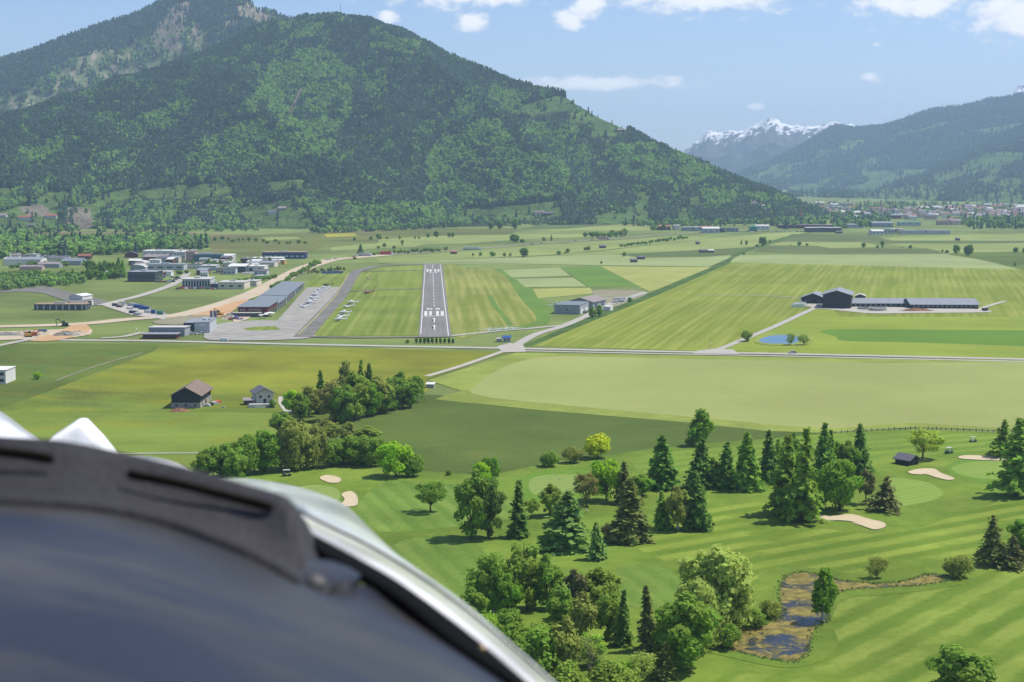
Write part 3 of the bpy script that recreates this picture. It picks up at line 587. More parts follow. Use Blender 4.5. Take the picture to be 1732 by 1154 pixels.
m_leaf = leaf_mat('foliage', 0.45); m_needle = leaf_mat('needles', 0.38)
def quads_mesh(name, cen, nrm, size, tone, mat, rng, aspect=1.0, up=None):
    """many small leaf-clump faces: centre, facing, half size, tone per face"""
    n = len(cen); nrm = nrm / (np.linalg.norm(nrm, axis=1, keepdims=True) + 1e-9)
    r = rng.normal(size=(n, 3)) if up is None else up + rng.normal(size=(n, 3)) * 0.15
    a = np.cross(nrm, r); a /= np.linalg.norm(a, axis=1, keepdims=True) + 1e-9; b = np.cross(nrm, a)
    a = a * size[:, None]; b = b * (size * aspect)[:, None]
    j = lambda: 1 + (rng.random((n, 1)) - 0.5) * 0.7
    bend = nrm * (size[:, None] * 0.35)
    V = np.stack([cen - a * j() - b * 0.35 * j(), cen + b * -1.0 * j() + bend * 0, cen + a * j() - b * 0.2 * j(), cen + b * j() - bend], 1).reshape(-1, 3)
    me = bpy.data.meshes.new(name); me.vertices.add(4 * n); me.vertices.foreach_set('co', V.astype(np.float32).ravel())
    me.loops.add(4 * n); me.loops.foreach_set('vertex_index', np.arange(4 * n, dtype=np.int32)); me.polygons.add(n)
    me.polygons.foreach_set('loop_start', np.arange(0, 4 * n, 4, dtype=np.int32)); me.polygons.foreach_set('loop_total', np.full(n, 4, np.int32))
    t = me.attributes.new('tone', 'FLOAT', 'FACE'); t.data.foreach_set('value', tone.astype(np.float32))
    me.materials.append(mat); me.update(); me.validate(); return me
def tube_mesh(name, paths, mat, sides=6):
    vs, fs = [], []
    for path in paths:
        base = len(vs); n = len(path)
        for i, (p, r) in enumerate(path):
            p = Vector(p); d = Vector(path[min(i + 1, n - 1)][0]) - Vector(path[max(i - 1, 0)][0])
            d.normalize(); a = d.orthogonal().normalized(); b = d.cross(a)
            for k in range(sides):
                t = 2 * math.pi * k / sides; vs.append(p + (a * math.cos(t) + b * math.sin(t)) * r)
        for i in range(n - 1):
            for k in range(sides):
                k2 = (k + 1) % sides; fs.append((base + i * sides + k, base + i * sides + k2, base + (i + 1) * sides + k2, base + (i + 1) * sides + k))
    return mesh_from(name, vs, fs, mat, smooth=True)
def conifer(seed, whorls, per, spread, droop, gap, size, clear=0.06, top=1.0, ragged=0.25):
    """unit-height conifer (height 1, crown radius `spread`): tiers of drooping boughs"""
    rng = np.random.default_rng(seed); cen, nr, sz, tn, limbs = [], [], [], [], []
    for w in range(whorls):
        f = (w + rng.random() * 0.6) / whorls; z = clear + (1 - clear) * f
        rad = spread * (1 - f) ** 0.72 * (1 + (rng.random() - 0.5) * ragged * 1.5) + 0.008
        k = max(4, int(per * (0.5 + 0.5 * (1 - f)))); ph = rng.random() * 6.28; tone_w = rng.random()
        for i in range(k):
            if rng.random() < gap: continue
            a = ph + 6.283 * i / k + rng.normal() * 0.18; L = rad * (0.6 + 0.62 * rng.random()); d = np.array([math.cos(a), math.sin(a), 0])
            if rng.random() < 0.25 and L > 0.05: limbs.append([((0, 0, z), 0.006), (tuple(d * L * 0.8 + np.array([0, 0, z - droop * L * 0.6])), 0.0015)])
            m = max(2, int(L / (size * 1.1)) + 1)
            for s in range(m):
                t = (s + 0.55) / m; p = d * L * t + np.array([0, 0, z - droop * L * t ** 1.3 + 0.03 * L])
                for _ in range(2):
                    cen.append(p + rng.normal(size=3) * size * 0.45); nr.append(d * 0.55 + np.array([0, 0, 0.75]) + rng.normal(size=3) * 0.45)
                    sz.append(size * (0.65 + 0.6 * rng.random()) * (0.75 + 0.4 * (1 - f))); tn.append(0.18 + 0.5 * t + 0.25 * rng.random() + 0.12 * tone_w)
    cen.append(np.array([0, 0, 0.985])); nr.append(np.array([1., 0, 0])); sz.append(size * .5); tn.append(.6)
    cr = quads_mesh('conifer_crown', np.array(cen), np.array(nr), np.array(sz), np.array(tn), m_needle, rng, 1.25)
    tr = tube_mesh('conifer_trunk', [[((0, 0, -0.02), 0.02), ((0.004, 0, 0.4), 0.014), ((0, 0.003, 0.97), 0.003)]] + limbs[:40], m_bark)
    return cr, tr
def broadleaf(seed, blobs, rx, cz, rz, bs, n, size, bark=None, weep=0.0, shape=1.0, fork=0.28, mat=None, hollow=0.55, airy=0.0):
    """unit-height broadleaved tree: leaf clumps on many uneven boughs inside an oval crown"""
    rng = np.random.default_rng(seed); B = []
    tries = 0
    while len(B) < blobs and tries < 4000:
        tries += 1
        p = rng.uniform(-1, 1, 3); r = np.linalg.norm(p)
        if r > 1 or r < hollow * rng.random(): continue
        wz = 1.0 if p[2] < 0 else (1 - p[2] ** 2 * (1 - shape))
        c = np.array([p[0] * rx * wz * (1 - bs), p[1] * rx * wz * (1 - bs), cz + p[2] * rz * (1 - bs * rx / rz)])
        B.append((c, bs * rx * (0.65 + 0.7 * rng.random())))
    cen, nr, sz, tn = [], [], [], []; per = max(6, n // blobs)
    for (c, r) in B:
        bt = rng.random(); k = int(per * (r / (bs * rx)) ** 1.6)
        d = rng.normal(size=(k, 3)); d /= np.linalg.norm(d, axis=1, keepdims=True)
        rr = r * (0.62 + 0.5 * rng.random((k, 1)) ** 0.7 + airy * rng.normal(size=(k, 1)) * .3)
        p = c + d * rr * np.array([1, 1, 0.8])
        if weep: p[:, 2] -= weep * np.abs(rng.normal(size=k)) * (0.4 + np.hypot(p[:, 0], p[:, 1]) / rx)
        p[:, 2] = np.maximum(p[:, 2], 0.02)
        out = p - np.array([0, 0, cz]); out /= np.linalg.norm(out, axis=1, keepdims=True) + 1e-6
        cen.append(p); nr.append(d * 0.8 + out * 0.5 + np.array([0, 0, 0.25]) + rng.normal(size=(k, 3)) * 0.45)
        sz.append(size * (0.6 + 0.8 * rng.random(k))); tn.append(0.25 + 0.45 * bt * 0.7 + 0.35 * rng.random(k))
    cr = quads_mesh('leafy_crown', np.concatenate(cen), np.concatenate(nr), np.concatenate(sz), np.concatenate(tn), mat or m_leaf, rng, 1.6 if weep else 1.0,
                    None if not weep else np.tile(np.array([[0, 0, 1.0]]), (sum(len(x) for x in cen), 1)) * 0 + rng.normal(size=(sum(len(x) for x in cen), 3)))
    paths = [[((0, 0, -0.02), 0.028), ((0.005, 0.003, fork), 0.02), ((0, 0.01, cz), 0.013), ((0.01, 0, cz + rz * 0.7), 0.004)]]
    for (c, r) in B[:min(18, len(B))]:
        z0 = min(fork + 0.1 * rng.random() + 0.2 * max(0, c[2] - cz), c[2] - 0.02); q0 = np.array([0, 0, max(0.05, z0)])
        mid = (q0 + c) / 2 + np.array([0, 0, -0.02]) + rng.normal(size=3) * 0.012
        paths.append([(tuple(q0), 0.011), (tuple(mid), 0.007), (tuple(c), 0.002)])
    return cr, tube_mesh('trunk_limbs', paths, bark or m_bark)
def bare_tree(seed, sparse=500):
    rng = np.random.default_rng(seed); paths = []; tips = []
    def grow(p, d, L, r, lv):
        q1 = p + d * L * 0.5 + rng.normal(size=3) * L * 0.05; q2 = p + d * L
        paths.append([(tuple(p), r), (tuple(q1), r * 0.8), (tuple(q2), r * 0.55)])
        if lv == 0: tips.append(q2); return
        for _ in range(3 if lv > 1 else 4):
            e = d + rng.normal(size=3) * 0.38; e[2] = abs(e[2]) * 0.9 + 0.15; e /= np.linalg.norm(e)
            grow(p + d * L * (0.55 + 0.45 * rng.random()), e, L * (0.55 + 0.2 * rng.random()), r * 0.5, lv - 1)
    grow(np.array([0, 0, -0.02]), np.array([-0.1, 0, 1.0]), 0.34, 0.017, 4); grow(np.array([0.02, 0, -0.02]), np.array([0.16, 0.05, 0.98]), 0.36, 0.016, 4)
    T = np.array(tips); T[:, 2] = np.minimum(T[:, 2], 1.02); idx = rng.integers(0, len(T), sparse)
    cr = quads_mesh('twig_crown', T[idx] + rng.normal(size=(sparse, 3)) * 0.025, rng.normal(size=(sparse, 3)), np.full(sparse, 0.009), rng.random(sparse), m_leaf, rng)
    return cr, tube_mesh('bare_limbs', paths, flat_mat('grey_bark', (0.2, 0.18, 0.15), .95, .2, 2.0, .05), 4)
TREE = {'spruce': [conifer(11, 34, 13, .22, .42, .06, .030), conifer(12, 32, 12, .24, .35, .08, .031), conifer(13, 36, 12, .20, .5, .05, .029)],
        'bluespruce': [conifer(14, 26, 12, .23, .22, .12, .032)],
        'narrow': [conifer(15, 30, 9, .13, .5, .12, .026), conifer(16, 30, 9, .16, .5, .10, .028)],
        'larch': [conifer(17, 30, 10, .19, .30, .22, .028, .10, ragged=.6), conifer(18, 30, 10, .20, .34, .22, .029, .10, ragged=.65)],
        'pine': [broadleaf(21, 34, .36, .60, .40, .26, 2300, .026, None, .02, .6, .3, m_needle, .3, .5), conifer(19, 20, 11, .33, .15, .2, .040, .16, ragged=.7)],
        'round': [broadleaf(31, 50, .48, .50, .50, .24, 4600, .023, fork=.14), broadleaf(32, 54, .46, .49, .50, .23, 4600, .023, shape=.8, fork=.14)],
        'oval': [broadleaf(41, 50, .34, .49, .50, .25, 4200, .022, shape=.75, fork=.14), broadleaf(42, 50, .36, .49, .50, .24, 4200, .022, shape=.7, fork=.14)],
        'birch': [broadleaf(51, 40, .30, .56, .44, .24, 3200, .020, m_barkw, .04, .6, .4, airy=.6), broadleaf(52, 44, .32, .54, .45, .22, 3400, .020, m_barkw, .06, .65, .4, airy=.6)],
        'weeping': [broadleaf(61, 40, .46, .58, .42, .22, 4200, .020, m_barkw, .16, .8, .35)],
        'willow': [broadleaf(71, 60, .47, .52, .48, .20, 6000, .020, None, .09, .85, .25, airy=.4), broadleaf(72, 54, .48, .52, .47, .20, 5200, .021, None, .10, .9, .25, airy=.4)],
        'airy': [broadleaf(81, 56, .50, .60, .40, .15, 3600, .019, None, 0, .8, .2, hollow=.35, airy=.7)],
        'shrub': [broadleaf(91, 34, .56, .46, .50, .28, 2600, .032, None, 0, .9, .12), broadleaf(92, 30, .60, .45, .50, .30, 2400, .034, None, 0, .9, .12)],
        'twiggy': [broadleaf(95, 44, .52, .52, .48, .2, 2600, .018, None, 0, .9, .1, hollow=.3, airy=.8)],
        'bare': [bare_tree(101, 700)],
        'column': [broadleaf(111, 30, .13, .5, .5, .6, 700, .05, None, 0, .7, .1)]}
WIDTH = {'spruce': .44, 'bluespruce': .46, 'narrow': .29, 'larch': .39, 'pine': .72, 'round': .92, 'oval': .66, 'birch': .62, 'weeping': .96, 'willow': 1.0, 'airy': 1.02, 'shrub': 1.15, 'twiggy': 1.05, 'bare': .8, 'column': .26}
TC = {k: (v[0] * 2.75, v[1] * 2.7, v[2] * 1.45) for k, v in {'dark': (.030, .062, .030), 'spruce': (.036, .078, .032), 'blue': (.045, .085, .055), 'larch': (.050, .088, .030), 'brown': (.062, .072, .032), 'maroon': (.066, .068, .042), 'green': (.060, .125, .028), 'bright': (.105, .20, .022),
      'yellow': (.21, .24, .022), 'lime': (.12, .19, .035), 'olive': (.095, .135, .034), 'pale': (.13, .18, .10), 'grey': (.095, .125, .065), 'mid': (.050, .098, .035), 'rust': (.10, .098, .05), 'walnut': (.14, .20, .065)}.items()}
_tc = [0]
TC.update({k: (TC[k][0] * 1.55, TC[k][1] * 1.28, TC[k][2] * .8) for k in ('dark', 'spruce', 'mid', 'blue', 'larch')})
TC.update({k: (TC[k][0] * 1.12, TC[k][1], TC[k][2] * .7) for k in ('green', 'bright', 'grey', 'pale', 'walnut')})
NAMES = {'spruce': 'spruce_tree', 'bluespruce': 'spruce_tree', 'narrow': 'narrow_spruce', 'larch': 'larch_tree', 'pine': 'pine_tree', 'round': 'broadleaf_tree', 'oval': 'broadleaf_tree', 'birch': 'birch_tree', 'weeping': 'weeping_birch',
         'willow': 'willow_tree', 'airy': 'walnut_tree', 'shrub': 'shrub', 'twiggy': 'shrub', 'bare': 'bare_tree', 'column': 'columnar_thuja'}
def tree(kind, px, py, top, w, col, label, group=None, base=None, cat=None):
    """px, py of the foot, py of the top, width in photo pixels"""
    _tc[0] += 1; i = _tc[0]
    s = S(py); g = base if base is not None else G(px, py)
    if base is not None: s = math.hypot(g.x, g.y) / FPX
    h = max((py - top) * s, 0.5) * 1.0; rad = w * s / (h * WIDTH[kind]) * (1.24 if top > 560 else 1.0)
    cr, tr = TREE[kind][i % len(TREE[kind])]
    e = empty(NAMES[kind], (g.x, g.y, g.z), (i * 2.399) % 6.283); jx = 0.9 + 0.2 * ((i * 0.618) % 1); e.scale = (h * rad * jx, h * rad * (1.9 - jx), h); e.rotation_euler[0] = 0.05 * math.sin(i * 3.1); e.rotation_euler[1] = 0.05 * math.cos(i * 1.7)
    a = link('crown', cr, e); a.color = (*TC[col], 1); link('trunk', tr, e)
    tag(e, label, cat or ('shrub' if kind in ('shrub', 'twiggy') else 'tree'), group)
    return e
GC = 'trees on the golf course'
tree('shrub', 931, 790, 757, 34, 'mid', 'round dark green bush at the edge of the dark meadow, leftmost of two', GC)
tree('shrub', 970, 784, 752, 37, 'grey', 'round paler bush between the dark round bush and the yellow green maple', GC)
tree('round', 1011, 776, 727, 48, 'yellow', 'yellow green round maple behind the putting green, brightest crown of all', GC)
tree('round', 1026, 848, 766, 54, 'bright', 'bright green maple in front of the yellow green one', GC)
tree('airy', 992, 858, 793, 48, 'rust', 'reddish brown thin leaved tree left of the bright green maple', GC)
tree('larch', 1055, 852, 778, 32, 'brown', 'brownish conifer standing just right of the bright green maple', GC)
tree('oval', 1086, 840, 797, 38, 'green', 'small bushy green tree right of the brownish conifer', GC)
tree('spruce', 1064, 918, 808, 64, 'brown', 'big dark brownish spruce with boughs to the ground, widest of the conifers', GC)
tree('spruce', 956, 931, 829, 74, 'blue', 'broad blue green spruce in the middle of the golf course', GC)
tree('narrow', 876, 910, 812, 34, 'dark', 'thin dark conifer left of the broad blue green spruce', GC)
tree('oval', 929, 874, 812, 36, 'olive', 'young olive leaved tree in front of the striped middle green', GC)
tree('airy', 899, 877, 838, 27, 'olive', 'smallest thin leaved tree left of the young olive tree', GC)
tree('bluespruce', 1011, 947, 880, 31, 'blue', 'small slender blue spruce standing alone below the big spruce', GC)
tree('shrub', 1026, 912, 881, 24, 'maroon', 'dark purplish shrub beside the small blue spruce', GC)
tree('spruce', 1122, 827, 735, 52, 'spruce', 'tall spruce left of the birch pair on the fairway edge', GC)
tree('birch', 1186, 755, 688, 44, 'green', 'tall birch standing alone against the pale hay field', GC)
tree('shrub', 1170, 754, 736, 22, 'mid', 'low bush at the foot of the lone tall birch', GC)
tree('spruce', 1183, 826, 740, 44, 'dark', 'dark spruce in front of the lone tall birch', GC)
tree('oval', 1204, 826, 768, 24, 'mid', 'small leafy tree squeezed between two dark spruces', GC)
tree('spruce', 1225, 827, 746, 40, 'spruce', 'pointed spruce, second from the left of the long conifer row', GC)
tree('spruce', 1263, 831, 729, 42, 'mid', 'tall spruce with dark shadow, third of the long conifer row', GC)
tree('spruce', 1180, 897, 795, 42, 'dark', 'dense dark spruce with its foot on the middle fairway', GC)
tree('birch', 1147, 899, 812, 38, 'grey', 'thin grey green birch in front of the dense dark spruce', GC)
tree('spruce', 1122, 895, 830, 32, 'mid', 'small spruce left of the thin grey green birch', GC)
tree('spruce', 1301, 816, 728, 34, 'dark', 'dark spruce behind the two giant larches, at their left', GC)
tree('larch', 1323, 872, 733, 56, 'larch', 'giant larch left of the long bunker, leftmost of the pair', GC)
tree('larch', 1354, 883, 722, 54, 'larch', 'giant larch at the left tip of the long bunker, tallest tree in view', GC)
tree('spruce', 1389, 813, 715, 38, 'spruce', 'tall pointed spruce rising behind the round green tree', GC)
tree('spruce', 1338, 802, 730, 28, 'mid', 'spruce top showing behind the giant larches', GC)
tree('oval', 1414, 805, 734, 28, 'mid', 'soft green tree top between two pointed spruces', GC)
tree('round', 1421, 866, 762, 78, 'green', 'large round fresh green tree above the long bunker', GC)
tree('spruce', 1457, 802, 715, 40, 'dark', 'dark ragged spruce at the right end of the conifer group', GC)
tree('oval', 1438, 806, 738, 38, 'mid', 'leafy tree pressed against the dark ragged spruce', GC)
tree('pine', 1464, 854, 787, 30, 'maroon', 'thin brown barely leaved tree right of the large round tree', GC)
tree('pine', 1496, 865, 806, 48, 'maroon', 'round brown leaved tree with dark shadow right of the long bunker', GC)
tree('airy', 1560, 778, 720, 64, 'walnut', 'pale leaved spreading tree behind the dark wooden hut', GC)
tree('larch', 1693, 773, 709, 36, 'larch', 'slender larch behind the thin flat bunker at the right', GC)
tree('larch', 1718, 840, 704, 62, 'mid', 'large dark larch cut by the right edge of the picture', GC)
tree('pine', 1682, 957, 871, 56, 'brown', 'reddish brown pine at the right edge above the pond', GC)
tree('oval', 1728, 945, 866, 46, 'green', 'green tree behind the reddish brown pine, cut by the right edge', GC)
tree('pine', 1716, 962, 905, 42, 'maroon', 'low brown pine in the right corner of the fairway', GC)
tree('twiggy', 1483, 980, 937, 38, 'grey', 'twiggy grey green shrub behind the pond', GC)
tree('shrub', 1622, 978, 929, 48, 'grey', 'round grey green shrub at the right end of the pond', GC)
tree('birch', 1390, 1053, 953, 48, 'green', 'slim green birch standing in the bend of the pond', GC)
tree('shrub', 1303, 1047, 1007, 40, 'grey', 'rounded pale shrub on the left bank of the pond', GC)
tree('shrub', 1276, 1064, 1026, 40, 'mid', 'dark low shrub left of the pale pond shrub', GC)
tree('willow', 1214, 1068, 902, 152, 'pale', 'huge pale silvery willow left of the pond', GC)
tree('oval', 1628, 1200, 1075, 110, 'mid', 'leafy tree cut by the bottom edge at the lower right', GC)
tree('weeping', 836, 1040, 924, 92, 'mid', 'weeping birch with drooping dark crown beside the cowling', GC)
tree('oval', 892, 1032, 898, 64, 'olive', 'tall yellowish olive tree between the weeping birch and a dark tree', GC)
tree('oval', 926, 1032, 926, 46, 'mid', 'dark green tree at the right flank of the tall olive tree', GC)
tree('pine', 970, 1048, 952, 44, 'maroon', 'brownish purple pine among the lower thicket', GC)
tree('oval', 1010, 1046, 949, 72, 'olive', 'olive green bushy tree left of the narrow spruces', GC)
tree('bare', 998, 1165, 1034, 76, 'pale', 'bare forked tree with grey limbs at the bottom edge', GC)
tree('narrow', 1051, 1094, 994, 24, 'dark', 'very narrow dark spruce on the lower lawn, left of two', GC)
tree('narrow', 1097, 1102, 989, 36, 'brown', 'narrow brownish spruce on the lower lawn, right of two', GC)
tree('oval', 1165, 1134, 986, 96, 'mid', 'large dark green tree in front of the silvery willow', GC)
tree('twiggy', 1086, 1156, 1098, 60, 'pale', 'pale twiggy bush at the bottom edge below the narrow spruces', GC)
tree('shrub', 822, 1092, 1025, 54, 'lime', 'light green bush right beside the cowling edge', GC)
tree('round', 895, 1170, 1030, 112, 'mid', 'big rounded green tree at the bottom edge beside the cowling', GC)
tree('birch', 950, 1168, 1024, 60, 'grey', 'grey green birch left of the bare forked tree', GC)
tree('shrub', 1040, 1180, 1112, 90, 'olive', 'olive undergrowth thicket below the bare forked tree', GC)
tree('spruce', 1122, 1150, 1085, 36, 'brown', 'small brownish conifer at the foot of the large dark green tree', GC)
tree('shrub', 955, 1200, 1110, 80, 'olive', 'olive bush at the very bottom between birch and rounded tree', GC)
for (k_, x_, y_, t_, w_, c_, l_) in [('oval', 800, 1070, 985, 52, 'mid', 'dark tree at the cowling edge below the weeping birch'), ('round', 858, 1088, 1022, 56, 'mid', 'round green tree below the weeping birch'), ('oval', 862, 1052, 960, 44, 'green', 'green tree squeezed between the weeping birch and the olive tree'), ('oval', 948, 1075, 975, 50, 'mid', 'mid green tree in front of the brownish purple pine'),
    ('birch', 984, 1090, 990, 48, 'grey', 'soft grey birch in front of the olive bushy tree'), ('oval', 1028, 1082, 985, 44, 'olive', 'olive tree right behind the bare forked tree'), ('round', 912, 1118, 1060, 60, 'green', 'fresh green crown behind the big rounded tree'), ('oval', 1140, 1104, 1004, 54, 'mid', 'tall green tree at the left flank of the silvery willow'), ('willow', 1180, 1100, 960, 84, 'pale', 'smaller silvery willow left of the huge one'),
    ('shrub', 1230, 1098, 1050, 50, 'mid', 'dark bush at the foot of the huge willow'), ('shrub', 1066, 1150, 1108, 46, 'lime', 'light green bush left of the pale twiggy bush'), ('oval', 1000, 1130, 1060, 46, 'lime', 'lime green crown behind the bare forked tree'), ('shrub', 850, 1150, 1090, 60, 'mid', 'dense bush along the cowling edge at the bottom'), ('oval', 1118, 1120, 1040, 30, 'mid', 'slim green tree between narrow spruce and large dark tree'),
    ('spruce', 1316, 812, 742, 30, 'mid', 'small spruce hidden behind the leftmost giant larch'), ('spruce', 1402, 808, 726, 30, 'mid', 'second spruce behind the round green tree'), ('larch', 1340, 868, 742, 44, 'spruce', 'slimmer larch between the two giant larches'), ('round', 1390, 852, 786, 44, 'green', 'lower green crown between giant larch and round tree')]:
    tree(k_, x_, y_, t_, w_, c_, l_, GC)
GA = 'trees of the grove by the white house'
tree('round', 494, 700, 653, 38, 'bright', 'light green round tree at the left end of the grove by the house', GA)
tree('birch', 522, 705, 650, 42, 'grey', 'greyish birch beside the light green tree of the house grove', GA)
tree('narrow', 546, 700, 626, 22, 'spruce', 'slim dark spruce near the left end of the house grove', GA)
tree('oval', 564, 713, 630, 46, 'rust', 'brownish broad tree at the front of the house grove', GA)
tree('oval', 600, 711, 619, 52, 'olive', 'broad olive tree at the middle front of the house grove', GA)
tree('birch', 588, 692, 607, 36, 'grey', 'tall pale birch top behind the broad olive tree', GA)
tree('narrow', 608, 692, 608, 20, 'mid', 'narrow tall crown right of the tall pale birch', GA)
tree('spruce', 622, 692, 614, 26, 'dark', 'dark pointed spruce at the back of the house grove', GA)
tree('oval', 638, 701, 629, 46, 'grey', 'grey green oval tree right of the broad olive tree', GA)
tree('oval', 663, 695, 629, 36, 'mid', 'green tree between the grey green oval tree and the last tall tree', GA)
tree('oval', 682, 692, 621, 40, 'mid', 'last tall tree near the right end of the house grove', GA)
tree('weeping', 706, 681, 628, 34, 'mid', 'drooping tree at the right end of the grove beside the small shed', GA)
tree('shrub', 462, 690, 672, 14, 'mid', 'small dark bush at the corner of the white house terrace', GA)
GB = 'trees of the grove above the cowling'
tree('oval', 378, 815, 738, 52, 'mid', 'leftmost dark tree of the grove just above the cowling', GB)
tree('round', 414, 806, 728, 50, 'mid', 'second tree from the left of the grove above the cowling', GB)
tree('oval', 448, 800, 715, 52, 'green', 'third tree of the grove, behind the golf buggy', GB)
tree('willow', 494, 795, 697, 80, 'grey', 'big grey green willow over the golf buggy', GB)
tree('willow', 530, 792, 712, 52, 'grey', 'smaller willow at the right flank of the big one', GB)
tree('round', 580, 783, 735, 44, 'mid', 'dark leafy tree left in the hedge behind the small oval bunker', GB)
tree('round', 612, 785, 731, 48, 'mid', 'dark leafy tree in the middle of the hedge', GB)
tree('round', 641, 782, 733, 40, 'green', 'leafy tree at the right end of the hedge', GB)
tree('round', 670, 807, 737, 58, 'bright', 'sunlit fresh green tree right of the hedge', GB)
tree('round', 700, 807, 763, 40, 'mid', 'lower dark tree joined to the sunlit green one', GB)
tree('airy', 728, 867, 806, 56, 'mid', 'small orchard tree standing alone on the left fairway', GB)
tree('oval', 797, 912, 780, 58, 'mid', 'tall dark tree left of the middle green, left half of the pair', GB)
tree('oval', 826, 912, 790, 50, 'dark', 'tall dark tree left of the middle green, right half of the pair', GB)
tree('round', 812, 824, 774, 34, 'bright', 'small bright tree top behind the pair of tall dark trees', GB)
tree('round', 828, 818, 764, 28, 'green', 'small round green tree at the meadow edge behind the tall pair', GB)
tree('shrub', 760, 805, 792, 11, 'mid', 'tiny bush on the edge of the dark meadow', GB)
tree('shrub', 1264, 578, 556, 24, 'olive', 'bush beside the farm track at the small blue pond', 'bushes at the farm pond')
tree('twiggy', 1338, 584, 562, 20, 'olive', 'left shrub of the pair at the blue pond', 'bushes at the farm pond')
tree('twiggy', 1360, 584, 564, 22, 'olive', 'right shrub of the pair at the blue pond', 'bushes at the farm pond')
tree('round', 63, 642, 627, 16, 'bright', 'small bright bush beside the white building at the left edge')
for k in range(10):
    tree('column', 704 + k * 6.9, 581.5, 570 + abs(k - 3) * .35, 4.2, 'dark', ORD[k] + ' columnar thuja from the left in the row before the runway', 'row of columnar thujas')
tree('shrub', 689, 581, 573, 7, 'mid', 'small bush left of the row of columnar thujas')
tree('oval', 1002, 539, 516, 14, 'mid', 'left tree of the pair beside the grey hangar', 'trees by the grey hangar')
tree('oval', 1014, 536, 512, 14, 'green', 'right tree of the pair beside the grey hangar', 'trees by the grey hangar')
tree('shrub', 1066, 511, 501, 12, 'green', 'bush beyond the white trailer at the hangar yard', 'trees by the grey hangar')
# single trees out in the fields
for (k_, x_, y_, t_, w_, c_, l_) in [('oval', 478, 738, 690, 40, 'mid', 'tree at the near side of the house path, left of the grove'), ('birch', 552, 748, 706, 44, 'grey', 'grey birch between the house grove and the big willow'), ('birch', 588, 752, 712, 40, 'grey', 'soft grey tree behind the left of the hedge'), ('oval', 622, 755, 716, 40, 'olive', 'olive tree behind the middle of the hedge'), ('round', 560, 790, 738, 44, 'mid', 'dark tree between the willow and the hedge'), ('round', 596, 788, 728, 46, 'mid', 'dark tree filling the hedge from behind'), ('round', 628, 789, 730, 46, 'mid', 'dark tree low in the hedge'),
    ('oval', 508, 712, 660, 36, 'mid', 'green tree low at the left front of the house grove'), ('oval', 580, 716, 640, 44, 'mid', 'green tree low at the middle front of the house grove'), ('oval', 622, 706, 636, 38, 'green', 'green tree filling the middle of the house grove'), ('oval', 652, 700, 640, 34, 'mid', 'green tree filling the right of the house grove'), ('oval', 694, 690, 636, 30, 'mid', 'green tree beside the drooping tree of the grove'), ('oval', 398, 822, 745, 44, 'mid', 'dark tree in front of the leftmost grove trees'), ('oval', 350, 818, 752, 40, 'mid', 'tree half hidden by the cowling at the grove end'), ('round', 430, 798, 722, 46, 'green', 'leafy tree behind the second tree of the grove')]:
    tree(k_, x_, y_, t_, w_, c_, l_, GB if y_ > 720 else GA)
GF = 'scattered trees in the far fields'
FT = [('round', 870, 410, 394, 22), ('shrub', 884, 410, 403, 14), ('oval', 886, 435, 416, 19), ('shrub', 833, 434, 424, 12), ('shrub', 813, 433, 425, 8), ('shrub', 853, 434, 426, 7), ('shrub', 863, 434, 427, 6), ('shrub', 800, 434, 427, 5),
      ('shrub', 945, 431, 423, 10), ('oval', 961, 428, 419, 8), ('shrub', 956, 429, 425, 6), ('shrub', 990, 424, 417, 8), ('oval', 995, 424, 415, 9), ('round', 1056, 434, 425, 9), ('shrub', 1017, 447, 441, 5), ('shrub', 920, 408, 400, 8), ('narrow', 933, 407, 397, 5),
      ('round', 1290, 417, 398, 15), ('shrub', 1280, 417, 413, 8), ('oval', 1263, 415, 405, 7), ('narrow', 1254, 414, 405, 4), ('shrub', 1302, 410, 405, 5), ('round', 1352, 416, 407, 10), ('shrub', 1365, 416, 411, 7), ('shrub', 1337, 416, 413, 3), ('round', 1461, 419, 409, 11), ('shrub', 1484, 420, 414, 7),
      ('oval', 1493, 420, 405, 8), ('shrub', 1540, 421, 413, 7), ('round', 1526, 420, 417, 3), ('round', 1617, 431, 411, 14), ('round', 1638, 433, 411, 19), ('shrub', 1602, 428, 422, 10), ('shrub', 1594, 427, 421, 5), ('round', 1718, 428, 417, 12), ('narrow', 1717, 450, 442, 5), ('shrub', 1732, 428, 418, 8), ('shrub', 1258, 431, 427, 6),
      ('spruce', 610, 429, 413, 13), ('shrub', 650, 418, 410, 9), ('oval', 680, 416, 404, 6), ('shrub', 640, 421, 415, 8), ('shrub', 667, 421, 414, 8), ('oval', 830, 388, 372, 14), ('oval', 846, 388, 371, 14), ('oval', 870, 388, 366, 16), ('round', 724, 403, 393, 8), ('round', 738, 402, 389, 12), ('oval', 760, 402, 391, 8), ('oval', 766, 402, 392, 6),
      ('narrow', 702, 404, 398, 4), ('narrow', 709, 404, 398, 4), ('oval', 640, 405, 393, 9), ('oval', 627, 407, 398, 7), ('oval', 644, 406, 397, 5), ('oval', 676, 405, 397, 5), ('shrub', 600, 407, 400, 8), ('shrub', 655, 405, 399, 5)]
_cnt = {}
for (k, x, y, t, w) in sorted(FT, key=lambda r: r[1]):
    nm = {'round': 'round tree', 'oval': 'oval tree', 'shrub': 'bush', 'narrow': 'slender tree', 'spruce': 'pointed spruce'}[k]; _cnt[nm] = _cnt.get(nm, -1) + 1
    tree(k, x, y, t, w, ('mid', 'green', 'spruce', 'grey')[int(x) % 4], '%s single %s from the left in the far fields' % (ORD[_cnt[nm]], nm), GF)
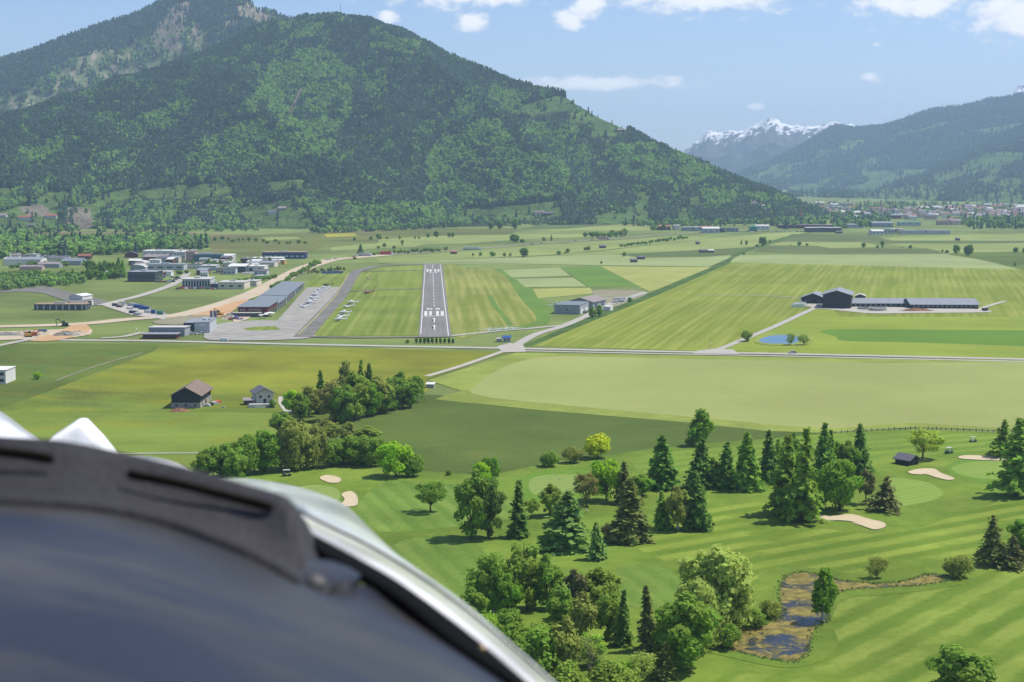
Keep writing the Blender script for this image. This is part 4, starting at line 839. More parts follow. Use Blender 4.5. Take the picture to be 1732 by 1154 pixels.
def rowtrees(p0, p1, n, h, w, cols, label, group, kinds=('round', 'oval', 'shrub'), jit=3.0):
    r = random.Random(int(p0[0] * 7 + p0[1]))
    for k in range(n):
        lb = label.replace('@', ORD[k])
        f = (k + r.random() * .7) / n; x = p0[0] + (p1[0] - p0[0]) * f; y = p0[1] + (p1[1] - p0[1]) * f + r.uniform(-jit, jit) * .3
        hh = h * r.uniform(.65, 1.15); tree(r.choice(kinds), x, y, y - hh, w * r.uniform(.7, 1.25), r.choice(cols), lb, group)
rowtrees((990, 402), (1060, 400), 11, 13, 12, ('mid', 'green', 'grey'), '@ tree from the left in the row along the far highway', 'row of trees by the far highway')
rowtrees((1050, 418), (1165, 403), 22, 7, 8, ('mid', 'green'), '@ bush from the left of the hedge across the far fields', 'hedge in the far fields', ('shrub', 'round'))
rowtrees((628, 432), (760, 424), 24, 8, 8, ('mid', 'green', 'olive'), '@ bush from the left beside the highway beyond the runway', 'bushes by the highway', ('shrub', 'oval'))
rowtrees((520, 463), (585, 457), 12, 9, 8, ('mid', 'grey'), '@ small tree from the left in the clump by the taxiway bend', 'clump of trees by the taxiway', ('oval', 'birch', 'shrub'))
rowtrees((460, 490), (540, 446), 22, 11, 13, ('green', 'mid', 'olive'), '@ bush, counted from the near end, on the bank along the highway', 'bushes on the highway bank', ('shrub', 'round'))
rowtrees((392, 480), (470, 470), 16, 8, 12, ('green', 'mid'), '@ bush from the left on the grassy bank in the business park', 'bushes among the business park', ('shrub', 'round'))
rowtrees((60, 474), (215, 470), 22, 19, 15, ('mid', 'green', 'spruce'), '@ tree from the left of the belt before the left business park', 'tree belt by the business park', ('round', 'oval', 'spruce'), 6)
rowtrees((150, 462), (212, 462), 9, 26, 16, ('spruce', 'mid', 'green'), '@ tall tree from the left beside the small red house', 'tall trees by the red house', ('round', 'spruce', 'oval'), 5)
rowtrees((20, 465), (66, 464), 8, 9, 9, ('mid',), '@ tree from the left in front of the long white hall', 'trees by the long white hall', ('round',))
rowtrees((225, 466), (320, 462), 12, 8, 9, ('mid', 'green', 'olive'), '@ small tree from the left around the glass office', 'trees around the glass office', ('round', 'shrub', 'oval'), 6)
rowtrees((20, 452), (150, 448), 20, 10, 12, ('mid', 'green'), '@ tree from the left among the roofs at the far left', 'trees among the left roofs', ('round', 'oval'), 8)
rowtrees((315, 452), (460, 446), 18, 12, 9, ('mid', 'green'), '@ tree from the left among the business park blocks', 'trees between business blocks', ('oval', 'round', 'narrow'), 8)
rowtrees((360, 405), (520, 415), 16, 8, 8, ('olive', 'mid'), '@ small tree from the left on the marshy meadow', 'small trees on the marsh', ('oval', 'shrub'), 9)
rowtrees((1100, 390), (1200, 384), 14, 11, 10, ('mid', 'green', 'spruce'), '@ tree from the left along the distant industrial strip', 'trees by the industrial strip', ('round', 'oval', 'spruce'), 3)
# ================================================================ woods (uncountable masses)
pcol = bpy.data.collections.new('forest_prototypes')
def proto(name, mesh_pair, scale, col):
    o = bpy.data.objects.new(name, mesh_pair); o.color = (*col, 1); pcol.objects.link(o); return o
def thin_conifer(seed, spread, col):
    return conifer(seed, 13, 8, spread, .42, .06, .062, .04)[0], col
PR = []
for i, (sd, sp, c) in enumerate([(201, .17, (.026, .052, .030)), (202, .15, (.030, .060, .032)), (203, .19, (.036, .066, .032)), (204, .16, (.024, .046, .030))]): PR.append((conifer(sd, 13, 8, sp, .42, .06, .062, .04)[0], c))
for i, (sd, c) in enumerate([(211, (.055, .115, .030)), (212, (.075, .135, .034)), (213, (.062, .105, .040)), (214, (.045, .09, .03))]): PR.append((broadleaf(sd, 16, .40, .52, .48, .38, 330, .075, shape=.8)[0], c))
for i, (me, c) in enumerate(PR):
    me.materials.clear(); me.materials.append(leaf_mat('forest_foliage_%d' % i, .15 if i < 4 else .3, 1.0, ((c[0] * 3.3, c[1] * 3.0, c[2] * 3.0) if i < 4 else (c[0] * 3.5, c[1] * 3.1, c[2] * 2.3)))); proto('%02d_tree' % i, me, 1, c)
ng = bpy.data.node_groups.new('forest_scatter', 'GeometryNodeTree')
ng.interface.new_socket('Geometry', in_out='INPUT', socket_type='NodeSocketGeometry'); ng.interface.new_socket('Geometry', in_out='OUTPUT', socket_type='NodeSocketGeometry')
gi = ng.nodes.new('NodeGroupInput'); go = ng.nodes.new('NodeGroupOutput'); ip = ng.nodes.new('GeometryNodeInstanceOnPoints'); ci = ng.nodes.new('GeometryNodeCollectionInfo')
ci.inputs['Collection'].default_value = pcol; ci.inputs['Separate Children'].default_value = True; ci.inputs['Reset Children'].default_value = True
ai = ng.nodes.new('GeometryNodeInputNamedAttribute'); ai.data_type = 'INT'; ai.inputs[0].default_value = 'variety'
asz = ng.nodes.new('GeometryNodeInputNamedAttribute'); asz.data_type = 'FLOAT_VECTOR'; asz.inputs[0].default_value = 'girth'
rv = ng.nodes.new('FunctionNodeRandomValue'); rv.data_type = 'FLOAT_VECTOR'; rv.inputs[0].default_value = (0, 0, 0); rv.inputs[1].default_value = (.05, .05, 6.28)
ng.links.new(gi.outputs[0], ip.inputs['Points']); ng.links.new(ci.outputs[0], ip.inputs['Instance']); ip.inputs['Pick Instance'].default_value = True
ng.links.new(ai.outputs[0], ip.inputs['Instance Index']); ng.links.new(rv.outputs[0], ip.inputs['Rotation']); ng.links.new(asz.outputs[0], ip.inputs['Scale']); ng.links.new(ip.outputs[0], go.inputs[0])
def forest(name, P3, kind, scl, label):
    me = bpy.data.meshes.new(name); me.vertices.add(len(P3)); me.vertices.foreach_set('co', P3.astype(np.float32).ravel())
    a = me.attributes.new('variety', 'INT', 'POINT'); a.data.foreach_set('value', kind.astype(np.int32))
    b = me.attributes.new('girth', 'FLOAT_VECTOR', 'POINT'); b.data.foreach_set('vector', scl.astype(np.float32).ravel())
    o = link(name, me); md = o.modifiers.new('scatter', 'NODES'); md.node_group = ng
    tag(o, label, 'forest', kind='stuff'); return o
def scatter(L, n, rng, tmax=1.03):
    p00, p10, p01, p11 = L.P[:-1, :-1], L.P[1:, :-1], L.P[:-1, 1:], L.P[1:, 1:]
    ar = np.linalg.norm(np.cross(p10 - p00, p01 - p00), axis=-1) * (L.T[:-1, :-1] < tmax); ok = (p00[..., 2] > -4)
    vis = np.clip((L.px[:-1, :-1] > -60) & (L.px[:-1, :-1] < 1790), .12, 1); w = (ar * ok * vis).ravel(); w /= w.sum()
    f = rng.choice(len(w), n, p=w); i, j = np.unravel_index(f, ar.shape); u, v = rng.random((n, 1)), rng.random((n, 1))
    return p00[i, j] * (1 - u) * (1 - v) + p10[i, j] * u * (1 - v) + p01[i, j] * (1 - u) * v + p11[i, j] * u * v
def grow_forest(name, L, n, seed, label, fn, hs):
    rng = np.random.default_rng(seed); p = scatter(L, n, rng); px, py, dep = project(p)
    keep, leafy = fn(px, py, p, rng); p, leafy = p[keep], leafy[keep]; m = len(p)
    k = np.where(leafy, 4 + rng.integers(0, 4, m), rng.integers(0, 4, m)); h = hs * (0.6 + 0.55 * rng.random(m)) * np.where(leafy, .78, 1.0)
    w = h * np.where(leafy, 1.05, 1.15) * (.85 + .3 * rng.random(m)); p[:, 2] -= 0.5
    return forest(name, p, k, np.stack([w, w, h], 1), label)
def fn_front(px, py, p, rng):
    n = len(px); bare = anypoly(px, py, MEADOWS, 5) | anypoly(px, py - 7, MEADOWS, 5) | anypoly(px, py - 13, MEADOWS, 5) | anypoly(px, py, BARE, 2) | anypoly(px, py - 7, BARE, 2)
    lf = anypoly(px, py, LEAFY, 16); patch = fbm(px / 22 + 3, py / 12, 4); low = np.clip((py - 300) / 80, 0, 1)
    leafy = rng.random(n) < np.where(lf, .93 - .7 * (patch > .6), np.where(patch > .6, .7, .08) + .25 * low)
    gap = fbm(px / 9 + 40, py / 6, 3); keep = ~bare & (rng.random(n) < np.where(lf, np.where(gap > .62, .45, .95), np.where(gap > .68, .5, 1.0)))
    keep |= (bare & (rng.random(n) < .012))
    return keep, leafy
def fn_rear(px, py, p, rng):
    n = len(px); bowl = anypoly(px, py, BOWL, 14); scar = anypoly(px, py, SCAR, 4) | anypoly(px, py - 7, SCAR, 4); g = fbm(px / 9 + 7, py / 14, 4)
    keep = np.where(scar, rng.random(n) < .06, np.where(bowl, (g < .47) & (rng.random(n) < .55), True))
    leafy = rng.random(n) < np.where(bowl, .62, .12); return keep, leafy
def fn_right(px, py, p, rng):
    n = len(px); g = fbm(px / 60 + py / 22, py / 14 + 3, 4); h = np.clip((345 - py) / 150, 0, 1)
    mead = (g > .46 + .22 * h) | anypoly(px, py, RMEADOW, 6) | anypoly(px, py - 6, RMEADOW, 6)
    return ~mead | (rng.random(n) < .03), rng.random(n) < .25 - .2 * h
grow_forest('mountain_forest', mF, 150000, 1, 'dense mixed conifer and beech forest on the near mountain', fn_front, 14.5)
grow_forest('peak_forest', mR, 44000, 2, 'forest with bare scars on the peak behind the near mountain', fn_rear, 18)
grow_forest('valley_forest', mN, 38000, 3, 'forest on the right hand valley side', fn_right, 20)
grow_forest('far_forest', mM, 30000, 4, 'bluish forest on the far right slope', fn_right, 26)
def wood(name, polys, n, seed, hs, leaf, label):
    """a belt of wood on the valley floor inside photo-surveyed outlines"""
    rng = np.random.default_rng(seed); pts = []
    for poly, share in polys:
        g = np.array([G(*p)[:2] for p in poly]); lo, hi = g.min(0), g.max(0); c = rng.uniform(lo, hi, (int(n * share * 4), 2))
        c = c[inpoly(c[:, 0], c[:, 1], [tuple(x) for x in g])][:int(n * share)]; pts.append(c)
    c = np.concatenate(pts); m = len(c); leafy = rng.random(m) < leaf; k = np.where(leafy, 4 + rng.integers(0, 4, m), rng.integers(0, 4, m))
    h = hs * (.5 + .7 * rng.random(m)) * np.where(leafy, .85, 1.1); w = h * (.85 + .4 * rng.random(m)); p = np.concatenate([c, np.zeros((m, 1))], 1)
    return forest(name, p, k, np.stack([w, w, h], 1), label)
wood('woodland', [([(-120, 424), (0, 414), (90, 412), (200, 410), (280, 408), (350, 412), (350, 422), (240, 428), (120, 436), (0, 440), (-120, 446)], .7), ([(-120, 404), (20, 398), (60, 404), (30, 416), (-120, 424)], .3)], 1500, 21, 16, .9, 'leafy wood behind the business park at the left')
wood('willow_scrub', [([(-120, 478), (0, 470), (70, 468), (130, 472), (150, 480), (90, 486), (50, 488), (0, 494), (-120, 508)], 1.0)], 520, 22, 7.5, 1.0, 'green willow scrub in front of the tree belt at the left')
wood('foot_woods', [([(150, 392), (340, 388), (440, 386), (440, 392), (150, 396)], .15), ([(520, 392), (650, 388), (760, 382), (760, 386), (650, 392), (540, 396)], .25), ([(-120, 398), (60, 392), (130, 388), (140, 393), (40, 398), (-120, 404)], .2), ([(770, 381), (830, 377), (900, 372), (900, 375), (830, 381), (770, 385)], .15), ([(1040, 380), (1200, 379), (1380, 372), (1380, 381), (1200, 384), (1080, 384)], .25)], 600, 23, 12, .85, 'woods along the foot of the near mountain')
wood('town_trees', [([(1290, 378), (1360, 372), (1400, 382), (1330, 388)], .16), ([(1405, 376), (1480, 372), (1510, 378), (1460, 386), (1410, 388)], .2), ([(1440, 352), (1732, 345), (1790, 352), (1790, 362), (1500, 362)], .14), ([(1600, 372), (1732, 372), (1790, 376), (1790, 388), (1640, 388)], .24), ([(1380, 350), (1470, 346), (1600, 346), (1600, 368), (1400, 372)], .26)], 1300, 24, 14, .75, 'trees among the houses of the far town')
# ================================================================ buildings
def W(name, rgb, rough=.85, var=.08): return flat_mat(name, D(*rgb, 1.3), rough, var, .25, .15)
M = dict(white=W('white_render', (236, 234, 228)), cream=W('cream_render', (224, 216, 196)), grey=W('grey_cladding', (168, 174, 178)), lgrey=W('light_grey_cladding', (198, 202, 204)), dgrey=W('dark_grey_wall', (92, 98, 104)),
         black=W('black_timber', (62, 64, 70)), wood=W('weathered_timber', (96, 94, 92), .9, .2), brown=W('brown_timber', (110, 78, 60), .9, .15), maroon=W('maroon_timber', (116, 60, 58), .9, .15), red=W('red_panel', (196, 70, 60)), orange=W('orange_panel', (206, 112, 76)),
         blue=W('blue_panel', (58, 76, 116)), bluebox=W('blue_steel', (62, 96, 160)), teal=W('teal_glass', (58, 150, 140), .3), glass=flat_mat('window_glass', (0.03, 0.04, 0.05), .15, .2, .5, .6), navy=W('navy_panel', (66, 78, 108)), pink=W('pinkish_render', (206, 176, 164)), yellow=W('ochre_panel', (214, 170, 84)),
         plaster=W('stone_plaster', (176, 172, 164)), r_brown=W('brown_tiles', (138, 122, 112), .9, .1), r_grey=W('grey_sheet_roof', (150, 156, 164), .7, .08), r_blue=W('bluegrey_roof', (132, 142, 150), .7, .08), r_dark=W('dark_shingles', (112, 112, 120), .85, .1), r_light=W('light_sheet_roof', (204, 204, 200), .7), r_white=W('white_flat_roof', (228, 228, 224)),
         r_red=W('red_tiles', (158, 106, 88), .9, .12), r_teal=W('teal_roof', (84, 186, 168)), conc=W('concrete', (186, 184, 176)), r_lilac=W('greyish_tiles', (156, 146, 146), .9, .1), tan=W('tan_gravel_roof', (166, 146, 122)))
BOXF = [(0, 3, 2, 1), (4, 5, 6, 7), (0, 1, 5, 4), (1, 2, 6, 5), (2, 3, 7, 6), (3, 0, 4, 7)]
def box_v(x0, x1, y0, y1, z0, z1): return [(x0, y0, z0), (x1, y0, z0), (x1, y1, z0), (x0, y1, z0), (x0, y0, z1), (x1, y0, z1), (x1, y1, z1), (x0, y1, z1)]
def box(name, x0, x1, y0, y1, z0, z1, mat, parent=None): return link(name, mesh_from(name, box_v(x0, x1, y0, y1, z0, z1), BOXF, mat), parent)
def prism(name, prof, a0, a1, axis, mat, parent=None):
    """closed profile extruded along x or y"""
    n = len(prof); f = (lambda p, a: (a, p[0], p[1])) if axis == 'x' else (lambda p, a: (p[0], a, p[1]))
    vs = [f(p, a0) for p in prof] + [f(p, a1) for p in prof]
    fs = [tuple(range(n)), tuple(range(2 * n - 1, n - 1, -1))] + [(i, i + n, (i + 1) % n + n, (i + 1) % n) for i in range(n)]
    me = mesh_from(name, vs, fs, mat); bm = bmesh.new(); bm.from_mesh(me); bmesh.ops.recalc_face_normals(bm, faces=bm.faces); bm.to_mesh(me); bm.free()
    return link(name, me, parent)
def building(name, label, px, py, wpx, h, d, rz=0.0, roof='gable_y', rise=2.0, over=.5, wm='white', rm='r_brown', win=(), band=None, cat='building', group=None, base=None, scale=None, th=.25, parapet=.4):
    """px, py: middle of the front foot; wpx: front width in photo pixels; h, d, rise in metres; win: (face, n, z0, w, h, material)"""
    g = base if base is not None else G(px, py); s = scale or (math.hypot(g.x, g.y) / FPX); w = wpx * s / max(.5, math.cos(R(rz)))
    e = empty(name, g, R(rz)); tag(e, label, cat, group); x0, x1 = -w / 2, w / 2; wmat, rmat = M[wm], M[rm]
    if roof == 'gable_y':
        prism('wall', [(x0, -.3), (x1, -.3), (x1, h), (0, h + rise), (x0, h)], 0, d, 'y', wmat, e); k = rise / (w / 2)
        prism('roof', [(x0 - over, h - over * k + .03), (0, h + rise + .03), (x1 + over, h - over * k + .03), (x1 + over, h - over * k + .03 + th), (0, h + rise + .03 + th * 1.1), (x0 - over, h - over * k + .03 + th)], -over * 1.4, d + over, 'y', rmat, e)
    elif roof == 'gable_x':
        prism('wall', [(0, -.3), (d, -.3), (d, h), (d / 2, h + rise), (0, h)], x0, x1, 'x', wmat, e); k = rise / (d / 2)
        prism('roof', [(-over, h - over * k + .03), (d / 2, h + rise + .03), (d + over, h - over * k + .03), (d + over, h - over * k + .03 + th), (d / 2, h + rise + .03 + th * 1.1), (-over, h - over * k + .03 + th)], x0 - over, x1 + over, 'x', rmat, e)
    elif roof == 'mono':
        prism('wall', [(0, -.3), (d, -.3), (d, h + rise), (0, h)], x0, x1, 'x', wmat, e); k = rise / d
        prism('roof', [(-over, h - over * k + .03), (d + over, h + rise + over * k + .03), (d + over, h + rise + over * k + .03 + th), (-over, h - over * k + .03 + th)], x0 - over, x1 + over, 'x', rmat, e)
    elif roof == 'arch':
        n = 9; pr = [(x0 * math.cos(math.pi * i / n) , h + rise * math.sin(math.pi * i / n)) for i in range(n + 1)]
        prism('wall', [(x1, -.3), (x0, -.3)] + pr, 0, d, 'y', wmat, e)
        prism('roof', [(p[0] * 1.02, p[1] + .06) for p in pr] + [(p[0] * 1.05, p[1] + .06 + th) for p in reversed(pr)], -over, d + over, 'y', rmat, e)
    elif roof == 'hip':
        box('wall', x0, x1, 0, d, -.3, h, wmat, e); o = over
        link('roof', mesh_from('roof', [(x0 - o, -o, h), (x1 + o, -o, h), (x1 + o, d + o, h), (x0 - o, d + o, h), (0, d / 2, h + rise)], [(0, 1, 4), (1, 2, 4), (2, 3, 4), (3, 0, 4), (3, 2, 1, 0)], rmat), e)
    else:
        box('wall', x0, x1, 0, d, -.3, h, wmat, e); r = box('roof', x0 - over, x1 + over, -over, d + over, h + .02, h + .02 + th, rmat, e)
        if parapet: box('roof_unit', x0 * .3, x0 * .3 + w * .22, d * .4, d * .6, h + .03 + th, h + th + .03 + parapet * 2.5, M['lgrey'], e)
    if band:
        bh, bmn = band; box('base_wall', x0 - .06, x1 + .06, -.06, d + .06, -.3, bh, M[bmn], e)
    for (face, n, z0, ww, hh, mt) in win:
        for i in range(n):
            t = (i + .5) / n; wo = .07 if band else .0
            if face == 'f': c = x0 + w * t; box('window', c - ww / 2, c + ww / 2, -.05 - wo, .1, z0, z0 + hh, M[mt], e)
            elif face == 'r': c = d * t; box('window', x1 - .1, x1 + .05 + wo, c - ww / 2, c + ww / 2, z0, z0 + hh, M[mt], e)
            elif face == 'd': box('door', x0 + w * .5 - ww / 2, x0 + w * .5 + ww / 2, -.06 - wo, .1, 0, hh, M[mt], e)
            elif face == 'D': c = d * t; box('door', x1 - .1, x1 + .06 + wo, c - ww / 2, c + ww / 2, 0, hh, M[mt], e)
    return e
# --- near left
b = building('barn', 'dark timber barn with brown roof and pale stone base on the flower meadow', 314.5, 691, 48, 5.4, 23, 0, 'gable_y', 3.2, .9, 'black', 'r_brown', [('f', 3, .9, .9, .8, 'glass'), ('D', 1, 0, 3, 2.1, 'brown'), ('r', 3, 1.0, 1.2, .9, 'glass')], (2.3, 'plaster'))
b = building('house', 'white gabled house with grey roof and cluttered terrace beside the grove', 448, 683.5, 27, 4.6, 9.5, 20, 'gable_y', 1.9, .9, 'white', 'r_dark', [('d', 1, 0, 1.1, 2.1, 'glass'), ('f', 2, 2.6, 1.0, 1.0, 'glass'), ('r', 2, 2.4, 1.0, 1.0, 'glass')])
tx = G(447, 690)
def lowwall(e, pts, h, mat, nm='terrace_wall'):
    for (a, c) in zip(pts[:-1], pts[1:]):
        ga, gc = G(*a), G(*c); dv = gc - ga; L = dv.length; o = box(nm, 0, L, -.15, .15, -.1, h, mat, e); o.location = ga - e.location; o.rotation_euler = (0, 0, math.atan2(dv.y, dv.x))
te = empty('terrace', tx); tag(te, 'white walled garden terrace in front of the white gabled house', 'terrace')
lowwall(te, [(420, 690), (432, 690.5), (464, 689)], 1.5, M['white']); lowwall(te, [(464, 689), (466, 682)], 1.5, M['white']); dk = box('terrace_floor', -6.5, 4, .4, 3.6, .1, 1.3, M['conc'], te)
building('shed', 'low shed with weathered grey roof left of the white gabled house', 420, 686, 14, 1.9, 4, 12, 'mono', .5, .3, 'wood', 'r_lilac')
building('shed', 'small white roofed shed at the right end of the house grove', 727, 656.5, 13, 1.5, 3, -8, 'mono', .4, .3, 'plaster', 'r_white', cat='shed')
building('office_building', 'white flat roofed building cut by the left edge of the picture', -14, 650, 46, 6.2, 14, 0, 'flat', 0, .3, 'white', 'r_white', [('f', 3, 1.0, 2.6, 1.4, 'glass'), ('f', 3, 3.9, 2.6, 1.4, 'glass')])
building('hut', 'small dark wooden hut with grey roof on the golf course', 1545, 787.5, 20, 2.0, 5.4, 38, 'gable_y', 1.3, .7, 'black', 'r_dark', [('d', 1, 0, .9, 1.7, 'wood')], cat='hut')
# --- airport
t = building('terminal_building', 'airport restaurant with dark red front and white lettering at the apron corner', 428, 535, 50, 6.0, 44, 0, 'mono', .6, .7, 'maroon', 'r_blue', [('r', 8, 1.0, 3.0, 3.0, 'glass')], (2.4, 'dgrey'))
for k in range(8):                                  # the raised sign letters on the dark red fascia
    lt = empty('sign', (0, 0, 0)); bpy.data.objects.remove(lt)
    x = -2.6 + k * 1.05; z = 3.6
    segs = [((0, .16), (0, 1.2)), ((.16, .62), (1.0, 1.2)), ((.16, .5), (.5, .66)), ((.46, .62), (.1, .5)), ((.16, .62), (0, .16))]; pick = ['01234', '013', '04', '0124', '012', '0134', '034', '014'][k]
    vs, fs = [], []
    for c in pick:
        (xa, xb), (za, zb) = segs[int(c)]; bs = len(vs); vs += box_v(x + xa, x + xb, -.14, -.04, z + za, z + zb); fs += [tuple(i + bs for i in f) for f in BOXF]
    link('sign_letter', mesh_from('sign_letter', vs, fs, M['white']), t)
for k, x in enumerate((-8.2, -6.2)): box('wall_lamp', x, x + .9, -.2, -.05, 3.8, 4.6, M['white'], t)
box('terrace_wing', -12, 6, -7, -.1, -.2, 2.6, M['dgrey'], t); box('terrace_deck', -12.4, 6.4, -7.4, -.1, 2.62, 2.85, M['conc'], t)
for k, (sx, sy) in enumerate([(449, 538), (456, 535.5), (441, 539.5)]):
    g = G(sx, sy); e = empty('sunshade', g); tag(e, ('square white sunshade nearest the car park on the restaurant terrace', 'large square white sunshade at the apron side of the restaurant', 'small white sunshade at the left of the restaurant terrace')[k], 'sunshade', 'sunshades of the airport restaurant')
    w = (1.9, 3.2, 1.6)[k]; link('canopy', mesh_from('canopy', [(-w, -w, 2.4), (w, -w, 2.4), (w, w, 2.4), (-w, w, 2.4), (0, 0, 3.1)], [(0, 1, 4), (1, 2, 4), (2, 3, 4), (3, 0, 4), (0, 3, 2, 1)], M['white']), e); box('pole', -.05, .05, -.05, .05, 0, 2.9, M['grey'], e)
hb = empty('hangar', (-179, 1066, 0)); tag(hb, 'long row hangar with blue grey roof along the apron', 'hangar')
y = 0
for k, (L, hh) in enumerate(((62, 5.0), (72, 5.3), (70, 5.0))):
    w = 18 - k * .6; prism('hangar_bay', [(0, -.3), (w, -.3), (w, hh), (0, hh + .6)], y + .05, y + L - .05, 'y', M['lgrey'], hb); rr = prism('roof', [(-.6, hh + .68), (w + 1.1, hh + .02), (w + 1.1, hh + .3), (-.6, hh + .95)], y, y + L, 'y', M['r_blue'], hb)
    for i in range(int(L // 11)):
        yy0 = y + 2 + i * 11; box('hangar_door', w - .1, w + .08, yy0, yy0 + 8.5, .1, 4.1, M['dgrey' if (i + k) % 3 else 'glass'], hb); box('door_post', w - .1, w + .3, yy0 + 8.8, yy0 + 10.4, 0, 4.6, M['conc'], hb)
    y += L + .4
hb.rotation_euler = (0, 0, R(2.2))
e = building('hangar', 'grey corrugated hall with pale roof edge behind the low maroon building', 282, 569.5, 60, 5.2, 16, 0, 'mono', -.6, .5, 'grey', 'r_light', [('f', 5, 2.0, 1.6, 1.0, 'dgrey')])
building('hangar', 'light grey corrugated hall with white sign beside the dark gateway', 342, 564.5, 25, 6.6, 30, 3, 'flat', 0, .3, 'lgrey', 'r_grey', [('f', 1, 4.6, 3.5, 1.1, 'white')])
building('hangar', 'dark open gateway hall between the two grey airport halls', 320, 562, 18, 5.4, 26, 0, 'flat', 0, .2, 'dgrey', 'r_grey', [('d', 1, 0, 5, 4.4, 'glass')], parapet=0)
building('maintenance_shed', 'low maroon timber building with flat roof beside the main road', 270, 573.5, 56, 2.6, 9, 0, 'flat', 0, .8, 'maroon', 'r_grey', [('f', 6, .7, 1.4, 1.2, 'glass')], parapet=0)
building('hangar', 'grey metal hangar with blue grey roof right of the runway', 959, 531.5, 43, 6.0, 24, -17, 'mono', .5, .2, 'grey', 'r_blue', [('D', 2, 0, 6, 3.4, 'white'), ('f', 1, 2.6, 1.2, .9, 'dgrey')])
building('barn', 'gabled hall with pale lilac roof behind the grey metal hangar', 982, 521.5, 40, 4.6, 26, -24, 'gable_y', 2.6, .8, 'grey', 'r_lilac', [('D', 2, 0, 5, 3, 'dgrey')])
building('garage', 'small white garage box beside the pair of hangar trees', 1026, 526, 12, 2.8, 7, -20, 'flat', 0, .1, 'white', 'r_white', parapet=0)
building('site_hut', 'small blue roofed kiosk at the road junction', 857, 579, 13, 2.4, 5, 0, 'gable_x', .9, .4, 'lgrey', 'bluebox', [('f', 2, .9, .9, .9, 'glass')])
building('shelter', 'low pale shelter left of the blue roofed kiosk', 844, 579, 9, 1.8, 4, 0, 'flat', 0, .2, 'plaster', 'r_light', parapet=0)
# --- farm
building('barn', 'big black timber barn with grey gable roof, tallest of the farm', 1415, 522, 44, 9.6, 30, -15, 'gable_y', 2.9, 1.2, 'black', 'r_grey', [('D', 2, 0, 4, 4, 'brown')])
building('barn', 'lower black barn with grey roof left of the big black barn', 1375, 514, 38, 4.2, 22, -18, 'gable_y', 3.2, 1.0, 'black', 'r_grey', [('f', 2, 1.2, 3, 1.6, 'dgrey')])
building('barn', 'small grey roofed annex just behind the big black barn', 1455, 508, 16, 3.0, 10, -12, 'gable_y', 1.4, .6, 'wood', 'r_light')
sb = building('stable', 'long low stable with grey roof joined to the big black barn', 1494, 519.5, 100, 2.6, 22, -1.5, 'gable_x', 2.6, 1.0, 'black', 'r_grey', [('f', 12, 1.0, 1.2, .7, 'lgrey')])
sb = building('stable', 'longest stable of the farm with grey roof, at its right end', 1598, 522.5, 108, 3.0, 27, -2.5, 'gable_x', 3.0, 1.2, 'black', 'r_grey', [('f', 14, 1.4, 1.2, .6, 'lgrey')])
def tank(px, py, r, h, label):
    n = 28; vs = []
    for (rr, z) in ((r, -.2), (r, h), (r - .3, h), (r - .3, h - .6)): vs += [(rr * math.cos(6.2832 * i / n), rr * math.sin(6.2832 * i / n), z) for i in range(n)]
    fs = [(k * n + i, k * n + (i + 1) % n, (k + 1) * n + (i + 1) % n, (k + 1) * n + i) for k in range(3) for i in range(n)] + [tuple(3 * n + i for i in range(n))]
    o = link('slurry_tank', mesh_from('slurry_tank', vs, fs, M['conc'])); o.location = G(px, py); tag(o, label, 'tank')
tank(1485, 525.5, 6.2, 2.0, 'large round concrete slurry tank in front of the long low stable'); tank(1461, 523.5, 4.2, 1.6, 'small round concrete tank next to the big black barn')
def heap(name, px, py, rx, ry, h, mat, label, cat, seed=1):
    n, m = 26, 7; rng = np.random.default_rng(seed); vs = [(0, 0, h)]
    for k in range(1, m + 1):
        t = k / m
        for i in range(n):
            a = 6.2832 * i / n; j = 1 + .25 * (rng.random() - .5); vs.append((rx * t * math.cos(a) * j, ry * t * math.sin(a) * j, max(-.1, h * (1 - t ** 1.6) * (1 + .35 * (rng.random() - .5))) if k < m else -.1))
    fs = [(0, 1 + i, 1 + (i + 1) % n) for i in range(n)] + [(1 + (k - 1) * n + i, 1 + k * n + i, 1 + k * n + (i + 1) % n, 1 + (k - 1) * n + (i + 1) % n) for k in range(1, m) for i in range(n)]
    o = link(name, mesh_from(name, vs, fs, mat)); o.location = G(px, py); tag(o, label, cat); return o
m_dung = W('manure', (150, 112, 88), .95, .3); m_dirt = W('dirt_heap', (170, 150, 122), .95, .2)
heap('manure_heap', 1551, 526.5, 12.5, 3, 2.2, m_dung, 'long brown manure heap in front of the longest stable', 'heap', 3)
heap('manure_heap', 304, 696.5, 4.4, 2.4, 1.6, m_dung, 'brown manure heap at the foot of the dark barn with brown roof', 'heap', 4)
for i, (x, y_, rx, ry, h, lb) in enumerate([(70, 567, 8, 4, 2.2, 'sandy spoil heap left of the construction track'), (112, 568, 9, 4, 2.6, 'grey spoil heap right of the construction track'), (132, 566, 8, 4, 2.2, 'pale spoil heap furthest right of the road works'), (15, 568, 12, 4, 2.0, 'low gravel heap at the left edge by the road works'), (40, 566, 7, 4, 2.4, 'gravel heap beside the orange container'), (395, 536, 7, 4, 2.6, 'grey rubble heap at the corner of the airport restaurant'), (388, 540, 6, 3, 2.2, 'paler rubble heap nearer the road by the restaurant')]):
    heap('spoil_heap', x, y_, rx, ry, h, (F_EARTH, W('grey_rubble', (150, 148, 140), .95, .25))[i % 2], lb, 'heap', 10 + i)
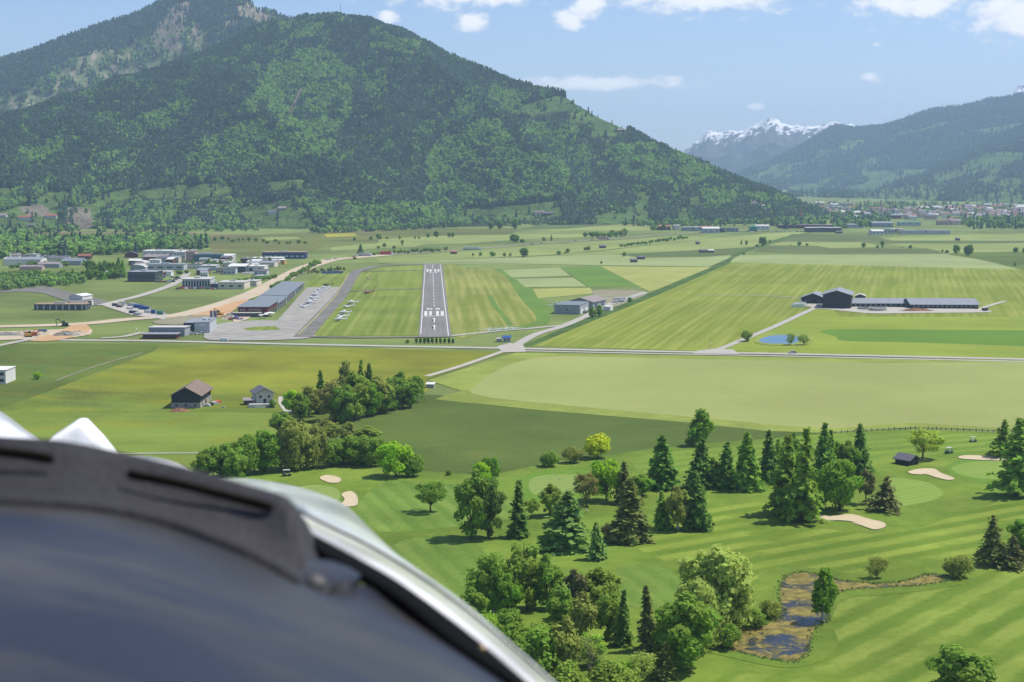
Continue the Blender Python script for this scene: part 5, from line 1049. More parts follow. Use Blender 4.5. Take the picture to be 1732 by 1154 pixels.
# --- huts in the fields
for (x, y_, w, lb, rm) in [(1073, 444, 10, 'dark hay hut standing nearest the ditch in the middle fields', 'r_dark'), (1085, 439, 12, 'second dark hay hut just behind the first one', 'r_dark'), (1190, 427.5, 11, 'grey hay hut on the dark strip, left of a pair', 'r_dark'), (1203, 427.5, 9, 'hay hut with bright roof on the dark strip, right of a pair', 'r_light'), (1020, 420, 10, 'hay hut beside the far hedge', 'r_dark'), (1181, 413.5, 5, 'tiny dark hut in the pale far field', 'r_dark'), (1621, 407, 5, 'tiny hut in the light field at the far right', 'r_dark'), (1420, 395, 10, 'dark hut at the edge of the distant industrial strip', 'r_dark'), (768, 430, 10, 'dark shed at the edge of the field beyond the runway', 'r_red')]:
    building('hay_hut', lb, x, y_, w, 2.4, 6, 8, 'gable_x', 1.2, .5, 'wood', rm, cat='hut', group='huts in the fields')
# --- business park on the left
BP = [('hall', 'long hall with bright white long wall at the far left', 38, 449.5, 58, 6.0, 26, 2, 'gable_x', 2.0, 'white', 'r_grey', []), ('hall', 'low hall with pinkish front and white canopy below the long white hall', 52, 457.5, 36, 3.5, 10, 0, 'gable_x', 1.2, 'pink', 'r_lilac', []),
      ('house', 'small orange house front with grey roof at the end of the tree belt', 186, 471, 14, 5.4, 10, 8, 'mono', .6, 'orange', 'r_grey', [('f', 2, 2.8, 1.3, 1.0, 'glass')]), ('house', 'grey annex right of the small orange house', 199, 470, 11, 4.4, 9, 0, 'mono', .5, 'grey', 'r_grey', []),
      ('office_building', 'dark glass office block with overhanging pale roof', 239, 477, 46, 8.5, 24, -4, 'flat', 0, 'glass', 'r_grey', [('f', 7, .8, 3.0, 2.0, 'dgrey'), ('f', 7, 3.6, 3.0, 1.8, 'navy'), ('f', 7, 6.1, 3.0, 1.6, 'dgrey')]), ('shop', 'low white shop with red mark behind the glass office', 279, 467.5, 20, 4.2, 12, 0, 'flat', 0, 'white', 'r_white', [('f', 1, 1.2, 2.2, 2.2, 'red')]),
      ('hall', 'pale bluish grey hall with flat roof, behind the glass office', 279, 457.5, 62, 5.6, 20, 0, 'flat', 0, 'lgrey', 'r_grey', [('f', 4, 2.2, 5, 1.2, 'glass')]), ('hall', 'front arched roof hall at the left of the business park', 233, 459, 24, 3.2, 20, 0, 'arch', 2.6, 'grey', 'r_light', []), ('hall', 'rear arched roof hall at the left of the business park', 234, 452, 24, 3.2, 18, 0, 'arch', 2.6, 'grey', 'r_light', []),
      ('chalet', 'brown timber chalet with broad pale roof in the business park', 262, 442.5, 40, 4.6, 18, -8, 'gable_x', 2.6, 'brown', 'r_lilac', [('f', 5, 1.4, 1.2, 1.0, 'glass')]), ('hall', 'big white stepped block at the back of the business park', 268, 437, 52, 8.0, 24, 0, 'flat', 0, 'white', 'r_white', [('f', 5, 4.5, 2.4, 1.0, 'glass')]),
      ('office_building', 'white office with two rows of dark windows left of the pinkish tower', 304, 439.5, 19, 8.4, 16, 0, 'flat', 0, 'white', 'r_white', [('f', 4, 2.6, 1.4, 1.2, 'glass'), ('f', 4, 5.4, 1.4, 1.2, 'glass')]), ('office_building', 'pinkish tower block left of the green glass building', 322, 443.5, 15, 11.0, 16, 0, 'flat', 0, 'pink', 'tan', [('f', 2, 6, 1.6, 1.2, 'orange')]),
      ('office_building', 'green glass building with white frame in the business park', 351, 444, 46, 8.2, 16, 1, 'flat', 0, 'teal', 'r_dark', [('f', 11, 1.2, 1.6, 2.4, 'dgrey'), ('f', 11, 4.6, 1.6, 2.4, 'dgrey')]),
      ('office_building', 'pale hall with ten tall dark slit windows nearest the meadow', 332, 487, 46, 7.0, 26, 2, 'flat', 0, 'lgrey', 'r_light', [('f', 10, 1.0, 1.3, 4.8, 'glass')]), ('hall', 'cream coloured curved front hall right of the slit window hall', 391, 489.5, 44, 5.6, 22, -3, 'flat', 0, 'cream', 'r_light', [('f', 3, 2.0, 3, 1.4, 'glass')]),
      ('hall', 'low dark connecting block between slit window hall and cream hall', 362, 488, 12, 3.6, 16, 0, 'flat', 0, 'dgrey', 'r_grey', []), ('hall', 'cream hall end with stacked yard walls nearest the highway', 424, 484, 20, 4.2, 16, -6, 'flat', 0, 'cream', 'r_light', []),
      ('hall', 'hall with wide white canopy roof in the middle of the business park', 400, 461, 30, 5.6, 22, 0, 'mono', 1.2, 'dgrey', 'r_white', []), ('hall', 'white workshop with dark gates right of the canopy hall', 432, 459.5, 30, 5.0, 18, -3, 'flat', 0, 'white', 'r_white', [('f', 2, .3, 3, 3.2, 'dgrey')]),
      ('office_building', 'long dark blue building at the back of the business park', 480, 438, 72, 7.0, 22, 1, 'flat', 0, 'blue', 'tan', [('f', 8, 2.0, 3.4, 1.6, 'lgrey')]), ('hall', 'white low hall in front of the long dark blue building', 452, 444, 50, 4.6, 18, 0, 'flat', 0, 'white', 'r_white', []), ('hall', 'grey roofed low workshop row in the right of the park', 442, 452, 44, 4.2, 20, -3, 'gable_x', 1.2, 'cream', 'r_grey', []),
      ('shop', 'small ochre and white shop at the right of the workshop row', 470, 447.5, 22, 4.4, 14, 0, 'flat', 0, 'yellow', 'r_white', []), ('hall', 'pale grey hall between the green building and the canopy hall', 352, 458, 26, 4.6, 20, 0, 'flat', 0, 'lgrey', 'r_light', []), ('hall', 'white terraced block right of the green glass building', 385, 443, 18, 4.4, 14, 0, 'flat', 0, 'white', 'r_light', []),
      ('shed', 'low dark exhibition shed with tan roof below the asphalt yard', 101, 525, 84, 4.0, 12, -2, 'flat', 0, 'dgrey', 'tan', [('f', 8, .4, 1.0, 3.2, 'lgrey')]), ('tent', 'bright white tent hall standing on the asphalt yard', 128, 508, 24, 3.0, 14, -16, 'gable_y', 1.2, 'white', 'r_white', []),
      ('house', 'dark roofed house at the edge of the leafy wood', 100, 444, 30, 4, 14, 3, 'gable_x', 2.4, 'cream', 'r_dark', []), ('house', 'grey roofed hall behind the dense trees of the belt', 120, 449, 34, 4.2, 20, -6, 'gable_x', 2.6, 'grey', 'r_blue', []), ('house', 'maroon roofed house near the leafy wood edge', 142, 439, 20, 3.6, 10, 0, 'gable_x', 2.0, 'brown', 'r_red', []),
      ('house', 'brown roofed house behind the long white hall', 36, 438, 24, 3.6, 10, 0, 'gable_x', 2.2, 'brown', 'r_lilac', []), ('house', 'dark chalet left of the big white stepped block', 222, 436, 20, 4, 12, 10, 'gable_y', 2.4, 'maroon', 'r_dark', []), ('house', 'low grey roofs behind the tree belt, nearest the dense trees', 82, 453, 34, 3.4, 14, 2, 'gable_x', 1.8, 'grey', 'r_lilac', [])]
for (nm, lb, x, y_, w, h, d, rz, rf, rise, wm, rm, wi) in BP:
    building(nm, lb, x, y_, w, h, d, rz, rf, rise, .4, wm, rm, wi, group='buildings of the business park')
rp = random.Random(12); SP = [(rp.uniform(x0, x1), rp.uniform(y0, y1)) for (x0, x1, y0, y1, n) in ((5, 150, 432, 447, 13), (215, 330, 444, 456, 8), (330, 470, 438, 456, 14), (300, 420, 428, 438, 8), (340, 470, 462, 474, 6)) for _ in range(n)]
for k, (x, y_) in enumerate(sorted(SP)):
    building('outbuilding', '%s small pale block from the left in the business park' % ORD[k] if k < len(ORD) else 'last small pale block on the right of the business park', x, y_, rp.uniform(9, 22), rp.uniform(3, 5.5), rp.uniform(8, 16), rp.uniform(-12, 12), rp.choice(('flat', 'gable_x', 'flat', 'mono')), 1.4, .4, rp.choice(('white', 'lgrey', 'cream', 'white', 'brown')), rp.choice(('r_grey', 'r_light', 'r_white', 'r_lilac', 'r_dark')), [('f', 3, 1.2, 1.4, 1.1, 'glass')], group='small blocks of the business park')
# --- distant industrial strip
IS = [(1124, 389.5, 20, 'maroon', 'r_red', 'dark red shop at the left end of the distant strip'), (1145, 389, 9, 'white', 'r_white', 'tiny white box building beside the dark red shop'), (1172, 391, 34, 'grey', 'r_light', 'grey hall with pale roof in the distant strip'), (1196, 389.5, 16, 'red', 'red', 'bright red framed building of the distant strip'), (1203, 394.5, 28, 'lgrey', 'r_white', 'white fronted store below the bright red building'),
      (1222, 393.5, 9, 'navy', 'navy', 'small dark blue block in the distant strip'), (1240, 392.5, 18, 'grey', 'r_dark', 'dark grey store right of the dark blue block'), (1275, 391, 10, 'teal', 'r_teal', 'small green kiosk in the distant strip'), (1290, 389, 22, 'white', 'r_light', 'pale store right of the green kiosk'), (1364, 386.5, 88, 'maroon', 'r_lilac', 'very long dark red store in the distant strip'),
      (1394, 393, 58, 'dgrey', 'r_white', 'dark store with white roof before the long red store'), (1445, 386, 30, 'lgrey', 'r_white', 'white roofed hall right of the long red store'), (1485, 397.5, 20, 'white', 'r_white', 'white office block with windows nearest the fields'), (1504, 396, 18, 'lgrey', 'r_grey', 'grey block right of the white office'), (1521, 394.5, 18, 'yellow', 'r_light', 'ochre fronted store of the distant strip'),
      (1566, 396.5, 80, 'lgrey', 'r_grey', 'largest grey hall at the right end of the strip'), (1493, 384.5, 34, 'grey', 'r_grey', 'grey roofed hall behind the white office'), (1540, 382, 34, 'lgrey', 'r_teal', 'greenish roofed hall behind the ochre store'), (1473, 358.5, 36, 'brown', 'r_lilac', 'long brown roofed hall among the town trees'), (1600, 381, 22, 'pink', 'r_red', 'reddish house block behind the largest grey hall')]
for i, (x, y_, w, wm, rm, lb) in enumerate(IS):
    building('store', lb, x, y_, w, (5.5, 7, 6)[i % 3], 22, 0, 'flat' if i % 4 else 'gable_x', 2, .4, wm, rm, [('f', 3, 2.6, 2.6, 1.6, 'glass')] if w > 15 else [], group='stores of the distant strip')
# --- the far town
rt = random.Random(5); TW = []
for (x0, x1, y0, y1, n) in ((1590, 1745, 352, 366, 52), (1510, 1600, 354, 372, 34), (1440, 1520, 352, 370, 18), (1375, 1450, 352, 374, 20), (1640, 1745, 366, 376, 22), (1290, 1340, 366, 376, 5), (1385, 1440, 344, 352, 8), (1600, 1650, 372, 382, 8), (1560, 1745, 350, 360, 30), (1400, 1560, 356, 368, 22), (1650, 1745, 360, 372, 20)):
    for k in range(n): TW.append((rt.uniform(x0, x1), rt.uniform(y0, y1)))
TW.sort(key=lambda p: p[0]); WM = ['white', 'cream', 'white', 'brown', 'pink', 'white']; RM = ['r_brown', 'r_brown', 'r_lilac', 'r_dark', 'r_grey', 'r_red', 'r_lilac', 'r_light']
tcount = {}
for i, (x, y_) in enumerate(TW):
    wm, rm = rt.choice(WM), rt.choice(RM); rf = rt.choice(('gable_x', 'gable_y', 'gable_x')); kk = tcount[(wm, rm)] = tcount.get((wm, rm), -1) + 1
    lb = '%s house from the left with %s roof and %s walls in the far town' % (ORD[kk], {'r_brown': 'brown', 'r_red': 'red brown', 'r_lilac': 'greyish', 'r_dark': 'dark', 'r_grey': 'grey', 'r_light': 'pale'}[rm], {'white': 'white', 'cream': 'cream', 'brown': 'timber', 'pink': 'pinkish'}[wm])
    building('town_house', lb, x, y_, rt.uniform(9, 19), rt.uniform(4.5, 8.5), rt.uniform(10, 16), rt.uniform(-25, 25), rf, rt.uniform(2, 3.6), 1.0, wm, rm, cat='house', group='houses of the far town')
def steeple(px, py, w, h, sh, label, wm='white', rm='r_red', base=None):
    g = base if base is not None else G(px, py); e = empty('church_tower', g); tag(e, label, 'tower'); box('tower', -w / 2, w / 2, -w / 2, w / 2, -1, h, M[wm], e)
    link('spire', mesh_from('spire', [(-w * .6, -w * .6, h), (w * .6, -w * .6, h), (w * .6, w * .6, h), (-w * .6, w * .6, h), (0, 0, h + sh)], [(0, 1, 4), (1, 2, 4), (2, 3, 4), (3, 0, 4), (3, 2, 1, 0)], M[rm]), e)
    box('belfry_window', -w * .2, w * .2, -w / 2 - .1, -w / 2, h * .75, h * .9, M['glass'], e)
steeple(1354, 379, 5, 15, 12, 'pinkish church tower with pointed red roof at the wood edge', 'pink'); steeple(1409, 360, 4, 13, 10, 'slender white church steeple in the far town', 'white', 'r_white'); steeple(1430, 358, 5, 14, 8, 'short white church tower right of the slender steeple', 'white', 'r_grey')
# --- houses up the slopes
def on(L, px, py): return on_slope(L, px, py) - Vector((0, 0, .6))
for (L, x, y_, w, h, d, rz, rf, wm, rm, lb) in [(mF, 349, 304, 15, 4, 10, 0, 'gable_x', 'white', 'r_brown', 'lone house high in the meadow on the mountain slope'), (mF, 42, 374, 22, 6, 14, 0, 'gable_x', 'white', 'r_red', 'white farmhouse at the foot of the mountain far left'), (mF, 88, 370, 18, 5, 12, 0, 'gable_x', 'white', 'r_red', 'second farmhouse right of the white one at the mountain foot'), (mF, 55, 384, 14, 3, 9, 0, 'gable_x', 'brown', 'r_dark', 'dark barn below the two farmhouses at the mountain foot'),
    (mF, 985, 351, 16, 8, 16, 0, 'gable_y', 'white', 'r_dark', 'white manor house beside the turquoise roof'), (mF, 1012, 351, 36, 5, 14, 0, 'gable_x', 'brown', 'r_teal', 'long farm building with turquoise roof on the slope'), (mF, 912, 364, 16, 5, 12, 0, 'gable_x', 'white', 'r_brown', 'white house with drive on the lower slope'), (mF, 930, 365, 18, 4, 12, 0, 'gable_x', 'brown', 'r_dark', 'brown barn right of the white house with drive'), (mF, 970, 369, 15, 5, 12, 10, 'gable_y', 'brown', 'r_dark', 'dark chalet by the lane on the lower slope'),
    (mF, 978, 184, 11, 5, 10, 0, 'gable_y', 'white', 'r_dark', 'mountain inn high on the right shoulder of the ridge'), (mF, 1048, 223, 17, 4, 9, 0, 'gable_x', 'brown', 'r_lilac', 'brown alpine farmhouse on the high meadow'), (mF, 460, 362, 14, 5, 10, 0, 'gable_x', 'white', 'r_dark', 'house under the trees on the lower mountain slope'), (mF, 474, 355, 12, 4, 10, 0, 'gable_x', 'pink', 'r_lilac', 'pinkish house on the lower mountain slope'), (mF, 4, 368, 12, 4, 10, 0, 'gable_x', 'white', 'r_lilac', 'house cut by the left edge at the mountain foot'),
    (mF, 355, 383, 10, 4, 9, 0, 'gable_x', 'white', 'r_dark', 'small white roofed house at the foot of the wood')]:
    g = on(L, x, y_); building('farmhouse', lb, x, y_, w, h, d, rz, rf, 2.6, 1.0, wm, rm, [('f', 3, 1.6, 1.2, 1.0, 'glass')], cat='house', group='houses on the mountain slopes', base=g)
g = on(mF, 1274, 356); e = building('castle', 'pale castle with pyramid roofed keep rising from the wood', 1274, 356, 13, 13, 11, 0, 'hip', 7, .5, 'cream', 'r_lilac', [('f', 3, 8, 1, 1.6, 'glass')], base=g); wx = 9; box('wing', 6.5, 20, 1, 11, -1, 9, M['cream'], e); prism('wing_roof', [(.5, 9.05), (6, 12.5), (11.5, 9.05)], 6.6, 20.4, 'x', M['r_lilac'], e); box('wing', -17, -6.5, 2, 10, -1, 7, M['cream'], e)
steeple(1291, 366, 6, 12, 6, 'small pale gate tower below the castle', 'cream', 'r_lilac', on(mF, 1291, 366))
# ================================================================ runway paint, vehicles, small things
def paint(name, pts, mat=None):
    poly_mesh(name, pts, nz(), mat or F_WHITE)
ribbon('edge_line', [(711.6, 566), (719.3, 449)], .55, nz(), F_WHITE, False); ribbon('edge_line', [(758.6, 569), (744.8, 449)], .55, nz(), F_WHITE, False)
ribbon('threshold_line', [(714, 536.6), (754.6, 535.4)], 1.8, nz(), F_WHITE, False)
for x0, x1 in ((717.5, 722.6), (725.6, 730.4), (737.8, 742.4), (745.6, 750.6)): paint('threshold_bar', [(x0, 535), (x1, 535), (x1 - .3 + (x1 < 734) * .4, 527.5), (x0 + .6 - (x0 > 734) * .6, 527.5)])
for x0, x1 in ((721.5, 725), (726, 728), (729, 731.4), (736.8, 739.8), (740.4, 744)): paint('runway_digit', [(x0, 524.8), (x1, 524.8), (x1, 522.6), (x0, 522.6)])
for x0, x1 in ((721.6, 724.6), (726.8, 729.8), (734.6, 737.6), (740, 743)): paint('threshold_bar', [(x0, 460.6), (x1, 460.6), (x1, 456.4), (x0, 456.4)])
for x0, x1 in ((726, 729.6), (735.4, 739)): paint('runway_digit', [(x0, 462.6), (x1, 462.6), (x1, 461.5), (x0, 461.5)])
for ya, yb in ((546.5, 539.2), (559.5, 551.2)):
    xm = 734.4 + (553 - ya) * -.02; paint('arrow_marking', [(xm - 1.2, ya), (xm + 1.2, ya), (xm + 1.0, yb + 2), (xm + 4.2, yb + 2.4), (xm, yb), (xm - 4.2, yb + 2.4), (xm - 1.0, yb + 2)])
for ya, yb in ((455, 452.6), (451.6, 449)): paint('arrow_marking', [(731.5, ya), (732.7, ya), (732.6, yb + .8), (733.8, yb + 1), (732.1, yb), (730.4, yb + 1), (731.5, yb + .8)])
yv = 520.0
for k in range(13):
    y2 = yv - (yv - 288) * .014 * 1.0; x = 734.2 + (520 - yv) * -.033; paint('centre_line', [(x - .55, yv), (x + .55, yv), (x + .5, y2 - .6), (x - .5, y2 - .6)]); yv = yv - (yv - 288) * .0245
    if yv < 463: break
def smoothmesh(o):
    o.data.polygons.foreach_set('use_smooth', [True] * len(o.data.polygons)); return o
m_wpaint = flat_mat('aircraft_paint', (.8, .8, .8), .3, .03, 1, .5); m_canopy = flat_mat('canopy_tint', (.03, .04, .06), .1, .1, 1, .6); m_tyre = flat_mat('tyre_rubber', (.03, .03, .03), .9, .1, 2, .2); m_steel = flat_mat('bare_steel', (.35, .36, .38), .4, .1, 1, .4)
def loft(name, secs, mat, parent, sides=12):
    """secs: (x, yc, zc, ry, rz) along the body"""
    vs = [(x, yc + ry * math.cos(6.2832 * k / sides), zc + rz * math.sin(6.2832 * k / sides)) for (x, yc, zc, ry, rz) in secs for k in range(sides)]
    n = len(secs); fs = [(i * sides + k, i * sides + (k + 1) % sides, (i + 1) * sides + (k + 1) % sides, (i + 1) * sides + k) for i in range(n - 1) for k in range(sides)] + [tuple(range(sides))[::-1], tuple((n - 1) * sides + k for k in range(sides))]
    return link(name, mesh_from(name, vs, fs, mat, smooth=True), parent)
def panel(name, outline, th, mat, parent, plane='xy'):
    """flat shaped panel with thickness; outline of (a, b) at mid level, c offset"""
    pts = [(a, b, c) for (a, b, c) in outline]; n = len(pts); d = {'xy': (0, 0, th / 2), 'xz': (0, th / 2, 0), 'yz': (th / 2, 0, 0)}[plane]
    vs = [tuple(p[i] + d[i] for i in range(3)) for p in pts] + [tuple(p[i] - d[i] for i in range(3)) for p in pts]
    fs = [tuple(range(n)), tuple(range(2 * n - 1, n - 1, -1))] + [(i, i + n, (i + 1) % n + n, (i + 1) % n) for i in range(n)]
    return link(name, mesh_from(name, vs, fs, mat), parent)
def wheel(parent, x, y, z, r, w=.16):
    n = 14; vs = [(x + r * math.cos(6.2832 * k / n), y + s * w / 2, z + r * math.sin(6.2832 * k / n)) for s in (-1, 1) for k in range(n)]
    return link('wheel', mesh_from('wheel', vs, [tuple(range(n)), tuple(range(2 * n - 1, n - 1, -1))] + [(k, k + n, (k + 1) % n + n, (k + 1) % n) for k in range(n)], m_tyre), parent)
def make_plane(high=False, paint_mat=None, span=9.8):
    pm = paint_mat or m_wpaint; e = empty('light_aircraft')
    loft('fuselage', [(-3.3, 0, 1.15, .18, .18), (-3.1, 0, 1.15, .45, .42), (-2.2, 0, 1.2, .55, .52), (-1.0, 0, 1.3, .6, .66), (.6, 0, 1.3, .55, .58), (2.0, 0, 1.3, .3, .32), (3.9, 0, 1.4, .1, .12)], pm, e)
    zc = 1.95 if high else .95; s = span / 2
    panel('wing', [(-1.3, 0, zc), (-1.25, s * .6, zc + .06), (-.95, s, zc + .14), (.05, s, zc + .14), (.25, s * .6, zc + .06), (.3, 0, zc), (.25, -s * .6, zc + .06), (.05, -s, zc + .14), (-.95, -s, zc + .14), (-1.25, -s * .6, zc + .06)], .16, pm, e)
    panel('tailplane', [(3.1, 1.6, 1.5), (3.9, 1.6, 1.5), (4.0, 0, 1.5), (3.9, -1.6, 1.5), (3.1, -1.6, 1.5), (2.9, 0, 1.5)], .08, pm, e); panel('fin', [(2.7, 0, 1.5), (3.5, 0, 2.75), (4.05, 0, 2.75), (4.1, 0, 1.4)], .09, pm, e, 'xz')
    loft('canopy', [(-1.5, 0, 1.72, .08, .05), (-1.1, 0, 1.85, .44, .22), (-.4, 0, 1.95, .5, .28), (.4, 0, 1.9, .42, .22), (.9, 0, 1.75, .08, .06)], m_canopy, e, 10)
    panel('propeller', [(-3.36, .08, .25), (-3.36, -.1, .3), (-3.36, -.05, 1.15), (-3.36, -.1, 2.0), (-3.36, .08, 2.05), (-3.36, .05, 1.15)], .05, m_steel, e, 'yz'); loft('spinner', [(-3.62, 0, 1.15, .03, .03), (-3.45, 0, 1.15, .14, .14), (-3.3, 0, 1.15, .18, .18)], pm, e, 8)
    for (x, y_) in ((-2.3, 0), (-.3, 1.2), (-.3, -1.2)):
        wheel(e, x, y_, .2, .2); panel('gear_leg', [(x - .04, y_ - .03, .2), (x + .04, y_ + .03, .2), (x + .1, y_ * .6, 1.0), (x, y_ * .6, 1.0)], .06, m_steel, e, 'xz')
    return e
def place(e, px, py, rz, label, group, cat, sc=1.0):
    e.location = G(px, py); e.rotation_euler = (0, 0, R(rz)); e.scale = (sc, sc, sc); tag(e, label, cat, group); return e
p_low = make_plane(False); p_high = make_plane(True)
APR = [(549, 489.5), (544.5, 492), (538, 496), (534, 501.2), (531, 505.6), (527.5, 510.4), (524, 514.6), (515.5, 520.6)]
for k, (x, y_) in enumerate(APR):
    src = p_low if k % 3 else p_high; e = src if k in (0, 1) else copy_tree(src); place(e, x, y_, (8, -5, 4, -8, 6, 0, -4, 10)[k], ('%s white light aircraft on the apron, counted from the far end' % ORD[k]), 'aircraft parked on the apron', 'aircraft', 1.12)
for k, (x, y_, lb) in enumerate([(596, 514.5, 'white light aircraft on the grass, furthest of five beside the taxiway'), (589, 521, 'white light aircraft on the grass, second furthest of five'), (583, 531.8, 'white light aircraft in the middle of the five on the grass'), (579, 538, 'white light aircraft on the grass, second nearest of five'), (575, 543.6, 'white light aircraft on the grass, nearest of five beside the taxiway')]):
    place(copy_tree(p_low if k % 2 else p_high), x, y_, (5, -3, 0, 8, -4)[k], lb, 'aircraft parked on the grass', 'aircraft', 1.15)
p_red = make_plane(True, flat_mat('red_aircraft_paint', D(214, 132, 104), .3, .05, 1, .5)); place(p_red, 623, 497.5, 3, 'orange red light aircraft on the grass by the cross taxiway', 'aircraft parked on the grass', 'aircraft', 1.15)
def make_glider():
    e = empty('glider'); loft('fuselage', [(-2.2, 0, .6, .05, .05), (-1.6, 0, .65, .3, .36), (-.6, 0, .75, .33, .42), (.6, 0, .75, .2, .22), (4.2, 0, .8, .07, .08)], m_wpaint, e, 10)
    panel('wing', [(-.5, 0, .95), (-.35, 7.4, 1.2), (.05, 7.4, 1.2), (.45, 0, .95), (.05, -7.4, 1.2), (-.35, -7.4, 1.2)], .12, m_wpaint, e); panel('fin', [(3.5, 0, .8), (3.9, 0, 1.9), (4.4, 0, 1.9), (4.4, 0, .7)], .07, m_wpaint, e, 'xz'); panel('tailplane', [(3.85, 1.2, 1.9), (4.3, 1.2, 1.9), (4.4, 0, 1.9), (4.3, -1.2, 1.9), (3.85, -1.2, 1.9)], .06, m_wpaint, e)
    loft('canopy', [(-1.6, 0, .9, .05, .03), (-1.0, 0, 1.02, .24, .16), (-.4, 0, 1.05, .1, .06)], m_canopy, e, 8); wheel(e, -.4, 0, .2, .2); return e
gl = make_glider()
for k, (x, y_) in enumerate([(827, 560.5), (841, 559.5), (856, 558.5), (867, 557.5)]): place(gl if k == 0 else copy_tree(gl), x, y_, (75, 100, 80, 95)[k], ORD[k] + ' white glider from the left at the end of the hay strip', 'gliders beside the hay strip', 'glider', 1.0)
for k, (x, y_, lb) in enumerate([(936, 513.5, 'white glider parked nearest behind the grey metal hangar'), (931, 518, 'white glider lying left of the grey metal hangar')]): place(copy_tree(gl), x, y_, 40 + 30 * k, lb, 'gliders beside the hangar', 'glider', .8)
# helicopter on the far corner of the apron
hc = empty('helicopter'); mh = W('dark_helicopter_paint', (70, 74, 80), .4)
loft('body', [(-2.4, 0, 1.3, .1, .1), (-1.9, 0, 1.3, .6, .6), (-.8, 0, 1.5, .8, .85), (.6, 0, 1.6, .7, .75), (1.6, 0, 1.7, .3, .35), (5.2, 0, 2.0, .12, .14)], mh, hc); panel('fin', [(4.7, 0, 1.6), (5.4, 0, 3.0), (5.8, 0, 3.0), (5.5, 0, 1.4)], .1, mh, hc, 'xz'); loft('mast', [(-.1, 0, 2.3, .15, .1), (.1, 0, 2.75, .1, .3)], m_steel, hc, 8)
for k in range(4):
    c, s_ = math.cos(k * 1.5708 + .4), math.sin(k * 1.5708 + .4); panel('rotor_blade', [(c * .2 - s_ * .12, s_ * .2 + c * .12, 2.85), (c * 5 - s_ * .12, s_ * 5 + c * .12, 2.8), (c * 5 + s_ * .12, s_ * 5 - c * .12, 2.8), (c * .2 + s_ * .12, s_ * .2 - c * .12, 2.85)], .05, m_tyre, hc)
for y_ in (-.9, .9): box('skid', -1.8, 1.6, y_ - .05, y_ + .05, .05, .15, m_steel, hc); [box('skid_leg', x - .04, x + .04, y_ * .9 - .04, y_ * .9 + .04, .15, 1.0, m_steel, hc) for x in (-.9, .8)]
place(hc, 551, 485.5, 10, 'dark helicopter at the far end of the apron', None, 'helicopter', 1.1)
# cars and trucks
CARM = {c: flat_mat('car_paint_' + c, v, .35, .03, 1, .5) for c, v in dict(white=(.75, .75, .75), silver=(.42, .44, .46), grey=(.14, .15, .16), black=(.03, .03, .035), red=(.4, .04, .03), blue=(.05, .1, .3)).items()}
def make_car(col, van=False):
    e = empty('van' if van else 'parked_car'); pm = CARM[col]; hz_ = 1.95 if van else 1.45
    prism('body', [(-2.2, .35), (2.2, .35), (2.22, .75), (2.1, .95), (-1.2, 1.0), (-2.1, .85)] if not van else [(-2.4, .35), (2.4, .35), (2.45, 1.1), (2.3, 1.95), (-1.4, 1.95), (-1.9, 1.2), (-2.4, 1.0)], -.9, .9, 'y', pm, e)
    if not van: prism('cabin', [(-1.25, .98), (-.55, 1.42), (1.2, 1.46), (2.0, .94)], -.8, .8, 'y', m_canopy, e); prism('roof', [(-.6, 1.43), (1.2, 1.47), (1.15, 1.53), (-.5, 1.5)], -.78, .78, 'y', pm, e)
    else: prism('windscreen', [(-1.92, 1.25), (-1.45, 1.9), (-1.4, 1.85), (-1.85, 1.2)], -.8, .8, 'y', m_canopy, e)
    for x in (-1.4, 1.4):
        for y_ in (-.82, .82): wheel(e, x, y_, .33, .33, .2)
    return e
CARS = {c: make_car(c) for c in CARM}; used = set(); van0 = make_car('white', True); vu = [0]
ccount = {}
def car(col, px, py, rz, where, group, single=None):
    e = CARS[col] if col not in used else copy_tree(CARS[col]); used.add(col); key = (col, where); ccount[key] = ccount.get(key, -1) + 1
    return place(e, px, py, rz, single or ('%s %s car from the left %s' % (ORD[ccount[key]], col, where)), group, 'car')
def van(px, py, rz, lb, group=None):
    e = van0 if not vu[0] else copy_tree(van0); vu[0] = 1; return place(e, px, py, rz, lb, group, 'van')
van(378, 577.5, 0, 'white van driving on the main road before the airport'); car('silver', 1340, 598.5, 0, '', None, 'silver white car driving on the road below the blue pond')
rc = random.Random(3); spots = [(386 + i * 2.0, 534 + (i % 3) * 3.4) for i in range(9)] + [(404 + i * 2.4, 541.5) for i in range(4)]
for (x, y_) in sorted(spots): car(rc.choice(list(CARM)), x, y_, rc.uniform(70, 100), 'beside the airport restaurant', 'cars by the airport restaurant')
for (x, y_) in sorted([(264 + rc.uniform(0, 40), rc.choice((470, 472.5, 475, 478))) for i in range(16)]): car(rc.choice(list(CARM)), x, y_, rc.uniform(-20, 20), 'in front of the glass office', 'cars by the glass office')
for (x, y_) in sorted([(300 + i * 5, 488.8 + rc.uniform(-.4, .8)) for i in range(14)]): car(rc.choice(list(CARM)), x, y_, 90 + rc.uniform(-8, 8), 'before the slit window hall', 'cars by the slit window hall')
for (x, y_) in sorted([(412 + i * 4.5, 463 + rc.uniform(-1, 1)) for i in range(10)]): car(rc.choice(('white', 'white', 'silver')), x, y_, 80 + rc.uniform(-8, 8), 'before the white workshop', 'cars by the white workshop')
for (x, y_) in sorted([(330 + rc.uniform(0, 40), rc.uniform(447.5, 452)) for i in range(12)]): car(rc.choice(list(CARM)), x, y_, rc.uniform(0, 180), 'below the green glass building', 'cars by the green building')
for (x, y_) in ((327, 566.5), (340, 566), (322, 565)): car('white', x, y_, rc.uniform(-10, 10), 'in the gateway of the grey halls', 'cars at the grey halls')
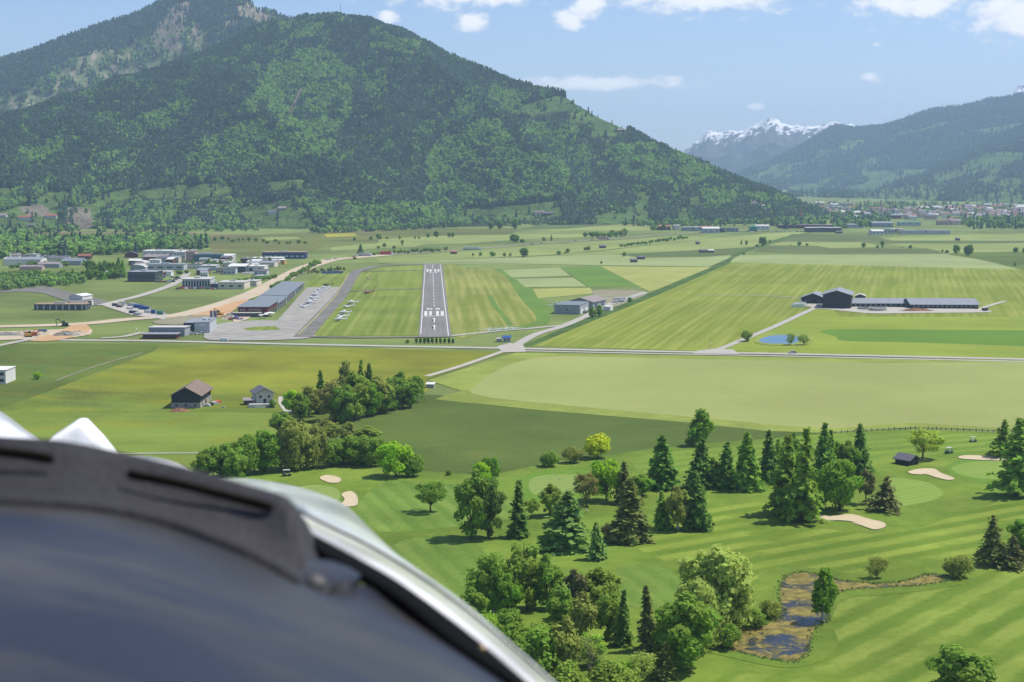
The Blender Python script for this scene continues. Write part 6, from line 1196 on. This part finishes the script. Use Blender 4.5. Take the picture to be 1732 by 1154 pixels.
for (x, y_) in sorted([(1250 + i * 7, 392.6 + rc.uniform(-.6, .4)) for i in range(18)]): car(rc.choice(('white', 'silver', 'grey', 'red')), x, y_, rc.uniform(0, 90), 'before the distant strip', 'cars at the distant strip')
for (x, y_) in ((552, 440.6), (557, 440.2), (567, 439), (690, 428.6), (710, 427.4), (742, 424.8), (885, 414.3), (899, 413.6), (916, 412.4), (973, 408.4), (1001, 406.6)): car(rc.choice(('white', 'silver')), x, y_, -6, 'along the highway works', 'cars along the highway works')
for (x, y_) in sorted([(1040 + rc.uniform(-3, 3) + i * 3.5, 513.5 - i * .9) for i in range(4)] + [(987, 530.2), (992, 528.2)]): car(rc.choice(('white', 'silver', 'grey')), x, y_, rc.uniform(0, 60), 'around the lilac roofed hall', 'cars by the lilac roofed hall')
def make_truck(mat, lb, px, py, rz, L=13):
    e = empty('lorry'); box('trailer', -L / 2, L / 2, -1.25, 1.25, 1.0, 3.9, mat, e); box('chassis', -L / 2, L / 2 + 2.6, -.9, .9, .55, .95, m_tyre, e); prism('cab', [(L / 2 + .3, .6), (L / 2 + 2.6, .6), (L / 2 + 2.6, 1.8), (L / 2 + 2.2, 3.2), (L / 2 + .3, 3.3)], -1.2, 1.2, 'y', CARM['white'], e)
    box('windscreen', L / 2 + 2.25, L / 2 + 2.62, -1.05, 1.05, 1.9, 2.8, m_canopy, e)
    for x in (-L / 2 + 1.5, -L / 2 + 2.8, L / 2 + 1.6):
        for y_ in (-1.0, 1.0): wheel(e, x, y_, .5, .5, .3)
    place(e, px, py, rz, lb, None, 'lorry'); return e
make_truck(M['lgrey'], 'pale blue grey articulated lorry on the highway beside the pointed spruce', 616, 433.6, -4); make_truck(M['red'], 'red articulated lorry on the highway beyond the runway', 652, 431.4, -5); make_truck(M['white'], 'white lorry with low load on the far highway', 797, 423.2, -6, 20); make_truck(M['pink'], 'pinkish lorry far along the highway', 1020, 405.4, -8, 14)
van(601, 433.8, 0, 'white van just left of the pale lorry on the highway'); van(1052, 511, -20, 'white van at the end of the hangar yard')
tr = empty('box_trailer'); box('trailer_body', -4.5, 4.5, -1.25, 1.25, .8, 3.0, M['white'], tr); [wheel(tr, x, y_, .4, .4, .25) for x in (-.7, .7) for y_ in (-1, 1)]; place(tr, 1048, 509.8, 4, 'long white trailer parked at the hangar yard', None, 'trailer')
ft = empty('farm_trailer'); box('trailer_body', -2, 2, -1.1, 1.1, .8, 2.2, M['wood'], ft); [wheel(ft, x, y_, .45, .45, .3) for x in (-.8, .8) for y_ in (-1, 1)]; place(ft, 1666, 526.5, 10, 'dark farm trailer at the right end of the longest stable', None, 'trailer')
# containers of the storage yard and the road works
def container(px, py, L, h, mat, rz, lb, grp='containers and stacks in the storage yard'):
    e = empty('container'); box('container_body', -L / 2, L / 2, -1.2, 1.2, 0, h, mat, e); [box('corner_post', x - .08, x + .08, -1.25, 1.25, -.02, h + .05, M['dgrey'], e) for x in (-L / 2, L / 2)]; box('container_door', L / 2 + .085, L / 2 + .12, -1.0, 1.0, .2, h - .2, M['grey'], e); place(e, px, py, rz, lb, grp, 'container')
for k, (x, y_, L, h, c, lb) in enumerate([(236, 522, 9, 2.6, 'bluebox', 'long blue container at the back of the storage yard'), (245, 524.5, 9, 2.6, 'bluebox', 'long blue container in the middle of the storage yard'), (225, 518.5, 8, 2.4, 'lgrey', 'pale grey container left of the long blue ones'), (261, 531.5, 3.5, 2.8, 'bluebox', 'short blue container at the right end of the storage yard'), (272, 533, 5, 2.6, 'teal', 'greenish container furthest right in the yard'), (252, 530, 6, 2.2, 'white', 'white container before the short blue one'), (209, 516.5, 3, 2.6, 'white', 'upright white container by the yard entrance'), (196, 518.5, 5, 2.2, 'dgrey', 'dark grey container at the left of the yard'), (203, 520.5, 5, 1.6, 'brown', 'brown skip near the yard entrance'), (226, 531, 6, 2.2, 'dgrey', 'dark stack at the front edge of the yard'), (233, 533.5, 5, 1.8, 'lgrey', 'pale stack at the front edge of the yard'), (220, 524, 4, 1.8, 'white', 'small white box in the middle of the yard')]): container(x, y_, L, h, M[c], -28, lb)
container(53, 569, 7, 2.6, M['orange'], 0, 'orange container beside the road works', 'containers at the road works'); container(72, 564.5, 5, 2.4, M['bluebox'], 0, 'small blue site container by the road works', 'containers at the road works'); container(154, 517, 3, 3.6, M['white'], 80, 'upright white container beside the exhibition shed', 'containers at the road works')
def excavator(px, py, rz, mat, lb):
    e = empty('excavator'); [box('track', -1.7, 1.7, y_ - .25, y_ + .25, 0, .8, m_tyre, e) for y_ in (-1, 1)]; box('body', -1.6, 1.2, -1.15, 1.15, .85, 1.9, mat, e); box('cab', -.1, 1.2, .15, 1.1, 1.91, 3.0, m_canopy, e); panel('boom', [(1.1, -.3, 1.6), (3.0, -.3, 4.0), (4.6, -.3, 3.6), (4.6, -.3, 3.25), (3.1, -.3, 3.5), (1.4, -.3, 1.3)], .4, mat, e, 'xz'); panel('arm', [(4.5, -.3, 3.7), (4.8, -.3, 3.5), (4.3, -.3, 1.2), (4.0, -.3, 1.3)], .3, mat, e, 'xz'); panel('bucket', [(4.0, -.3, 1.2), (4.5, -.3, 1.1), (4.3, -.3, .5), (3.6, -.3, .6)], .9, m_steel, e, 'xz'); place(e, px, py, rz, lb, None, 'excavator', 1.2)
excavator(372, 534, 150, M['yellow'], 'yellow excavator working by the banner flags'); excavator(48, 571, 20, M['yellow'], 'yellow excavator in front of the orange container'); excavator(110, 552, 190, M['dgrey'], 'dark excavator on the construction track'); excavator(600, 438.5, 170, M['yellow'], 'yellow excavator on the highway works beside the white van')
for k, (x, c, lb) in enumerate([(355.5, 'navy', 'dark violet banner flag at the airport entrance, leftmost'), (358.5, 'white', 'white banner flag at the airport entrance, second from left'), (362, 'navy', 'violet banner flag at the airport entrance, third from left'), (365, 'pink', 'pale pink banner flag at the airport entrance, rightmost')]):
    e = empty('banner_flag'); tube = tube_mesh('pole', [[((0, 0, 0), .06), ((0, 0, 6.4), .04)]], m_steel); link('pole', tube, e); panel('banner', [(.06, 0, 6.3), (1.1, .1, 6.2), (1.1, .1, 2.0), (.06, 0, 2.1)], .05, W('violet_cloth', (112, 86, 150)) if c == 'navy' else M[c], e, 'xz'); place(e, x, 542, 0, lb, 'banner flags', 'flag')
# solar field
for k in range(7):
    e = empty('solar_table'); panel('panel_array', [(-3.2, -1.2, .5), (3.2, -1.2, .5), (3.2, 1.2, 2.2), (-3.2, 1.2, 2.2)], .08, flat_mat('solar_cell', (.015, .03, .10), .25, .1, 1, .6), e); [box('stand', x - .06, x + .06, -.05, .05, 0, 1.3, m_steel, e) for x in (-2.5, 2.5)]; place(e, 549.5 + k * 4.2, 463.4 - k * .1, 0, ORD[k] + ' blue solar table from the left beside the taxiway bend', 'solar tables', 'solar panel', 1.0)
# windsock, masts
e = empty('windsock'); link('pole', tube_mesh('pole', [[((0, 0, 0), .1), ((0, 0, 7.5), .06)]], M['white']), e)
for k in range(5): loft('sock_band', [(.1 + k * .75, 0, 7.3 - k * .28, .5 - k * .06, .5 - k * .06), (.1 + (k + 1) * .75 - .01, 0, 7.3 - (k + 1) * .28, .5 - (k + 1) * .06, .5 - (k + 1) * .06)], M['orange' if k % 2 == 0 else 'white'], e, 10)
place(e, 620, 488.5, -20, 'orange and white windsock on the airfield grass', None, 'windsock', 1.3)
e = empty('radio_mast'); h = 36; link('mast', tube_mesh('mast', [[((0, 0, 0), .9), ((0, 0, h), .35)]], m_steel), e); [box('crossarm', -1.6, 1.6, -.3, .3, z, z + .7, M['lgrey'], e) for z in (14, 22, 29)]; e.location = on(mF, 575, 27); tag(e, 'thin radio mast on the summit of the near mountain', 'mast')
for (x, y_, h, lb) in [(1617, 391, 26, 'tall thin mast at the right end of the distant strip'), (1128, 391, 16, 'thin lamp mast at the left end of the distant strip'), (371, 436, 22, 'slim mast behind the green glass building'), (355, 561, 7, 'white lamp post beside the light grey hall')]:
    e = empty('mast'); link('pole', tube_mesh('pole', [[((0, 0, 0), .22), ((0, 0, h), .12)]], M['orange'] if h > 20 else M['white']), e); box('mast_head', -.9, .9, -.3, .3, h, h + .5, M['lgrey'], e); e.location = G(x, y_); tag(e, lb, 'mast')
e = empty('marker_post'); [link('pole_band', tube_mesh('pole_band', [[((0, 0, k * 1.6), .14), ((0, 0, k * 1.6 + 1.58), .13)]], M['orange' if k % 2 else 'white']), e) for k in range(4)]; e.location = G(1201, 592); tag(e, 'striped marker post at the farm track junction', 'post')
e = empty('satellite_dish'); loft('dish', [(0, 0, 3.0, .05, .05), (.25, 0, 3.0, .9, .9), (.45, 0, 3.0, 1.3, 1.3)], M['white'], e, 14); link('pole', tube_mesh('pole', [[((0, 0, 0), .12), ((0, 0, 3), .1)]], M['white']), e); place(e, 232, 566.5, 200, 'white dish on a post left of the maroon building', None, 'dish')
# wrapped silage bales
n = 16; vs = []
for (z, r) in ((0, .52), (.08, .62), (1.12, .62), (1.2, .52)): vs += [(r * math.cos(6.2832 * k / n), r * math.sin(6.2832 * k / n), z) for k in range(n)]
bale_me = mesh_from('silage_bale', vs, [tuple(range(n))[::-1], tuple(3 * n + k for k in range(n))] + [(i * n + k, i * n + (k + 1) % n, (i + 1) * n + (k + 1) % n, (i + 1) * n + k) for i in range(3) for k in range(n)], flat_mat('bale_wrap', (.72, .78, .72), .4, .08, 1.5, .4), smooth=False)
rb = random.Random(8); cnt = 0
for row, (x0, y0, nn) in enumerate(((1339, 520, 8), (1341, 517.5, 8), (1352, 513.5, 8), (1355, 511.5, 8))):
    for k in range(nn):
        for lv in range(2 if k % 8 not in (0, 7) else 1):
            o = link('silage_bale', bale_me); g = G(x0 + k * 3.3, y0 - k * .05); o.location = (g.x + rb.uniform(-.1, .1), g.y, lv * 1.32); o.scale = (1.05, 1.05, 1.1); o.rotation_euler = (0, 0, rb.random()); cnt += 1
            tag(o, '%s white wrapped bale from the left, %s layer of the %s row' % (ORD[k], ('lower', 'upper')[lv], ('nearest', 'second', 'third', 'furthest')[row]), 'bale', 'wrapped bales by the black barns')
# golf
def make_buggy(): 
    e = empty('golf_buggy'); prism('body', [(-1.2, .3), (1.2, .3), (1.25, .7), (.6, .75), (.3, .5), (-.3, .5), (-.4, .85), (-1.2, .85)], -.55, .55, 'y', W('dark_green_body', (70, 100, 84), .4), e); box('seat', -.5, .1, -.5, .5, .86, 1.0, M['cream'], e); box('backrest', -.62, -.5, -.5, .5, .9, 1.4, M['cream'], e); box('canopy', -1.0, .9, -.6, .6, 1.85, 1.93, M['lgrey'], e)
    [box('canopy_post', x - .03, x + .03, y_ - .03, y_ + .03, .7, 1.85, m_steel, e) for x in (-.9, .75) for y_ in (-.5, .5)]; [wheel(e, x, y_, .22, .22, .18) for x in (-.8, .8) for y_ in (-.5, .5)]; return e
bg0 = make_buggy(); place(bg0, 485, 806.5, 15, 'dark green golf buggy under the big willow', None, 'golf buggy', 1.15); place(copy_tree(bg0), 1605, 768, 30, 'golf buggy on the far fairway behind the pale sand bunker', None, 'golf buggy', 1.15); place(copy_tree(bg0), 1646, 748, -20, 'golf buggy by the group of golfers near the fence', None, 'golf buggy', 1.0)
def person(px, py, rz, top, legs, lb, arm=.35):
    e = empty('person', G(px, py), R(rz)); me = bpy.data.meshes.new('body')
    J = [(0, 0, .95), (0, .02, 1.2), (0, .03, 1.42), (0, .03, 1.55), (0, .01, 1.68), (.12, 0, .9), (.14, .02, .5), (.15, 0, .07), (.16, -.14, .04), (-.12, 0, .9), (-.15, .06, .5), (-.17, .04, .07), (-.18, -.1, .04), (.2, .02, 1.4), (.27, 0, 1.12), (.2, -arm, .98), (-.2, .02, 1.4), (-.27, 0, 1.12), (-.12, -arm, .98), (0, .01, 1.78)]
    E = [(0, 1), (1, 2), (2, 3), (3, 4), (4, 19), (0, 5), (5, 6), (6, 7), (7, 8), (0, 9), (9, 10), (10, 11), (11, 12), (2, 13), (13, 14), (14, 15), (2, 16), (16, 17), (17, 18)]
    rad = [.16, .15, .15, .06, .10, .10, .075, .05, .04, .10, .075, .05, .04, .08, .055, .04, .08, .055, .04, .07]
    me.from_pydata(J, E, []); o = link('body', me, e); sk = o.modifiers.new('skin', 'SKIN'); sk.use_smooth_shade = True
    for i, r in enumerate(rad): me.skin_vertices[0].data[i].radius = (r, r); me.skin_vertices[0].data[i].use_root = (i == 0)
    o.modifiers.new('sub', 'SUBSURF').levels = 1; o.modifiers['sub'].render_levels = 1
    m, nt, b = new_mat('clothing'); q = NT(nt); tcn = q.n('ShaderNodeTexCoord'); sx = q.n('ShaderNodeSeparateXYZ'); q.l(tcn.outputs['Object'], sx.inputs[0])
    c = q.mix(q.math('GREATER_THAN', sx.outputs[2], .95), legs, top); c = q.mix(q.math('GREATER_THAN', sx.outputs[2], 1.56), c, (.45, .28, .2)); c = q.mix(q.math('GREATER_THAN', sx.outputs[2], 1.74), c, (.6, .6, .58)); q.l(c, b.inputs['Base Color']); me.materials.append(m)
    tag(e, lb, 'person'); return e
person(1610, 766.5, 20, (.12, .2, .3), (.3, .28, .22), 'person in blue top standing beside the buggy on the far fairway'); person(1650, 749.5, 160, (.5, .2, .2), (.1, .1, .12), 'person in red top beside the buggy near the fence'); person(1643, 750, 60, (.6, .6, .6), (.12, .12, .15), 'person in pale top left of the buggy near the fence')
person(992, 870, 100, (.75, .75, .75), (.08, .08, .1), 'person in white top on the lawn left of the big dark spruce'); person(458, 796, 30, (.2, .2, .24), (.1, .1, .1), 'person in dark clothes walking left of the golf buggy')
for (x, y_, lb) in ((1679, 786, 'thin flagstick on the striped green at the right'), (945, 822, 'thin flagstick on the middle green')):
    e = empty('flagstick', G(x, y_)); link('pole', tube_mesh('pole', [[((0, 0, 0), .025), ((0, 0, 2.2), .02)]], M['white']), e); panel('pennant', [(.02, 0, 2.2), (.55, 0, 2.0), (.02, 0, 1.8)], .02, M['white'], e, 'xz'); tag(e, lb, 'flag')
fe = empty('fence', G(1540, 727)); tag(fe, 'wire fence with dark wooden posts between golf course and hay field', 'fence'); pts = smooth_loop([(1390, 735.5), (1465, 731), (1540, 727.5), (1600, 728.5), (1680, 733), (1735, 737)], 8, False); gp = [G(*p) - fe.location for p in pts]
post_me = mesh_from('post', box_v(-.09, .09, -.09, .09, -.1, 1.35), BOXF, M['black'])
acc = 0
for i in range(len(gp) - 1):
    L = (gp[i + 1] - gp[i]).length; m = max(1, round(L / 3.6))
    for k in range(m): o = link('post', post_me, fe); o.location = gp[i].lerp(gp[i + 1], k / m); o.scale = (1, 1, random.uniform(.8, 1.15))
for z in (.6, 1.1): link('wire', tube_mesh('wire', [[((p.x, p.y, z), .03) for p in gp]], m_steel, 4), fe)
# clutter on the house terrace and beside the barn
def clutter(px, py, sx, sy, sz, mat, lb, nm='tarpaulin', rz=0, cat='tarpaulin'):
    prf = [(-sx, 0), (sx, 0), (sx * .9, sz * .7), (sx * .3, sz), (-sx * .6, sz * .85), (-sx * .95, sz * .5)]; o = prism(nm, prf, -sy, sy, 'y', mat); o.location = G(px, py); o.rotation_euler = (0, 0, R(rz)); tag(o, lb, cat)
clutter(434, 689.5, 1.4, .8, 1.2, M['white'], 'white tarpaulin pile below the terrace wall of the house', rz=10); clutter(426, 683.5, 1.5, 1, 1.6, M['white'], 'white caravan cover between shed and white house', rz=-15); clutter(452, 688.5, 1.9, .6, .9, M['lgrey'], 'pale garden furniture pile on the house terrace')
for k, (x, y_, c, lb) in enumerate([(350, 688, 'lgrey', 'grey sheet pile right of the dark barn'), (356, 686, 'wood', 'weathered timber pile behind the grey sheet pile'), (363, 684, 'lgrey', 'pale stack of metal right of the timber pile'), (368, 682, 'orange', 'rusty orange machine at the end of the barn piles')]): clutter(x, y_, 1.4, 1.0, 1.3, M[c], lb, 'scrap_pile', 20 * k, 'pile')
clutter(378, 690.5, .6, .4, .7, M['conc'], 'small concrete trough in the meadow between barn and house', 'trough', 0, 'trough')
# ================================================================ the aircraft we sit in
def V_mat(name, col, rough, spec, bump=0.0, scale=60.0, coat=0.0, second=None):
    m, nt, b = new_mat(name); q = NT(nt); tcn = q.n('ShaderNodeTexCoord'); n1 = q.noise(tcn.outputs['Object'], scale, 5, .65); n2 = q.noise(tcn.outputs['Object'], 4.0, 4, .6)
    lo = tuple(c * .6 for c in col); hi = tuple(c * 1.35 for c in col); q.l(q.mix(q.ramp(q.math('ADD', q.math('MULTIPLY', n1, .4), q.math('MULTIPLY', n2, .6)), .35, .65), lo, hi), b.inputs['Base Color'])
    if second:  # streaked second tint painted in for the reflections on the dash panel
        lk = b.inputs['Base Color'].links[0].from_socket; q.l(q.mix(q.ramp(q.noise(q.pos(.3, (1.2, 5, 5)), 2.4, 5, .6), .42, .58), lk, second), b.inputs['Base Color'])
    b.inputs['Roughness'].default_value = rough; b.inputs['Specular IOR Level'].default_value = spec; b.inputs['Coat Weight'].default_value = coat
    if bump:
        bpn = q.n('ShaderNodeBump'); bpn.inputs['Strength'].default_value = bump; bpn.inputs['Distance'].default_value = .004; q.l(n1, bpn.inputs['Height']); q.l(bpn.outputs[0], b.inputs['Normal'])
    return m
m_hood = V_mat('grained_plastic', (.036, .035, .040), .7, .22, .5, 220); m_dash = V_mat('dash_vinyl_painted_reflection', (.044, .042, .038), .4, .28, .2, 9, second=(.019, .022, .033)); m_cowl = V_mat('cowling_paint', (.50, .54, .52), .3, .5, 0, 8, .3); m_cwhite = V_mat('white_gelcoat', (.8, .8, .8), .25, .5, 0, 8, .5); m_seal = V_mat('black_rubber', (.004, .004, .0045), .8, .03); m_slot = V_mat('slot_shade', (.012, .009, .006), .9, .1)
own = empty('light_aircraft_nose', (0, 0.8, CAMZ - .35)); tag(own, 'nose of the own light aircraft with grey glareshield and white cowling', 'aircraft')
def resample(c, n):
    c = np.array(smooth3(c)); d = np.concatenate([[0], np.cumsum(np.linalg.norm(np.diff(c[:, :2], axis=0), axis=1))]); t = np.linspace(0, d[-1], n)
    return np.stack([np.interp(t, d, c[:, k]) for k in range(3)], 1)
def smooth3(p, n=6):
    out = []; m = len(p)
    for i in range(m - 1):
        q4 = [np.array(p[min(max(i + k, 0), m - 1)], float) for k in (-1, 0, 1, 2)]
        for k in range(n):
            t = k / n; out.append(.5 * (2 * q4[1] + (q4[2] - q4[0]) * t + (2 * q4[0] - 5 * q4[1] + 4 * q4[2] - q4[3]) * t * t + (3 * q4[1] - q4[0] - 3 * q4[2] + q4[3]) * t ** 3))
    return out + [np.array(p[-1], float)]
def sheet(name, rows, mat, n=60, th=.004, parent=None, sub=1):
    """lofted shell through survey curves of (px, py, distance)"""
    pr = parent or own; R_ = [resample(r, n) for r in rows]; vs = [A(*p) - own.location - (parent.location if parent else Vector()) for r in R_ for p in r]; m = len(rows)
    fs = [(i * n + k, i * n + k + 1, (i + 1) * n + k + 1, (i + 1) * n + k) for i in range(m - 1) for k in range(n - 1)]
    o = link(name, mesh_from(name, vs, fs, mat, smooth=True), pr)
    if sub: s = o.modifiers.new('sub', 'SUBSURF'); s.levels = sub; s.render_levels = sub
    so = o.modifiers.new('thick', 'SOLIDIFY'); so.thickness = th; so.offset = 0
    return o
off = lambda c, dx, dy, dd: [(x + dx, y + dy, d + dd) for (x, y, d) in c]
T_ = [(-220, 722, .90), (-60, 741, .88), (0, 748, .87), (102, 755, .86), (204, 775, .85), (326, 804, .83), (408, 827, .815), (458, 841, .805), (478, 848, .80), (486, 853, .80)]
Bc = [(-220, 834, .86), (-60, 838, .84), (0, 840, .83), (150, 849, .82), (270, 872, .81), (390, 915, .79), (450, 945, .778), (480, 962, .77), (497, 975, .765), (505, 982, .762)]
mid = [((a[0] * .5 + b[0] * .5) + (6 if i > 6 else 0), a[1] * .5 + b[1] * .5, a[2] * .5 + b[2] * .5 + .006) for i, (a, b) in enumerate(zip(T_, Bc))]
lip = [(x, y - 3, d + .012) for (x, y, d) in T_]; back = [(x + 4, y + 16, d + .03) for (x, y, d) in T_]
hood = sheet('glareshield_hood', [off(Bc, 0, 14, -.03), off(Bc, 0, 4, -.008), Bc, mid, T_, lip, back], m_hood, 70, .006)
flank = sheet('hood_flank', [[(480, 851, .80), (492, 885, .79), (500, 935, .775), (506, 984, .762)], [(489, 853, .83), (508, 885, .83), (528, 925, .82), (552, 962, .80)], [(490, 856, .86), (511, 886, .87), (532, 926, .87), (556, 964, .85)]], m_hood, 24, .005)
flange = sheet('hood_flange', [[(468, 990, .752), (500, 1003, .748), (528, 1013, .742), (552, 1012, .742), (562, 1003, .746)], [(488, 972, .764), (515, 980, .758), (545, 982, .756), (575, 983, .757), (600, 985, .758)], [(505, 952, .785), (530, 956, .785), (556, 958, .785), (585, 968, .782), (614, 980, .778)]], m_dash, 30, .006)
sc_ = loft('screw', [(0, 0, -.004, .0045, .0), (0, 0, .0, .0, .0)], m_steel, own, 8); bpy.data.objects.remove(sc_)
sv = A(534, 983, .752) - own.location; n = 12; vs = [sv + Vector((0, 0, .004))] + [sv + Vector((.0055 * math.cos(6.2832 * k / n), .0055 * math.sin(6.2832 * k / n), 0)) for k in range(n)] + [sv + Vector((.0055 * math.cos(6.2832 * k / n), .0055 * math.sin(6.2832 * k / n), -.006)) for k in range(n)]
link('screw', mesh_from('screw', vs, [(0, 1 + k, 1 + (k + 1) % n) for k in range(n)] + [(1 + k, 1 + n + k, 1 + n + (k + 1) % n, 1 + (k + 1) % n) for k in range(n)], flat_mat('screw_metal', (.09, .085, .08), .6, .05, 1, .4), smooth=True), own)
for (c, w) in (([(-150, 748, .862), (0, 764, .851), (40, 769, .848), (84, 776, .845)], 8), ([(222, 803, .830), (300, 818, .821), (380, 838, .813), (454, 857, .803)], 7)):  # dark strips laid on the hood stand in for the shade inside the slots
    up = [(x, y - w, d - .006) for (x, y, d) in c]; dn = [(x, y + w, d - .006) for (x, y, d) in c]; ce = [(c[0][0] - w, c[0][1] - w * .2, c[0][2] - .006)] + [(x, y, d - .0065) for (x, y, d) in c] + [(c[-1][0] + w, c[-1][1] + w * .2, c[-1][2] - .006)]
    up = [ce[0]] + up + [ce[-1]]; dn = [ce[0]] + dn + [ce[-1]]; sheet('vent_slot_shade', [up, ce, dn], m_slot, 40, .002, hood, 0).location = (0, 0, 0)
dash_rows = [off(Bc, 0, 10, -.004)[:] + [(560, 1000, .76), (620, 998, .765)], [(-220, 900, .74), (0, 905, .73), (200, 925, .72), (400, 980, .71), (560, 1045, .70), (700, 1060, .74)], [(-220, 1000, .64), (0, 1000, .63), (250, 1025, .62), (500, 1090, .62), (700, 1120, .66), (790, 1122, .71)], [(-220, 1140, .55), (0, 1140, .54), (300, 1160, .54), (600, 1200, .56), (800, 1200, .62), (880, 1190, .68)], [(-220, 1330, .47), (0, 1330, .46), (350, 1340, .46), (700, 1340, .50), (900, 1300, .58), (960, 1260, .64)]]
dash = sheet('instrument_cover', dash_rows, m_dash, 70, .006)
E1 = [(530, 918, .84), (556, 937, .82), (620, 972, .79), (680, 1011, .765), (781, 1092, .73), (876, 1156, .705), (980, 1240, .67)]
E2 = [(512, 888, .92), (530, 899, .91), (610, 942, .88), (680, 983, .86), (781, 1057, .825), (883, 1142, .79), (990, 1240, .76)]
E3 = [(503, 870, 1.02), (520, 883, 1.0), (605, 923, .97), (680, 966, .95), (781, 1037, .92), (879, 1119, .89), (1000, 1230, .86)]
sheet('window_seal', [off(E1, -6, 8, -.02), off(E1, 0, 0, 0), off(E2, -8, 11, -.025), off(E2, -5, 8, -.018)], m_seal, 50, .004)
sheet('window_frame', [off(E2, -5, 7, -.02), [(a[0] * .6 + b[0] * .4, a[1] * .6 + b[1] * .4, a[2] * .45 + b[2] * .55) for a, b in zip(E2, E3)], E3], m_cwhite, 50, .005)
sheet('frame_trim', [off(E3, 0, 1, .0), off(E3, 2, -2, .01), off(E3, 4, -4, .03)], m_seal, 50, .004)
K0 = [(x + 4, y - 4, d + .035) for (x, y, d) in E3]; K0 = [(330, 850, 1.5), (420, 850, 1.25)] + K0
K1 = [(345, 822, 1.75), (430, 826, 1.55), (510, 850, 1.32), (600, 900, 1.17), (690, 962, 1.09), (781, 1029, 1.0), (868, 1102, .95), (1005, 1228, .90)]
K2 = [(350, 811, 1.95), (420, 812, 1.85), (500, 826, 1.70), (560, 846, 1.56), (586, 861, 1.48), (627, 902, 1.36), (662, 936, 1.26), (704, 967, 1.17), (783, 1025, 1.05), (858, 1091, .99), (908, 1146, .96), (1012, 1245, .92)]
K3 = [(x + 3, y + 6, d + .1) for (x, y, d) in K2]; K4 = [(x - 10, y + 60, d + .25) for (x, y, d) in K2]
cowl = sheet('engine_cowling', [K0, K1, off(K2, -4, 5, -.03), K2, K3, K4], m_cowl, 70, .006)
sheet('cowling_rim_highlight', [off(K2[2:7], -3, 2.5, -.012), off(K2[2:7], 0, -.5, -.004), off(K2[2:7], 3, 2, .03)], m_cwhite, 40, .004)  # white strip laid along the cowling edge as its highlight
H2 = [(150, 770, 2.1), (200, 768, 2.08), (245, 769, 2.05), (290, 778, 2.0), (325, 794, 1.95), (348, 812, 1.9), (360, 840, 1.88)]
sheet('nose_bowl', [off(H2, -30, 60, -.2), off(H2, -10, 20, -.08), H2, off(H2, 6, 16, .1), off(H2, 6, 60, .2)], m_cwhite, 40, .006)
for (sx, sy, sd) in ((815, 1099, .768),):
    c_ = A(sx, sy, sd - .012) - own.location; link('screw', mesh_from('screw', [c_ + Vector((0, -.003, .001))] + [c_ + Vector((.0022 * math.cos(6.2832 * k / 10), 0, .0022 * math.sin(6.2832 * k / 10))) for k in range(10)], [(0, 1 + (k + 1) % 10, 1 + k) for k in range(10)], flat_mat('brass_screw', (.35, .24, .12), .4, .05, 1, .5, .6), smooth=True), own)
# spinner and one propeller blade at rest
S2 = [(-240, 640, 2.5), (-120, 655, 2.45), (-40, 676, 2.42), (0, 692, 2.4), (40, 722, 2.38), (75, 744, 2.36), (100, 754, 2.35), (150, 775, 2.33)]
sheet('spinner', [off(S2, -30, 90, -.25), off(S2, -16, 30, -.1), S2, off(S2, 8, 14, .12), off(S2, 0, 90, .25)], m_cwhite, 40, .006)
bl = [A(60, 790, 2.5), A(78, 747, 2.5), A(131, 713, 2.5), A(140, 716, 2.5), A(168, 745, 2.5), A(205, 790, 2.5)]; bl = [p - own.location for p in bl]; k = len(bl)
vs = bl + [p + Vector((0, .035, .004)) for p in bl]; pb = link('propeller_blade', mesh_from('propeller_blade', vs, [tuple(range(k)), tuple(range(2 * k - 1, k - 1, -1))] + [(i, i + k, (i + 1) % k + k, (i + 1) % k) for i in range(k)], m_cwhite), own)
bv = pb.modifiers.new('bevel', 'BEVEL'); bv.width = .012; bv.segments = 3
# ================================================================ reeds along the pond bank and tufts (uncountable)
rng = np.random.default_rng(77); cen, tn, szv = [], [], []
for (x, y_) in smooth_loop(POND, 3):
    g = G(x, y_)
    for _ in range(5):
        cen.append((g.x + rng.normal() * .45, g.y + rng.normal() * .45, .12 + rng.random() * .25)); szv.append(.16 + .2 * rng.random()); tn.append(rng.random())
cen = np.array(cen); m = len(cen); nr = np.stack([rng.normal(size=m), -1 + rng.normal(size=m) * .6, .2 + 0 * cen[:, 0]], 1)
rd = link('reeds', quads_mesh('reeds', cen, nr, np.array(szv), np.array(tn), m_leaf, rng, 1.2)); rd.color = (.24, .32, .09, 1); tag(rd, 'tufts of reed and sedge round the golf pond', 'reeds', kind='stuff')
# ================================================================ air
hm = bpy.data.materials.new('haze_air'); hm.use_nodes = True; hn = hm.node_tree; hn.nodes.clear()
vo = hn.nodes.new('ShaderNodeVolumePrincipled'); ho = hn.nodes.new('ShaderNodeOutputMaterial'); hn.links.new(vo.outputs[0], ho.inputs['Volume'])
vo.inputs['Color'].default_value = (0.52, 0.70, 1.0, 1); vo.inputs['Density'].default_value = 7.5e-5; vo.inputs['Anisotropy'].default_value = 0.2
hb = bmesh.new(); bmesh.ops.create_cube(hb, size=1); hme = bpy.data.meshes.new('haze'); hb.to_mesh(hme); hb.free(); hme.materials.append(hm)
hz = link('haze', hme); hz.scale = (22400, 22400, 793); hz.location = (1000, 7500, 383.5); tag(hz, kind='stuff')
